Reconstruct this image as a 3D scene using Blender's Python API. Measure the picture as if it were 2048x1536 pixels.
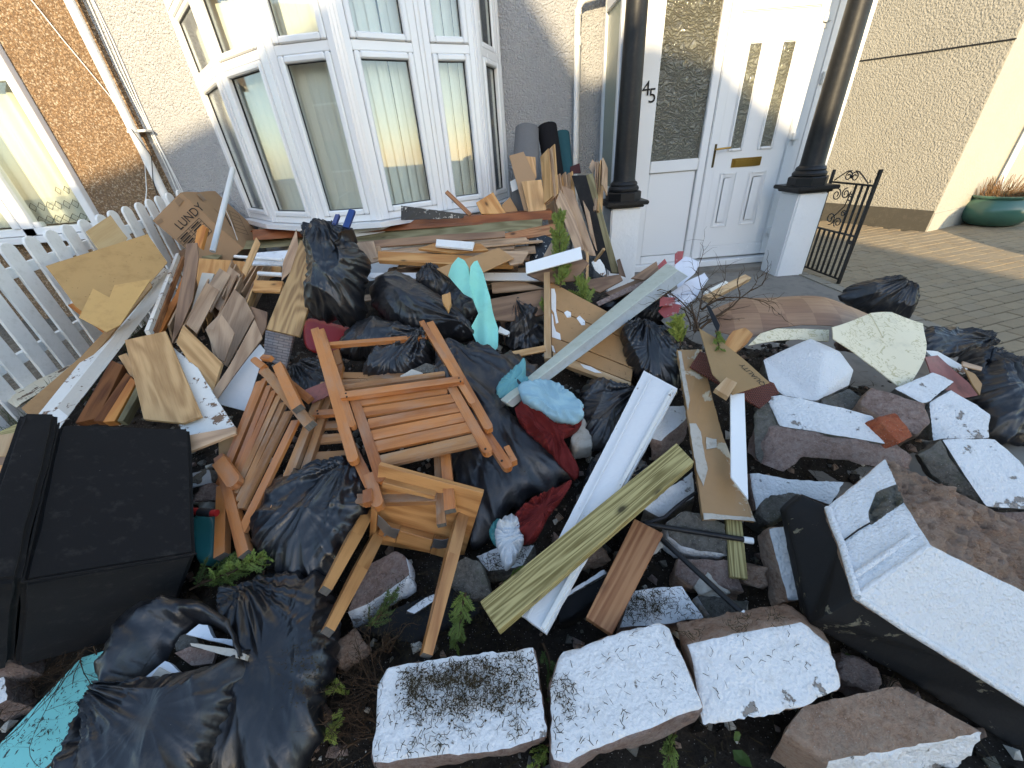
import bpy, bmesh, math, random
import numpy as np
from mathutils import Vector, Matrix, noise as mn
for o in list(bpy.data.objects): bpy.data.objects.remove(o)
SC = bpy.context.scene
COL = SC.collection
R = math.radians
rnd = random.Random(7)

# ------------------------------------------------------------------ camera
FPX, PITCH, ROLL, CAMZ = 769.0, R(31.5), R(4.7), 1.38
cam_d = bpy.data.cameras.new('camera'); cam = bpy.data.objects.new('camera', cam_d); COL.objects.link(cam)
cam_d.sensor_fit = 'HORIZONTAL'; cam_d.sensor_width = 36.0; cam_d.lens = FPX / 2048 * 36.0
cam_d.clip_start = 0.02; cam_d.clip_end = 400
FW = Vector((0, math.cos(PITCH), -math.sin(PITCH))); RT0 = Vector((1, 0, 0)); UP0 = RT0.cross(FW)
CR, SR = math.cos(ROLL), math.sin(ROLL)
RT = RT0 * CR - UP0 * SR; UP = RT0 * SR + UP0 * CR
cam.matrix_world = Matrix(((RT.x, UP.x, -FW.x, 0), (RT.y, UP.y, -FW.y, 0), (RT.z, UP.z, -FW.z, CAMZ), (0, 0, 0, 1)))
SC.camera = cam
CAM = Vector((0, 0, CAMZ))

# ------------------------------------------------------------------ world, sun, exposure
SUN_AZ, SUN_EL = R(14), R(17)            # sun behind the camera, to its left, low winter sun
TOSUN = Vector((-math.sin(SUN_AZ) * math.cos(SUN_EL), -math.cos(SUN_AZ) * math.cos(SUN_EL), math.sin(SUN_EL)))
w = bpy.data.worlds.new('World'); SC.world = w; w.use_nodes = True
nt = w.node_tree; bg = nt.nodes['Background']
sky = nt.nodes.new('ShaderNodeTexSky'); sky.sky_type = 'NISHITA'; sky.sun_disc = False
sky.sun_elevation = SUN_EL; sky.sun_rotation = R(166)
sky.air_density = 1.0; sky.dust_density = 0.5; sky.ozone_density = 0.6
nt.links.new(sky.outputs[0], bg.inputs[0]); bg.inputs[1].default_value = 0.15
sl = bpy.data.lights.new('sun', 'SUN'); sun = bpy.data.objects.new('sun', sl); COL.objects.link(sun)
sl.energy = 2.5; sl.angle = R(0.5); sl.color = (1.0, 0.79, 0.49)
sun.rotation_euler = TOSUN.to_track_quat('Z', 'Y').to_euler(); sun.location = (-6, -12, 9)
SC.view_settings.view_transform = 'Standard'; SC.view_settings.look = 'None'
SC.view_settings.exposure = 1.82; SC.view_settings.gamma = 1.0; SC.view_settings.use_curve_mapping = False
SC.render.engine = 'CYCLES'

# ------------------------------------------------------------------ pixel -> place
def ray(x, y):
    return RT * ((x - 1024) / FPX) - UP * ((y - 768) / FPX) + FW
def at(x, y, Z=None, Y=None, X=None, d=None):
    r = ray(x, y)
    if Z is not None: t = (Z - CAMZ) / r.z
    elif Y is not None: t = Y / r.y
    elif X is not None: t = X / r.x
    else: t = d
    return CAM + r * t
def pz(p):
    if len(p) == 3: return at(p[0], p[1], Z=p[2])
    return at(p[0], p[1], **{p[2]: p[3]})
def corner3(V, A, C, E, t=None, Z=None, Y=None, sel=None):
    """three edges of a right-angled box corner seen at V, A, C, E: gives the four places"""
    r = [np.array(ray(*q)) for q in (V, A, C, E)]
    v = np.array(at(V[0], V[1], Z=Z, Y=Y, d=t)) - np.array(CAM); tv = v[1] / r[0][1] if abs(r[0][1]) > 1e-6 else v[2] / r[0][2]
    s = np.array([tv, tv, tv])
    best = None
    for trial in range(160):
        s = tv * (1 + np.array([rnd.uniform(-.35, .35) for _ in range(3)])) if trial else s
        for it in range(60):
            p = [r[i + 1] * s[i] - v for i in range(3)]
            f = np.array([p[0] @ p[1], p[0] @ p[2], p[1] @ p[2]])
            J = np.array([[r[1] @ p[1], p[0] @ r[2], 0], [r[1] @ p[2], 0, p[0] @ r[3]], [0, r[2] @ p[2], p[1] @ r[3]]])
            try: s = s - np.clip(np.linalg.solve(J, f), -.1 * tv, .1 * tv)
            except Exception: break
        if np.all(s > .2 * tv) and np.abs(f).max() < 1e-6:
            sc = np.abs(s - tv).sum()
            if sel and not sel(*[Vector(v)] , *[Vector(r[i + 1] * s[i]) for i in range(3)]): continue
            if best is None or sc < best[0]: best = (sc, s.copy())
    s = best[1] if best else np.array([tv] * 3)
    return [CAM + Vector(v)] + [CAM + Vector(r[i + 1] * s[i]) for i in range(3)]

class Fr:
    """a plane in the place; p(x, y, off) is where the sight line through a picture point meets it"""
    def __init__(s, c, n):
        s.c = Vector(c); s.n = Vector(n).normalized()
        if s.n.dot(CAM - s.c) < 0: s.n = -s.n
    def p(s, x, y, off=0):
        r = ray(x, y); c = s.c + s.n * off
        return CAM + r * ((c - CAM).dot(s.n) / r.dot(s.n))
def fr3(a, b, c):
    a, b, c = pz(a), pz(b), pz(c); return Fr(a, (b - a).cross(c - a))
def frz(pts, Zc, n, ax='Z'):
    x = sum(p[0] for p in pts) / len(pts); y = sum(p[1] for p in pts) / len(pts)
    return Fr(at(x, y, **{ax: Zc}), n)

# ------------------------------------------------------------------ object helpers
WL = {}
def tag(o, label=None, cat=None, group=None, kind=None):
    if label: o['label'] = label
    if cat: o['category'] = cat
    if group: o['group'] = group
    if kind: o['kind'] = kind
    return o
def thing(name, label, cat, loc, group=None):
    o = bpy.data.objects.new(name, None); COL.objects.link(o); o.location = loc; o.empty_display_size = .05
    WL[o.name] = Vector(loc); return tag(o, label, cat, group)
def link(name, me, parent=None, origin=None):
    o = bpy.data.objects.new(name, me); COL.objects.link(o)
    if parent:
        o.parent = parent; WL[o.name] = WL[parent.name].copy(); me.transform(Matrix.Translation(-WL[parent.name]))
    else:
        if origin is None:
            co = np.empty(len(me.vertices) * 3); me.vertices.foreach_get('co', co); co = co.reshape(-1, 3)
            lo, hi = co.min(0), co.max(0); origin = Vector(((lo[0] + hi[0]) / 2, (lo[1] + hi[1]) / 2, lo[2]))
        o.location = origin; me.transform(Matrix.Translation(-Vector(origin))); WL[o.name] = Vector(origin)
    return o
def fin(name, bm, mats, parent=None, smooth=False, axis=None, nrm=None, normals=True):
    """bmesh in world coordinates -> object, with metre UVs along the grain"""
    if normals: bmesh.ops.recalc_face_normals(bm, faces=bm.faces)
    if axis is None:
        axis = Vector((1, 0, 0))
    ax = Vector(axis).normalized(); n = Vector(nrm or (0, 0, 1)); n = (n - ax * n.dot(ax))
    n = n.normalized() if n.length > 1e-4 else ax.orthogonal().normalized(); pp = n.cross(ax)
    uvl = bm.loops.layers.uv.verify()
    for f in bm.faces:
        f.smooth = smooth
        fn = f.normal
        for l in f.loops:
            c = l.vert.co
            if abs(fn.dot(ax)) > .8: l[uvl].uv = (c.dot(n) * .5, c.dot(pp))
            elif abs(fn.dot(n)) > .5: l[uvl].uv = (c.dot(ax), c.dot(pp))
            else: l[uvl].uv = (c.dot(ax), c.dot(n) + .37)
    me = bpy.data.meshes.new(name); bm.to_mesh(me); bm.free()
    for m in (mats if isinstance(mats, (list, tuple)) else [mats]): me.materials.append(MAT(m))
    return link(name, me, parent)
def rawmesh(name, V, F, mats, parent=None, smooth=False, mi=None, origin=None):
    me = bpy.data.meshes.new(name); me.from_pydata([tuple(v) for v in V], [], F)
    for m in (mats if isinstance(mats, (list, tuple)) else [mats]): me.materials.append(MAT(m))
    if smooth: me.polygons.foreach_set('use_smooth', [True] * len(me.polygons))
    if mi is not None: me.polygons.foreach_set('material_index', mi)
    me.update(); return link(name, me, parent, origin)
def dice(bm, L, it=8):
    for _ in range(it):
        bmesh.ops.triangulate(bm, faces=[f for f in bm.faces if len(f.verts) > 3])
        e = [e for e in bm.edges if e.calc_length() > L]
        if not e: break
        bmesh.ops.subdivide_edges(bm, edges=e, cuts=1)
    bmesh.ops.triangulate(bm, faces=[f for f in bm.faces if len(f.verts) > 3])
def polyslab(bm, top, n, t, mi=0, smi=None):
    """closed slab: outline top (world), pushed back by t along -n"""
    a = [bm.verts.new(p) for p in top]; b = [bm.verts.new(p - n * t) for p in top]
    f = [bm.faces.new(a)]; f[0].material_index = mi; g = bm.faces.new(b[::-1]); g.material_index = mi if smi is None else smi
    k = len(a)
    for i in range(k):
        s = bm.faces.new((a[i], b[i], b[(i + 1) % k], a[(i + 1) % k])); s.material_index = mi if smi is None else smi
        f.append(s)
    return f
def jagged(pts, amp, step, seed):
    """rough broken outline"""
    out = []; k = len(pts)
    for i in range(k):
        a, b = pts[i], pts[(i + 1) % k]; m = max(1, int((b - a).length / step))
        for j in range(m):
            q = a.lerp(b, j / m)
            if j: q = q + Vector((mn.noise(q * 31 + Vector((seed, 0, 0))), mn.noise(q * 31 + Vector((0, seed, 9))), mn.noise(q * 31 + Vector((5, 3, seed))))) * amp
            out.append(q)
    return out
SEED = [0]
def slab(name, pts, pl, t, mat, label=None, cat=None, parent=None, grain=None, bevel=.0015, jag=0, warp=None, dic=None, group=None, smat=None, smooth=False):
    """flat piece: outline traced in the picture, laid on a real plane pl = Fr or (height, normal) or ('Y', depth, normal)"""
    f = pl if isinstance(pl, Fr) else (frz(pts, pl[1], pl[2], pl[0]) if isinstance(pl[0], str) else frz(pts, pl[0], pl[1]))
    top = [f.p(p[0], p[1]) for p in pts]
    if grain is None:
        L = [((top[(i + 1) % len(top)] - top[i]).length, i) for i in range(len(top))]; i = max(L)[1]; ax = top[(i + 1) % len(top)] - top[i]
    elif isinstance(grain, tuple) and isinstance(grain[0], tuple): ax = f.p(*grain[1]) - f.p(*grain[0])
    else: ax = top[grain[1]] - top[grain[0]]
    SEED[0] += 1
    if jag: top = jagged(top, jag, .012, SEED[0] * 1.7)
    bm = bmesh.new(); polyslab(bm, top, f.n, t, 0, 1 if smat else 0)
    if warp:
        dice(bm, dic or .03)
        c = sum(top, Vector()) / len(top); u = ax.normalized(); v = f.n.cross(u)
        for vt in bm.verts:
            d = vt.co - c; vt.co += f.n * warp(d.dot(u), d.dot(v))
    elif bevel and not jag:
        bmesh.ops.bevel(bm, geom=list(bm.edges), offset=min(bevel, t * .3), segments=1, affect='EDGES', clamp_overlap=True)
    o = fin(name, bm, [mat, smat] if smat else mat, parent, axis=ax, nrm=f.n, smooth=smooth or bool(warp))
    if warp: o.data.set_sharp_from_angle(angle=R(40))
    return tag(o, label, cat, group) if label else o
def bar(name, a, b, w, h, mat, up=(0, 0, 1), parent=None, label=None, cat=None, bevel=.003, w2=None, h2=None, group=None, round_end=False, endmat=None):
    """squared timber from a to b (world), w across, h along up; may taper"""
    a, b = Vector(a), Vector(b); ax = (b - a).normalized(); up = Vector(up); up = (up - ax * up.dot(ax)).normalized(); sd = ax.cross(up)
    w2 = w2 or w; h2 = h2 or h; bm = bmesh.new()
    secs = [(a, w, h), (b, w2, h2)]
    if round_end:
        r = w2 / 2; secs = [(a, w, h)] + [(b - ax * r + ax * r * math.sin(q), max(w2 * math.cos(q), .3 * w2), h2) for q in (0, .5, .95, 1.3)]
    rings = []
    for c, ww, hh in secs:
        rings.append([bm.verts.new(c + sd * (ww / 2 * i) + up * (hh / 2 * j)) for i, j in ((-1, -1), (1, -1), (1, 1), (-1, 1))])
    for q in range(len(rings) - 1):
        for i in range(4): bm.faces.new((rings[q][i], rings[q][(i + 1) % 4], rings[q + 1][(i + 1) % 4], rings[q + 1][i]))
    bm.faces.new(rings[0][::-1]); e = bm.faces.new(rings[-1])
    if endmat: e.material_index = 1
    if bevel: bmesh.ops.bevel(bm, geom=[e for e in bm.edges if e.calc_face_angle(0) > .5], offset=bevel, segments=2, affect='EDGES', clamp_overlap=True)
    o = fin(name, bm, [mat, endmat] if endmat else mat, parent, axis=ax, nrm=up)
    return tag(o, label, cat, group) if label else o
def tube(name, pts, r, mat, parent=None, seg=10, label=None, cat=None, r2=None, group=None, cap=True):
    pts = [Vector(p) for p in pts]; V, F = [], []; k = len(pts)
    up = Vector((.13, .31, .94))
    for i, p in enumerate(pts):
        d = (pts[min(i + 1, k - 1)] - pts[max(i - 1, 0)]).normalized(); s = d.cross(up).normalized(); t = s.cross(d)
        rr = r + ((r2 if r2 is not None else r) - r) * i / (k - 1)
        for j in range(seg):
            q = 2 * math.pi * j / seg; V.append(p + (s * math.cos(q) + t * math.sin(q)) * rr)
    for i in range(k - 1):
        for j in range(seg): F.append((i * seg + j, i * seg + (j + 1) % seg, (i + 1) * seg + (j + 1) % seg, (i + 1) * seg + j))
    if cap: F.append(tuple(range(seg))[::-1]); F.append(tuple((k - 1) * seg + j for j in range(seg)))
    o = rawmesh(name, V, F, mat, parent, smooth=True)
    o.data.set_sharp_from_angle(angle=R(50))
    return tag(o, label, cat, group) if label else o
def boxm(name, lo, hi, mat, parent=None, bevel=.003, rotz=0, piv=None, label=None, cat=None):
    bm = bmesh.new(); bmesh.ops.create_cube(bm, size=1)
    lo, hi = Vector(lo), Vector(hi)
    for v in bm.verts: v.co = Vector(((lo.x + hi.x) / 2 + v.co.x * (hi.x - lo.x), (lo.y + hi.y) / 2 + v.co.y * (hi.y - lo.y), (lo.z + hi.z) / 2 + v.co.z * (hi.z - lo.z)))
    if bevel: bmesh.ops.bevel(bm, geom=list(bm.edges), offset=bevel, segments=2, affect='EDGES', clamp_overlap=True)
    if rotz: bmesh.ops.rotate(bm, verts=bm.verts, cent=piv or (lo + hi) / 2, matrix=Matrix.Rotation(rotz, 3, 'Z'))
    d = hi - lo; ax = (1, 0, 0) if d.x > d.z else (0, 0, 1)
    o = fin(name, bm, mat, parent, axis=ax, nrm=(0, 1, 0))
    return tag(o, label, cat) if label else o
def crease(p, s, octs=((7, 1), (15, .5), (33, .22))):
    h = 0
    for f, a in octs: h += a * (1 - abs(mn.noise(Vector((p[0] * f + s, p[1] * f + s * 1.7, p[2] * f - s)))) * 2)
    return h
def catmull(P, n):
    P = np.array(P, float); k = len(P); out = []
    for i in range(k):
        p0, p1, p2, p3 = P[i - 1], P[i], P[(i + 1) % k], P[(i + 2) % k]
        for t in np.linspace(0, 1, 12, endpoint=False):
            out.append(.5 * (2 * p1 + (p2 - p0) * t + (2 * p0 - 5 * p1 + 4 * p2 - p3) * t * t + (3 * p1 - p0 - 3 * p2 + p3) * t ** 3))
    out = np.array(out); d = np.r_[0, np.cumsum(np.linalg.norm(np.diff(np.r_[out, out[:1]], axis=0), axis=1))]
    s = np.linspace(0, d[-1], n, endpoint=False); q = np.r_[out, out[:1]]
    return np.c_[np.interp(s, d, q[:, 0]), np.interp(s, d, q[:, 1])]
def bag(name, pts, pl, f, b, mat, label=None, cat=None, parent=None, amp=.012, fold=None, stretch=.35, rings=40, segs=200, radial=.5, pw=2.4, group=None, seed=None, fs=1.0, neck=None, rag=.10):
    """filled soft shape: outline traced, bulging f towards the viewer and b behind, with sharp folds"""
    fr = pl if isinstance(pl, Fr) else (frz(pts, pl[1], pl[2], pl[0]) if isinstance(pl[0], str) else frz(pts, pl[0], pl[1]))
    W = [fr.p(*p) for p in pts]; c = sum(W, Vector()) / len(W)
    ux = (W[1] - W[0]).normalized(); uy = fr.n.cross(ux)
    o2 = catmull([((q - c).dot(ux), (q - c).dot(uy)) for q in W], segs)
    size = math.sqrt(np.ptp(o2[:, 0]) * np.ptp(o2[:, 1]))
    SEED[0] += 1; s = (seed if seed is not None else SEED[0]) * 3.71
    if fold:
        fd = fr.p(*fold[1]) - fr.p(*fold[0]); fd = Vector((fd.dot(ux), fd.dot(uy))).normalized()
    else: fd = Vector((1, 0))
    nk = None
    if neck: q = fr.p(*neck) - c; nk = (q.dot(ux), q.dot(uy))
    V = []
    rid = lambda x, y, z: 1 - 2 * abs(mn.noise(Vector((x, y, z)))) ** .75
    def pt(x, y, r, ang, side):
        base = max(0, 1 - r ** pw) ** .6
        a = x * fd.x + y * fd.y; bb = -x * fd.y + y * fd.x
        wx = mn.noise(Vector((x * 5 * fs + s, y * 5 * fs, 1))) * .05 / fs; wy = mn.noise(Vector((x * 5 * fs, y * 5 * fs + s, 7))) * .05 / fs
        a += wx; bb += wy
        wr = rid(a * stretch * 6 * fs + s, bb * 6 * fs, .3 * side) + .55 * rid(a * stretch * 13 * fs, bb * 13 * fs + s, 2 + side) + .10 * rid(a * .5 * 28 * fs, bb * 28 * fs, s + side)
        wr -= .7
        rad = rid(math.cos(ang) * 4.2 + s, math.sin(ang) * 4.2, r * .5 + side) * r * r * radial
        if nk:
            dx, dy = x - nk[0], y - nk[1]; dn = math.hypot(dx, dy) / max(size, .05); an = math.atan2(dy, dx)
            rad += 1.5 * rid(math.cos(an) * 6 + s, math.sin(an) * 6, dn * .6) * math.exp(-(dn / .45) ** 2)
        h = (f if side > 0 else -b) * base + side * amp * (wr + rad) * (.45 + .55 * min(1, 3 * base))
        k = 1 + rag * (rid(math.cos(ang) * 5 + s, math.sin(ang) * 5, 2 * r) - .35) * r * r
        return c + ux * (x * k) + uy * (y * k) + fr.n * h
    for side in (1, -1):
        V.append(pt(0, 0, 0, 0, side))
        for i in range(1, rings + (1 if side > 0 else 0)):
            r = (i / rings) ** .85
            for j in range(segs):
                x, y = o2[j] * r; V.append(pt(x, y, r, math.atan2(y, x), side))
    F = []; A = 1; nb = 1 + rings * segs; B = nb + 1
    for j in range(segs):
        k = (j + 1) % segs
        F.append((0, A + j, A + k)); F.append((nb, B + k, B + j))
        for i in range(rings - 1): F.append((A + i * segs + j, A + (i + 1) * segs + j, A + (i + 1) * segs + k, A + i * segs + k))
        for i in range(rings - 2): F.append((B + i * segs + j, B + i * segs + k, B + (i + 1) * segs + k, B + (i + 1) * segs + j))
        e, g = A + (rings - 1) * segs, B + (rings - 2) * segs
        F.append((e + j, g + j, g + k, e + k))
    if (V[A + 1] - V[0]).cross(V[A + 3] - V[0]).dot(fr.n) < 0: F = [q[::-1] for q in F]
    o = rawmesh(name, V, F, mat, parent, smooth=True)
    return tag(o, label, cat, group) if label else o
def block(name, top, drop, mats, fm=None, label=None, cat=None, parent=None, L=.022, amp=.004, freq=14, soft=1, group=None, seed=None, strat=None):
    """broken masonry: top outline [(x, y, Z)], drop = vector (or picture point of the first corner's foot); mats per face"""
    T = [pz(p) for p in top]
    d = Vector(drop) if len(drop) == 3 and abs(drop[0]) < 5 else pz(drop) - T[0]
    bm = bmesh.new(); a = [bm.verts.new(p) for p in T]; b = [bm.verts.new(p + d + Vector((rnd.uniform(-.012, .012), rnd.uniform(-.012, .012), 0))) for p in T]; k = len(a)
    fs = [bm.faces.new(a)] + [bm.faces.new((a[i], b[i], b[(i + 1) % k], a[(i + 1) % k])) for i in range(k)] + [bm.faces.new(b[::-1])]
    for i, q in enumerate(fs): q.material_index = (fm[i] if fm and i < len(fm) else (0 if i == 0 else min(1, len(mats) - 1)))
    bmesh.ops.recalc_face_normals(bm, faces=bm.faces)
    dice(bm, L)
    for _ in range(soft): bmesh.ops.smooth_vert(bm, verts=bm.verts, factor=.5, use_axis_x=True, use_axis_y=True, use_axis_z=True)
    bm.normal_update(); SEED[0] += 1; s = Vector((SEED[0] * 5.3, 0, 0))
    for v in bm.verts:
        rough = max((1.0 if f.material_index else .35) for f in v.link_faces)
        v.co += v.normal * amp * rough * (mn.noise(v.co * freq + s) * 1.6 + .8 * mn.noise(v.co * freq * 2.7 + s) + .5 * mn.noise(v.co * freq * 6 + s))
    o = fin(name, bm, mats, parent, smooth=True, axis=T[1] - T[0], nrm=(0, 0, 1)); o.data.set_sharp_from_angle(angle=R(50))
    return tag(o, label, cat, group) if label else o
def hull(name, verts, faces, ext, mats, parent=None, L=.018, amp=.004, freq=14, soft=1, bead=None):
    """broken lump whose visible faces share corners; the open rim is pushed back by ext and closed"""
    bm = bmesh.new(); vs = [bm.verts.new(pz(p)) for p in verts]
    for idx, mi in faces: f = bm.faces.new([vs[i] for i in idx]); f.material_index = mi
    be = [e for e in bm.edges if len(e.link_faces) == 1]
    g = bmesh.ops.extrude_edge_only(bm, edges=be)['geom']; nv = [v for v in g if isinstance(v, bmesh.types.BMVert)]
    for f in g:
        if isinstance(f, bmesh.types.BMFace): f.material_index = len(mats) - 1
    for v in nv: v.co += Vector(ext)
    for f in bmesh.ops.holes_fill(bm, edges=[e for e in bm.edges if len(e.link_faces) == 1], sides=0)['faces']: f.material_index = len(mats) - 1
    bmesh.ops.recalc_face_normals(bm, faces=bm.faces); dice(bm, L)
    for _ in range(soft): bmesh.ops.smooth_vert(bm, verts=bm.verts, factor=.5, use_axis_x=True, use_axis_y=True, use_axis_z=True)
    bm.normal_update(); SEED[0] += 1; s = Vector((SEED[0] * 5.3, 0, 0)); rg = set(mats.index(m) for m in mats if 'stone' in m)
    for v in bm.verts:
        k = min((1.0 if f.material_index in rg else .12) for f in v.link_faces)
        v.co += v.normal * amp * k * (mn.noise(v.co * freq + s) * 1.6 + .9 * mn.noise(v.co * freq * 2.7 + s) + .6 * mn.noise(v.co * freq * 6 + s))
    o = fin(name, bm, mats, parent, smooth=True); o.data.set_sharp_from_angle(angle=R(55)); return o
def text_mesh(name, s, fr, x0, y0, x1, y1, hgt, mat, parent, thick=.0015, align='LEFT', off=.0012):
    """flat lettering lying on plane fr, reading from picture point 0 towards 1"""
    cu = bpy.data.curves.new(name, 'FONT'); cu.body = s; cu.size = 1; cu.extrude = 0; cu.align_x = align
    tmp = bpy.data.objects.new('tmp', cu); COL.objects.link(tmp)
    dg = bpy.context.evaluated_depsgraph_get(); me = bpy.data.meshes.new_from_object(tmp.evaluated_get(dg)); bpy.data.objects.remove(tmp)
    a = fr.p(x0, y0, off); ux = (fr.p(x1, y1, off) - a).normalized(); uy = fr.n.cross(ux)
    k = hgt / .69
    me.transform(Matrix(((ux.x * k, uy.x * k, fr.n.x, a.x), (ux.y * k, uy.y * k, fr.n.y, a.y), (ux.z * k, uy.z * k, fr.n.z, a.z), (0, 0, 0, 1))))
    me.name = name; me.materials.clear(); me.materials.append(MAT(mat))
    return link(name, me, parent)
# ------------------------------------------------------------------ materials (procedural)
MATS = {}
class NB:
    def __init__(s, name):
        s.m = bpy.data.materials.new(name); s.m.use_nodes = True; s.t = s.m.node_tree; s.b = s.t.nodes['Principled BSDF']; s.out = s.t.nodes['Material Output']
    def n(s, typ, props=None, **inp):
        q = s.t.nodes.new(typ)
        for k, v in (props or {}).items(): setattr(q, k, v)
        for k, v in inp.items(): s.set(q, k, v)
        return q
    def set(s, q, k, v):
        i = q.inputs[int(k[1:])] if k[0] == 'i' and k[1:].isdigit() else q.inputs[k.replace('_', ' ')]
        if hasattr(v, 'is_output'): s.t.links.new(v, i)
        elif hasattr(v, 'outputs'): s.t.links.new(v.outputs[0], i)
        else: i.default_value = v
    def P(s, **k):
        for a, v in k.items(): s.set(s.b, a, v)
        return s.m
    def math(s, op, a, b=0.0, c=None):
        q = s.n('ShaderNodeMath', {'operation': op}, i0=a, i1=b)
        if c is not None: s.set(q, 'i2', c)
        return q
    def mix(s, f, a, b, mode='MIX'):
        q = s.n('ShaderNodeMix', {'data_type': 'RGBA', 'blend_type': mode}); s.set(q, 'i0', f); s.set(q, 'i6', a); s.set(q, 'i7', b); return q.outputs[2]
    def ramp(s, f, stops):
        q = s.n('ShaderNodeValToRGB', i0=f); cr = q.color_ramp
        while len(cr.elements) < len(stops): cr.elements.new(.5)
        for e, (p, c) in zip(cr.elements, stops): e.position = p; e.color = c if len(c) == 4 else (*c, 1)
        return q.outputs[0]
    def noise(s, vec, scale, detail=3, rough=.55, dist=0.0):
        return s.n('ShaderNodeTexNoise', None, Vector=vec, Scale=scale, Detail=detail, Roughness=rough, Distortion=dist).outputs[0]
    def vor(s, vec, scale, feat='F1', out=0, rnd=1.0):
        return s.n('ShaderNodeTexVoronoi', {'feature': feat}, Vector=vec, Scale=scale, Randomness=rnd).outputs[out]
    def obj(s): return s.n('ShaderNodeTexCoord').outputs['Object']
    def uv(s): return s.n('ShaderNodeTexCoord').outputs['UV']
    def rand(s): return s.n('ShaderNodeObjectInfo').outputs['Random']
    def bump(s, h, dist, strength=1.0, normal=None):
        q = s.n('ShaderNodeBump', None, Height=h, Distance=dist, Strength=strength)
        if normal is not None: s.set(q, 'Normal', normal)
        return q.outputs[0]
def c4(c): return (*c, 1)
def wood(name, light, dark, rings=1.0, rough=.55, spec=.4, dirt=.25, fine=1.0, knots=0.0, var=.25, weather=0.0, rs=(1.3, 7)):
    b = NB(name); r = b.rand(); off = b.math('MULTIPLY', r, 31.7)
    v = b.n('ShaderNodeVectorMath', {'operation': 'ADD'}, i0=b.uv(), i1=b.n('ShaderNodeCombineXYZ', None, X=off, Y=off, Z=off).outputs[0]).outputs[0]
    st = lambda x, y: b.n('ShaderNodeMapping', None, Vector=v, Scale=(x, y, 1)).outputs[0]
    big = b.noise(st(*rs), 1, 2, .5, .3)
    ring = b.math('SINE', b.math('MULTIPLY', big, 46 * rings)); ring = b.math('MULTIPLY_ADD', ring, .5, .5)
    grain = b.noise(st(9, 160), fine, 4, .6); blot = b.noise(st(4, 6), 1, 3)
    f = b.math('ADD', b.math('MULTIPLY', ring, .6), b.math('MULTIPLY', grain, .8)); f = b.math('SUBTRACT', f, .22)
    col = b.ramp(f, [(.1, dark), (.75, light)])
    col = b.mix(b.math('MULTIPLY', b.math('SMOOTH_MIN', blot, .8, .1), dirt), col, c4(tuple(x * .5 for x in dark)))
    if knots:
        kn = b.vor(st(4.5, 9), 1); k2 = b.ramp(kn, [(.05, (1, 1, 1)), (.10, (.35, .35, .35)), (.16, (0, 0, 0))]); col = b.mix(b.math('MULTIPLY', k2, knots), col, c4(tuple(x * .22 for x in dark)))
    if weather:
        wn = b.ramp(b.noise(st(5, 12), 1, 5, .7), [(.45, (0, 0, 0)), (.7, (1, 1, 1))]); col = b.mix(b.math('MULTIPLY', wn, weather), col, (.30, .27, .22, 1))
    hs = b.n('ShaderNodeHueSaturation', None, Color=col, Value=b.math('MULTIPLY_ADD', r, var, 1 - var / 2)); 
    sm = b.noise(b.obj(), 13, 4)
    b.P(Base_Color=hs, Roughness=b.math('MULTIPLY_ADD', sm, .3, rough - .15), Specular_IOR_Level=spec, Normal=b.bump(b.math('ADD', grain, b.math('MULTIPLY', ring, .4)), .0012, .5))
    return b.m
def plain(name, col, rough=.5, spec=.5, metal=0.0, var=.12, scale=9, bump=0.0, dirt=None, dirta=.3, **kw):
    b = NB(name); o = b.obj(); n = b.noise(o, scale, 5, .6)
    c = b.mix(b.math('MULTIPLY', n, var * 2), c4(col), c4(tuple(x * .6 for x in col)))
    if dirt:
        d = b.ramp(b.noise(o, scale * 2.3, 6, .7), [(.5, (0, 0, 0)), (.72, (1, 1, 1))]); c = b.mix(b.math('MULTIPLY', d, dirta), c, c4(dirt))
    b.P(Base_Color=c, Roughness=b.math('MULTIPLY_ADD', n, .25, rough - .12), Specular_IOR_Level=spec, Metallic=metal)
    if bump: b.P(Normal=b.bump(b.noise(o, scale * 6, 4), bump, .6))
    for k, v in kw.items(): b.P(**{k: v})
    return b.m
def chipped(name, paint, under, amount=.5, scale=14, rough=.45, stretch=(1, 1), dirt=.25, uv=False, bump=.0012):
    b = NB(name); v = b.uv() if uv else b.obj()
    v = b.n('ShaderNodeMapping', None, Vector=v, Scale=(stretch[0], stretch[1], 1)).outputs[0]
    n = b.noise(v, scale, 7, .68, .4); n2 = b.noise(v, scale * .28, 4); th = b.math('ADD', b.math('MULTIPLY', n, .7), b.math('MULTIPLY', n2, .45))
    e = .745 - amount * .22
    m = b.ramp(th, [(e, (0, 0, 0)), (e + .012, (1, 1, 1))])
    gr = b.mix(b.math('MULTIPLY', b.noise(v, scale * 2.1, 5), dirt), c4(paint), c4(tuple(x * .45 for x in paint)))
    un = b.mix(b.noise(v, scale * 3, 4), c4(under), c4(tuple(x * .45 for x in under)))
    col = b.mix(m, gr, un)
    b.P(Base_Color=col, Roughness=b.math('MULTIPLY_ADD', m, .35, rough), Normal=b.bump(b.math('SUBTRACT', b.math('MULTIPLY', b.noise(v, scale * 4, 3), .3), m), bump, .8))
    return b.m
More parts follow.
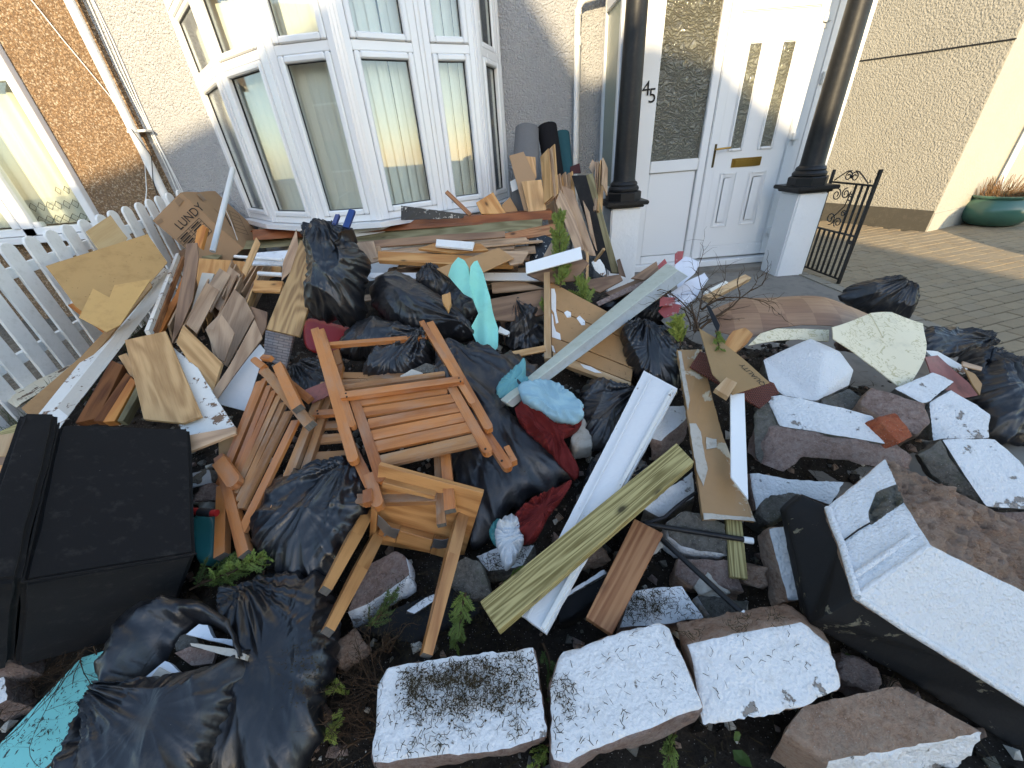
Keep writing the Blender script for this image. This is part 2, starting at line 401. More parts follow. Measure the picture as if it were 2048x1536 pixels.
def render_paint(name, col, bumpd=.004, chip=.0, size=1.0, dirt=.18):
    """thick masonry paint over rough render"""
    b = NB(name); o = b.obj()
    h = b.math('ADD', b.noise(o, 85 / size, 3, .5), b.math('MULTIPLY', b.vor(o, 60 / size, 'SMOOTH_F1'), .7)); h2 = b.noise(o, 9, 3)
    d = b.ramp(b.noise(o, 23, 7, .72), [(.52, (0, 0, 0)), (.75, (1, 1, 1))])
    c = b.mix(b.math('MULTIPLY', d, dirt), c4(col), (.28, .25, .21, 1))
    spk = b.ramp(b.vor(o, 120), [(.05, (1, 1, 1)), (.09, (0, 0, 0))]); c = b.mix(b.math('MULTIPLY', spk, b.math('MULTIPLY', b.noise(o, 11, 2), .5)), c, (.2, .17, .13, 1))
    nb = b.bump(h, bumpd, .9)
    if chip:
        m = b.ramp(b.math('ADD', b.math('MULTIPLY', b.noise(o, 17, 7, .66), .7), b.math('MULTIPLY', b.noise(o, 5, 3), .4)), [(.66 - chip * .12, (0, 0, 0)), (.675 - chip * .12, (1, 1, 1))])
        c = b.mix(m, c, b.mix(b.noise(o, 60, 4), (.16, .14, .12, 1), (.33, .29, .25, 1))); nb = b.bump(b.math('MULTIPLY', m, -1.0), .003, 1.0, nb)
    b.P(Base_Color=c, Roughness=.62, Specular_IOR_Level=.35, Normal=b.bump(h2, .006, .5, nb))
    return b.m
def stone(name, a, bcol, cc, moss=.0, strata=1.0):
    """broken masonry: pinkish aggregate with mortar, grit, cracks and soot"""
    b = NB(name); o = b.n('ShaderNodeMapping', None, Vector=b.obj(), Scale=(1, 1, strata)).outputs[0]
    n = b.noise(o, 14, 9, .74); n2 = b.noise(o, 55, 7, .72); n3 = b.noise(o, 170, 5, .7)
    c = b.ramp(b.math('ADD', b.math('ADD', b.math('MULTIPLY', n, .55), b.math('MULTIPLY', n2, .3)), b.math('MULTIPLY', n3, .2)), [(.38, cc), (.5, a), (.64, bcol)])
    g = b.ramp(b.vor(o, 150), [(.12, (1, 1, 1)), (.2, (0, 0, 0))]); g2 = b.math('MULTIPLY', g, b.math('GREATER_THAN', b.vor(o, 150, 'F1', 1), .55))
    c = b.mix(b.math('MULTIPLY', g2, .75), c, (.55, .5, .45, 1))
    ck = b.ramp(b.math('ABSOLUTE', b.math('SUBTRACT', b.noise(o, 20, 6, .65, .8), .5)), [(.0, (1, 1, 1)), (.022, (0, 0, 0))])
    c = b.mix(b.math('MULTIPLY', ck, .22), c, (.05, .04, .03, 1))
    dk = b.ramp(b.noise(o, 7, 7, .78), [(.45, (0, 0, 0)), (.66, (1, 1, 1))]); c = b.mix(b.math('MULTIPLY', dk, .35), c, (.06, .053, .045, 1))
    if moss: c = b.mix(b.math('MULTIPLY', b.ramp(b.noise(o, 8, 6, .7), [(.5, (0, 0, 0)), (.62, (1, 1, 1))]), moss), c, (.09, .10, .05, 1))
    h = b.math('SUBTRACT', b.math('ADD', b.math('ADD', n, b.math('MULTIPLY', n2, .55)), b.math('MULTIPLY', n3, .25)), b.math('MULTIPLY', ck, .06))
    b.P(Base_Color=c, Roughness=.92, Specular_IOR_Level=.2, Normal=b.bump(h, .030, .9))
    return b.m
def bagplastic(name, col=(.012, .012, .014), rough=.34, dust=.34):
    b = NB(name); o = b.obj(); n = b.noise(o, 7, 5, .6)
    ob = b.n('ShaderNodeMapping', None, Vector=o, Rotation=(.5, .3, .8), Scale=(1, .35, 1)).outputs[0]
    cr = b.math('ABSOLUTE', b.math('SUBTRACT', b.noise(ob, 19, 3, .5, .6), .5)); cr2 = b.math('ABSOLUTE', b.math('SUBTRACT', b.noise(o, 46, 3, .5, .4), .5))
    h = b.math('ADD', cr, b.math('MULTIPLY', cr2, .35))
    d = b.ramp(b.noise(o, 10, 8, .72), [(.5, (0, 0, 0)), (.72, (1, 1, 1))])
    c = b.mix(b.math('MULTIPLY', d, dust), c4(col), (.15, .125, .095, 1))
    sp = b.ramp(b.vor(o, 75), [(.045, (1, 1, 1)), (.07, (0, 0, 0))]); sp = b.math('MULTIPLY', sp, b.math('GREATER_THAN', b.vor(o, 75, 'F1', 1), .75))
    c = b.mix(b.math('MULTIPLY', sp, .7), c, (.2, .16, .11, 1))
    b.P(Base_Color=c, Roughness=b.math('MULTIPLY_ADD', d, .35 * min(1, dust * 3), b.math('MULTIPLY_ADD', n, .16, rough - .06)), Specular_IOR_Level=.6, Normal=b.bump(h, .007, .5))
    return b.m
def pebbledash(name, cols, scale, bumpd, rough=.85, grout=None):
    b = NB(name); o = b.obj(); o = b.n('ShaderNodeVectorMath', {'operation': 'ADD'}, i0=o, i1=b.n('ShaderNodeVectorMath', {'operation': 'SCALE'}, i0=b.n('ShaderNodeTexNoise', None, Vector=o, Scale=scale * .6, Detail=2.0).outputs[1], Scale=.018).outputs[0]).outputs[0]
    d = b.vor(o, scale, 'SMOOTH_F1'); idc = b.vor(o, scale, 'F1', 1)
    sep = b.n('ShaderNodeSeparateColor', None, Color=idc).outputs[0]
    k = len(cols); c = b.ramp(sep, [(i / k, cc) for i, cc in enumerate(cols)])
    if grout: c = b.mix(b.ramp(d, [(.35, (0, 0, 0)), (.6, (1, 1, 1))]), c, c4(grout))
    pat = b.noise(b.obj(), 1.7, 5, .6); c = b.mix(b.math('MULTIPLY', pat, .5), c, c4(tuple(x * .62 for x in cols[0])))
    h = b.math('SUBTRACT', b.math('MULTIPLY', b.noise(o, scale * 1.7, 3), .6), d)
    b.P(Base_Color=c, Roughness=rough, Specular_IOR_Level=.3, Normal=b.bump(h, bumpd, 1.0))
    return b.m
def glass(name, tint=(.93, .955, .935), ior=1.5, pattern=0):
    """thin architectural pane: clear with a mirror reflection by angle"""
    b = NB(name); t = b.t
    tr = b.n('ShaderNodeBsdfTransparent', None, Color=c4(tint)); gl = b.n('ShaderNodeBsdfGlossy', None, Color=(.95, .97, 1, 1), Roughness=.015)
    fr = b.n('ShaderNodeLayerWeight', None, Blend=.5)
    f = b.math('MULTIPLY_ADD', b.math('POWER', fr.outputs['Facing'], 4.0), .65, .055)
    if pattern:
        o = b.obj(); nz = b.n('ShaderNodeTexNoise', None, Vector=o, Scale=9.0, Detail=1.0).outputs[1]
        ov = b.n('ShaderNodeVectorMath', {'operation': 'ADD'}, i0=o, i1=b.n('ShaderNodeVectorMath', {'operation': 'SCALE'}, i0=nz, Scale=.12).outputs[0]).outputs[0]
        wv = b.n('ShaderNodeTexWave', {'wave_type': 'RINGS'}, Vector=ov, Scale=pattern, Distortion=9.0, Detail=1.5, Detail_Scale=3.0).outputs[1]
        nb = b.bump(wv, .006, 1.0)
        df = b.n('ShaderNodeBsdfGlass', None, Color=(.62, .63, .55, 1), Roughness=.35, IOR=1.3, Normal=nb); b.set(gl, 'Normal', nb); b.set(gl, 'Roughness', .06); 0
        sh = b.n('ShaderNodeBsdfDiffuse', None, Color=b.mix(wv, (.10, .095, .07, 1), (.30, .29, .22, 1)), Normal=nb)
        base = b.n('ShaderNodeMixShader', None, i0=.5, i1=df, i2=sh)
        ms = b.n('ShaderNodeMixShader', None, i0=f, i1=base, i2=gl)
    else: ms = b.n('ShaderNodeMixShader', None, i0=f, i1=tr, i2=gl)
    t.links.new(ms.outputs[0], b.out.inputs[0]); return b.m
def build_mats():
    m = MATS
    wood_ = lambda k, *a, **q: m.__setitem__(k, wood(k, *a, **q))
    wood_('chair_wood', (.55, .205, .055), (.29, .088, .02), .35, .42, .5, .3, var=.22, weather=.34)
    wood_('chair_wood_grey', (.45, .225, .09), (.24, .105, .04), .4, .6, .35, .35, var=.25, weather=.55)
    wood_('stool_wood', (.48, .235, .08), (.29, .12, .035), .9, .42, .5, .12, var=.18)
    wood_('end_grain', (.26, .24, .20), (.10, .09, .08), .2, .85, .2, .5)
    wood_('laminate', (.54, .365, .225), (.33, .205, .12), .8, .5, .45, .42, var=.35)
    wood_('laminate_dark', (.29, .175, .10), (.16, .09, .052), .7, .55, .4, .45, var=.35)
    wood_('oak', (.60, .36, .155), (.38, .205, .075), 1.0, .5, .4, .18, var=.16)
    wood_('oak_long', (.50, .315, .135), (.25, .14, .055), 1.5, .5, .4, .22, var=.1)
    wood_('pine', (.58, .315, .115), (.40, .17, .048), .7, .6, .35, .22, knots=.9, var=.25)
    wood_('pine_pale', (.56, .385, .215), (.42, .25, .115), .7, .62, .3, .25, knots=.9, var=.2)
    wood_('orange_batten', (.58, .245, .055), (.40, .13, .025), .5, .6, .35, .3, var=.25)
    wood_('red_beam', (.30, .095, .030), (.17, .045, .014), .5, .5, .4, .35, var=.15)
    wood_('rust_beam', (.26, .105, .035), (.11, .038, .014), .5, .75, .2, .5, var=.3)
    wood_('treated', (.43, .36, .155), (.15, .115, .035), 1.6, .62, .3, .18, knots=.95, var=.1, rs=(.7, 24))
    wood_('treated_dull', (.29, .25, .135), (.16, .13, .062), .8, .7, .25, .35, knots=.7, var=.2)
    wood_('redwood', (.42, .20, .085), (.23, .085, .030), 1.2, .55, .35, .2, knots=.9, var=.1, rs=(.8, 18))
    wood_('parquet', (.40, .205, .095), (.24, .105, .045), .5, .5, .4, .2)
    m['hardboard'] = plain('hardboard', (.45, .275, .105), .6, .3, var=.16, scale=5, dirt=(.20, .10, .03), dirta=.35)
    m['hardboard_b'] = plain('hardboard_b', (.56, .34, .12), .6, .3, var=.14, scale=7, dirt=(.24, .12, .04), dirta=.3)
    m['ply'] = wood('ply', (.52, .38, .20), (.42, .28, .13), .3, .7, .3, .15)
    m['mdf'] = plain('mdf', (.36, .205, .082), .55, .4, var=.2, scale=6, dirt=(.16, .08, .03), dirta=.4)
    m['panel_tan'] = plain('panel_tan', (.42, .235, .10), .55, .35, var=.15, scale=8, dirt=(.22, .13, .06), dirta=.3)
    m['card'] = plain('card', (.36, .225, .125), .75, .25, var=.12, scale=4, bump=.0006)
    m['card_dark'] = plain('card_dark', (.28, .18, .105), .8, .2, var=.15, scale=6)
    m['tape'] = plain('tape', (.25, .155, .085), .35, .5, var=.1)
    m['ink'] = plain('ink', (.02, .018, .016), .7, .3)
    m['upvc'] = plain('upvc', (.75, .75, .745), .22, .5, var=.03, scale=3)
    m['upvc_seal'] = plain('upvc_seal', (.03, .03, .03), .6, .3)
    m['white_gloss'] = plain('white_gloss', (.78, .77, .74), .35, .5, var=.06, scale=6, dirt=(.35, .30, .24), dirta=.25)
    m['white_board'] = chipped('white_board', (.74, .74, .73), (.36, .30, .22), .06, 30, .36, dirt=.16)
    m['cream_chip'] = chipped('cream_chip', (.66, .60, .46), (.17, .10, .06), .42, 22, .5, (1, 1))
    m['white_chip'] = chipped('white_chip', (.74, .72, .66), (.25, .15, .09), .40, 26, .45)
    m['grey_shade_paint'] = chipped('grey_shade_paint', (.56, .52, .44), (.22, .15, .10), .30, 24, .5)  # grey board paint, also the painted-in shade on the white architrave's side
    m['mdf_chip'] = chipped('mdf_chip', (.37, .215, .09), (.66, .56, .40), .40, 9, .5, (1, 1), dirt=.4)
    m['black_flake'] = chipped('black_flake', (.016, .016, .016), (.66, .62, .55), .46, 34, .35)
    m['fence_white'] = plain('fence_white', (.78, .775, .75), .55, .35, var=.08, scale=7, dirt=(.30, .30, .24), dirta=.3)
    m['render_white'] = render_paint('render_white', (.68, .68, .67), .0055, .12, .6, .38)
    m['render_chip'] = render_paint('render_chip', (.68, .68, .67), .006, .22, .6, .3)
    m['render_clean'] = render_paint('render_clean', (.70, .70, .69), .007, 0, .5, .14)
    m['render_smooth'] = render_paint('render_smooth', (.77, .77, .76), .0022, 0, 1.6, .08)
    m['render_black'] = chipped('render_black', (.012, .012, .0125), (.20, .18, .13), .30, 20, .72, dirt=.5, bump=.004); MATS['render_black'].node_tree.nodes['Principled BSDF'].inputs['Specular IOR Level'].default_value = .25
    m['black_matte'] = plain('black_matte', (.012, .011, .011), .75, .25, var=.3, scale=12, dirt=(.06, .05, .04), dirta=.3)
    m['black_paint'] = plain('black_paint', (.012, .012, .0125), .46, .32, var=.2, scale=14, dirt=(.10, .09, .08), dirta=.12, bump=.0006)
    m['stone_pink'] = stone('stone_pink', (.31, .215, .175), (.46, .36, .31), (.16, .105, .085))
    m['stone_brown'] = stone('stone_brown', (.40, .265, .185), (.52, .385, .285), (.20, .115, .07), strata=1.8)
    m['stone_grey'] = stone('stone_grey', (.17, .155, .13), (.27, .25, .215), (.075, .068, .058), moss=.4)
    m['brick_red'] = stone('brick_red', (.44, .12, .055), (.52, .17, .08), (.32, .075, .035))
    m['soil'] = stone('soil', (.030, .022, .016), (.055, .042, .030), (.012, .009, .007))
    m['bag'] = bagplastic('bag'); m['bag_dusty'] = bagplastic('bag_dusty', (.02, .02, .022), .33, .62); m['bag_clean'] = bagplastic('bag_clean', (.010, .0105, .0125), .29, .16)
    m['dash_white'] = pebbledash('dash_white', [(.45, .45, .445), (.48, .48, .475), (.43, .43, .425)], 74, .020)
    m['dash_cream'] = pebbledash('dash_cream', [(.39, .37, .315), (.43, .405, .345), (.37, .35, .30)], 60, .014)
    m['dash_smooth'] = pebbledash('dash_smooth', [(.45, .43, .36), (.48, .455, .38), (.43, .41, .35)], 70, .004)
    m['dash_brown'] = pebbledash('dash_brown', [(.29, .175, .085), (.42, .30, .185), (.15, .09, .05), (.36, .23, .12), (.55, .46, .34), (.22, .13, .065)], 75, .014, grout=(.15, .10, .06))
    m['plinth'] = plain('plinth', (.075, .068, .055), .75, .3, var=.2, scale=7, dirt=(.16, .14, .11), dirta=.35, bump=.002)
    m['concrete'] = plain('concrete', (.25, .225, .19), .85, .25, var=.35, scale=3.5, dirt=(.09, .085, .08), dirta=.65, bump=.003)
    m['kerb'] = plain('kerb', (.30, .265, .205), .85, .25, var=.25, scale=6, dirt=(.14, .12, .09), dirta=.4, bump=.003)
    m['joint'] = plain('joint', (.045, .038, .028), .95, .1, var=.3, scale=20)
    m['asphalt'] = plain('asphalt', (.055, .055, .056), .9, .25, var=.3, scale=30, bump=.003)
    b = NB('paver'); o = b.n('ShaderNodeNewGeometry').outputs['Position']; r = b.rand()
    c = b.ramp(r, [(0, (.29, .225, .14)), (.5, (.35, .275, .17)), (1, (.31, .25, .165))]); c = b.mix(b.math('MULTIPLY', b.noise(o, 30, 6, .7), .6), c, (.125, .10, .07, 1))
    b.P(Base_Color=c, Roughness=.85, Specular_IOR_Level=.3, Normal=b.bump(b.noise(o, 160, 4), .002, .7)); m['paver'] = b.m
    m['glass'] = glass('glass'); m['glass_pattern'] = glass('glass_pattern', pattern=11.0)
    b = NB('frosted'); o = b.obj(); b.P(Base_Color=(.36, .40, .33, 1), Roughness=.22, Transmission_Weight=.35, IOR=1.25, Normal=b.bump(b.noise(o, 190, 3), .003, .8)); m['frosted'] = b.m
    b = NB('blind'); b.P(Base_Color=(.68, .67, .63, 1), Roughness=.8, Normal=b.bump(b.noise(b.obj(), 400, 2), .0006, .5)); m['blind'] = b.m
    b = NB('net_curtain'); u = b.obj(); b.P(Base_Color=(.60, .58, .50, 1), Roughness=.9); m['net_curtain'] = b.m
    m['lace'] = plain('lace', (.11, .105, .085), .9, .2)
    m['room'] = plain('room', (.035, .032, .028), .9, .2)
    m['brass'] = plain('brass', (.42, .27, .07), .32, .5, 1.0, var=.25, scale=20); m['brass_dark'] = plain('brass_dark', (.10, .075, .03), .35, .5, .9)
    m['iron'] = plain('iron', (.014, .013, .012), .45, .5, var=.2, scale=40, bump=.0008)
    m['steel'] = plain('steel', (.32, .31, .30), .4, .5, .9, var=.2, scale=20)
    m['strip_green'] = plain('strip_green', (.47, .50, .42), .45, .4, var=.16, scale=10, dirt=(.22, .22, .13), dirta=.4)
    m['strip_grey'] = plain('strip_grey', (.33, .34, .33), .45, .4, var=.18, scale=10, dirt=(.18, .18, .14), dirta=.4)
    m['foam'] = plain('foam', (.27, .64, .55), .85, .2, var=.12, scale=10, dirt=(.18, .40, .33), dirta=.3, bump=.001)
    b = NB('turq_board'); o = b.obj(); vo = b.n('ShaderNodeMapping', None, Vector=o, Scale=(1, .6, 1), Rotation=(0, 0, .7)).outputs[0]
    s1 = b.ramp(b.noise(vo, 95, 4, .6), [(.60, (0, 0, 0)), (.64, (1, 1, 1))]); c = b.mix(b.math('MULTIPLY', b.noise(o, 8, 4), .25), (.20, .60, .55, 1), (.33, .62, .52, 1)); c = b.mix(s1, c, (.03, .035, .03, 1))
    b.P(Base_Color=c, Roughness=.6); m['turq_board'] = b.m
    b = NB('fabric_black'); o = b.obj(); wv = b.math('MULTIPLY', b.n('ShaderNodeTexWave', None, Vector=o, Scale=260.0).outputs[1], .5); d = b.ramp(b.noise(o, 26, 6, .7), [(.55, (0, 0, 0)), (.75, (1, 1, 1))])
    c = b.mix(b.math('MULTIPLY', d, .2), (.013, .0125, .013, 1), (.10, .09, .08, 1)); sp = b.math('MULTIPLY', b.ramp(b.vor(o, 60), [(.03, (1, 1, 1)), (.05, (0, 0, 0))]), b.math('GREATER_THAN', b.vor(o, 60, 'F1', 1), .85)); c = b.mix(b.math('MULTIPLY', sp, .6), c, (.4, .38, .33, 1))
    b.P(Base_Color=c, Roughness=.95, Specular_IOR_Level=.08, Sheen_Weight=.05, Normal=b.bump(b.math('ADD', wv, b.noise(o, 300, 2)), .0008, .5)); m['fabric_black'] = b.m
    m['cloth_red'] = plain('cloth_red', (.13, .014, .012), .8, .2, var=.2, scale=12); m['cloth_teal'] = plain('cloth_teal', (.12, .30, .32), .85, .2, var=.15, scale=10)
    m['cloth_blue'] = plain('cloth_blue', (.27, .42, .48), .85, .2, var=.12, scale=10); m['cloth_white'] = plain('cloth_white', (.50, .52, .53), .85, .2, var=.12, scale=14, dirt=(.2, .17, .12), dirta=.35)
    m['red_plastic'] = plain('red_plastic', (.30, .012, .016), .35, .5, var=.1); m['blue_plastic'] = plain('blue_plastic', (.018, .045, .17), .3, .5, var=.1); m['white_plastic'] = plain('white_plastic', (.78, .78, .76), .35, .5, var=.05)
    m['teal_plastic'] = plain('teal_plastic', (.03, .17, .17), .4, .5, var=.1); m['grey_tube'] = plain('grey_tube', (.60, .61, .60), .4, .5, var=.08)
    m['carpet_back'] = plain('carpet_back', (.15, .145, .145), .95, .1, var=.2, scale=60, bump=.002); m['carpet_black'] = plain('carpet_black', (.014, .013, .014), .95, .1, var=.2, scale=60, bump=.002)
    m['carpet_teal'] = plain('carpet_teal', (.028, .08, .095), .95, .1, var=.2, scale=60, bump=.002); m['carpet_rust'] = plain('carpet_rust', (.22, .085, .035), .95, .1, var=.3, scale=80, bump=.003); m['maroon'] = plain('maroon', (.055, .018, .02), .7, .2)
    b = NB('rubber_red'); o = b.obj(); wx = b.n('ShaderNodeTexWave', {'bands_direction': 'X'}, Vector=o, Scale=38.0).outputs[1]; wy = b.n('ShaderNodeTexWave', {'bands_direction': 'Y'}, Vector=o, Scale=38.0).outputs[1]; h = b.math('MULTIPLY', wx, wy)
    b.P(Base_Color=b.mix(h, (.08, .016, .01, 1), (.28, .07, .035, 1)), Roughness=.7, Normal=b.bump(h, .006, 1.0)); m['rubber_red'] = b.m
    m['board_rough'] = plain('board_rough', (.32, .205, .095), .8, .25, var=.2, scale=6, bump=.0035)
    b = NB('lino'); o = b.uv(); b1 = b.vor(o, 17, 'DISTANCE_TO_EDGE'); p1 = b.math('LESS_THAN', b.math('ABSOLUTE', b.math('SUBTRACT', b.noise(o, 14, 2, .5, 2.2), .5)), .022); p2 = b.math('GREATER_THAN', b.noise(o, 4, 2), .47)
    c = b.mix(b.math('MULTIPLY', b.math('MULTIPLY', p1, p2), .75), (.72, .635, .44, 1), (.46, .38, .19, 1)); c = b.mix(b.math('MULTIPLY', b.ramp(b.noise(o, 11, 6, .7), [(.55, (0, 0, 0)), (.75, (1, 1, 1))]), .3), c, (.30, .26, .18, 1))
    b.P(Base_Color=c, Roughness=.55, Normal=b.bump(p1, .001, .3)); m['lino'] = b.m
    b = NB('vinyl'); o = b.uv(); ck = b.n('ShaderNodeTexChecker', None, Vector=o, Scale=7.5).outputs[1]; g1 = b.noise(b.n('ShaderNodeMapping', None, Vector=o, Scale=(3, 70, 1)).outputs[0], 1, 4); 
    c = b.mix(ck, b.ramp(g1, [(.3, (.28, .155, .08)), (.7, (.40, .24, .135))]), b.ramp(g1, [(.3, (.21, .108, .055)), (.7, (.32, .18, .10))])); c = b.mix(b.math('MULTIPLY', b.noise(o, 12, 5, .7), .4), c, (.11, .055, .03, 1))
    b.P(Base_Color=c, Roughness=.5, Normal=b.bump(g1, .0008, .4)); m['vinyl'] = b.m
    m['lino_pink'] = plain('lino_pink', (.30, .12, .10), .6, .3, var=.25, scale=10, dirt=(.09, .06, .05), dirta=.6)
    m['paper'] = plain('paper', (.66, .67, .72), .7, .3, var=.12, scale=11, dirt=(.36, .35, .38), dirta=.3); m['paper_red'] = chipped('paper_red', (.36, .075, .07), (.55, .33, .30), .5, 40, .6)
    m['plaster'] = plain('plaster', (.50, .46, .39), .9, .2, var=.25, scale=16, dirt=(.22, .18, .13), dirta=.5, bump=.004)
    m['tile_white'] = plain('tile_white', (.66, .69, .72), .4, .5, var=.1, dirt=(.16, .14, .11), dirta=.4)
    b = NB('brick_print'); o = b.uv(); br = b.n('ShaderNodeTexBrick', {'offset': .5}, Vector=o, Color1=(.30, .26, .25, 1), Color2=(.20, .13, .12, 1), Mortar=(.035, .03, .03, 1), Scale=1.0, Brick_Width=.062, Row_Height=.0165, Mortar_Size=.0022).outputs[0]
    b.P(Base_Color=b.mix(b.math('MULTIPLY', b.noise(o, 70, 5), .5), br, (.42, .40, .39, 1)), Roughness=.5); m['brick_print'] = b.m
    m['leaf'] = plain('leaf', (.19, .255, .045), .6, .35, var=.5, scale=38); m['leaf_dark'] = plain('leaf_dark', (.085, .13, .03), .65, .3, var=.5, scale=38)
    m['leaf_yellow'] = plain('leaf_yellow', (.30, .34, .055), .6, .35, var=.5, scale=38); m['twig'] = plain('twig', (.085, .052, .03), .9, .2, var=.4, scale=50); m['twig_grey'] = plain('twig_grey', (.13, .105, .08), .9, .2, var=.4, scale=50)
    m['litter'] = plain('litter', (.055, .040, .018), .85, .2, var=.6, scale=90); m['dry_plant'] = plain('dry_plant', (.22, .125, .06), .9, .2, var=.4, scale=60)
    m['pot'] = plain('pot', (.06, .155, .115), .2, .6, var=.2, scale=5)
    m['grass'] = plain('grass', (.05, .085, .02), .7, .25, var=.6, scale=40); m['gravel'] = pebbledash('gravel', [(.17, .145, .11), (.24, .215, .17), (.11, .095, .075)], 45, .02)
    m['house_red'] = plain('house_red', (.30, .17, .11), .85, .2, var=.2, scale=2); m['house_cream'] = plain('house_cream', (.50, .46, .38), .85, .2, var=.15, scale=2); m['roof'] = plain('roof', (.075, .07, .07), .8, .3, var=.3, scale=3); m['dark_glass'] = plain('dark_glass', (.03, .035, .04), .1, .6)
    m['shadow_caster'] = plain('shadow_caster', (.045, .075, .022), .8, .2, var=.6, scale=25)
    m['red_grip'] = plain('red_grip', (.36, .02, .018), .4, .5); m['rubber_black'] = plain('rubber_black', (.02, .02, .022), .6, .3); m['jar_label'] = plain('jar_label', (.72, .71, .68), .6, .3, var=.1)
def MAT(k): return MATS[k]
build_mats()
# ------------------------------------------------------------------ setting
GZ = .06; DZ = .08; FY = 4.5
def sheet(name, pts, z, mat, label, cat=None):
    V = [(x, y, z) for x, y in pts]; o = rawmesh(name, V, [tuple(range(len(V)))], mat); o['kind'] = 'structure'; o['label'] = label; return o
sheet('ground', [(-60, -60), (60, -60), (60, 60), (-60, 60)], 0, 'asphalt', 'dark tarmac ground of the street and yard')
sheet('neighbour_garden', [(-9, .2), (-3.15, .2), (-3.15, 4.5), (-9, 4.5)], .05, 'gravel', 'stony soil strip behind the white picket fence')
sheet('path', [(1.25, 1.0), (2.93, 1.0), (2.93, 3.98), (1.25, 3.98)], .10, 'concrete', 'stained grey concrete path in front of the door')
# driveway: brick pavers, each the size of a hand
drv = sheet('driveway', [(3.05, -2), (14, -2), (14, 14), (3.05, 14)], DZ - .018, 'joint', 'block paved driveway beside the house'); 
pang = R(14.2); ud = Vector((math.cos(pang), math.sin(pang), 0)); vd = Vector((-math.sin(pang), math.cos(pang), 0)); PL, PW, PT = .2, .1, .05
bm = bmesh.new(); bmesh.ops.create_cube(bm, size=1)
for v in bm.verts: v.co = Vector((v.co.x * (PL - .007), v.co.y * (PW - .007), v.co.z * PT - PT / 2))
bmesh.ops.bevel(bm, geom=list(bm.edges), offset=.004, segments=1, affect='EDGES')
pme = bpy.data.meshes.new('paver'); bm.to_mesh(pme); bm.free(); pme.materials.append(MAT('paver'))
cells = []
for i in range(-60, 140):
    for j in range(-90, 60):
        q = Vector((3.2, 2.6, 0)) + vd * (i * PW) + ud * ((j + .5 * (i % 2)) * PL)
        if q.x < 3.02 or q.x > 9.5 or q.y < -1.2 or q.y > 9: continue
        nd = Vector((.93, .36, 0)).dot(q - Vector((5.49, 5.03, 0))); nf = Vector((-.36, .93, 0)).dot(q - Vector((5.49, 5.03, 0)))
        if nd > -.0 and nf > .0: continue
        v = q - CAM; v.z = DZ - CAMZ; z = v.dot(FW); px = 1024 + v.dot(RT) / z * FPX if z > .1 else 9e9; py = 768 - v.dot(UP) / z * FPX if z > .1 else 9e9
        seen = 1560 < px < 2070 and 400 < py < 900
        cells.append((z if seen else z + 100, q))
cells.sort(key=lambda c: c[0])
rest = bmesh.new(); RV, RF = [], []; pv_ = [v.co.copy() for v in pme.vertices]; pf_ = [tuple(p.vertices) for p in pme.polygons]
for k, (z, q) in enumerate(cells):
    dz = rnd.uniform(-.0025, .0025); rz = pang + rnd.uniform(-.012, .012)
    if k < 300:
        o = bpy.data.objects.new('paver', pme); COL.objects.link(o); o.parent = drv
        o.location = (q.x, q.y, DZ + dz) - WL[drv.name] if False else Vector((q.x, q.y, DZ + dz)) - WL[drv.name]; o.rotation_euler = (rnd.uniform(-.008, .008), rnd.uniform(-.008, .008), rz)
    else:
        mt = Matrix.Translation((q.x, q.y, DZ + dz)) @ Matrix.Rotation(rz, 4, 'Z'); n0 = len(RV); RV.extend([mt @ v for v in pv_]); RF.extend([tuple(n0 + i for i in f) for f in pf_])
rest.free(); o = rawmesh('pavers_beyond', RV, RF, 'paver', drv); o['kind'] = 'stuff'
for k in range(11):   # concrete edging between garden and drive
    y0 = 1.0 + k * .3; boxm('edging_stone', (2.94, y0 + .004, .0), (3.05, y0 + .296, .105), 'kerb', bpy.data.objects['path'], .008)

# ------------------------------------------------------------------ the house
house = thing('house', 'white pebbledashed terraced house with rounded bay window', 'house', (-1, FY, 0))
def vplane(name, x0, x1, y, z0, z1, mat, parent, th=.25):
    return boxm(name, (x0, y, z0), (x1, y + th, z1), mat, parent, 0)
BAY = [(-2.60, 4.50), (-2.06, 3.90), (-1.49, 3.50), (-.965, 3.44), (-.47, 3.75), (-.06, 3.95), (.115, 4.43)]
BAY = [Vector((x, y, 0)) for x, y in BAY]
vplane('wall', -3.27, -2.585, FY, 0, 5.4, 'dash_white', house); vplane('wall', .10, 1.32, FY, 0, 5.4, 'dash_white', house)
vplane('wall', -2.585, .10, FY + .01, 2.62, 5.4, 'dash_white', house)
# room behind the glass
V = [(-2.9, 4.62, .2), (.4, 4.62, .2), (.4, 7.2, .2), (-2.9, 7.2, .2), (-2.9, 4.62, 2.7), (.4, 4.62, 2.7), (.4, 7.2, 2.7), (-2.9, 7.2, 2.7)]
rawmesh('room_interior', V, [(2, 3, 7, 6), (0, 3, 7, 4), (1, 2, 6, 5), (4, 5, 6, 7), (0, 1, 2, 3)], 'room', house)
SILL, TOP, TRAN = .95, 2.55, 2.05
def offs(poly, d):
    out = []
    for i, p in enumerate(poly):
        a = (poly[i] - poly[i - 1]).normalized() if i else None; b = (poly[i + 1] - poly[i]).normalized() if i < len(poly) - 1 else None
        na = Vector((a.y, -a.x, 0)) if a else None; nb = Vector((b.y, -b.x, 0)) if b else None
        n = (na + nb).normalized() if a and b else (na or nb); k = 1 / max(.5, n.dot(nb or na)); out.append(p + n * d * k)
    return out
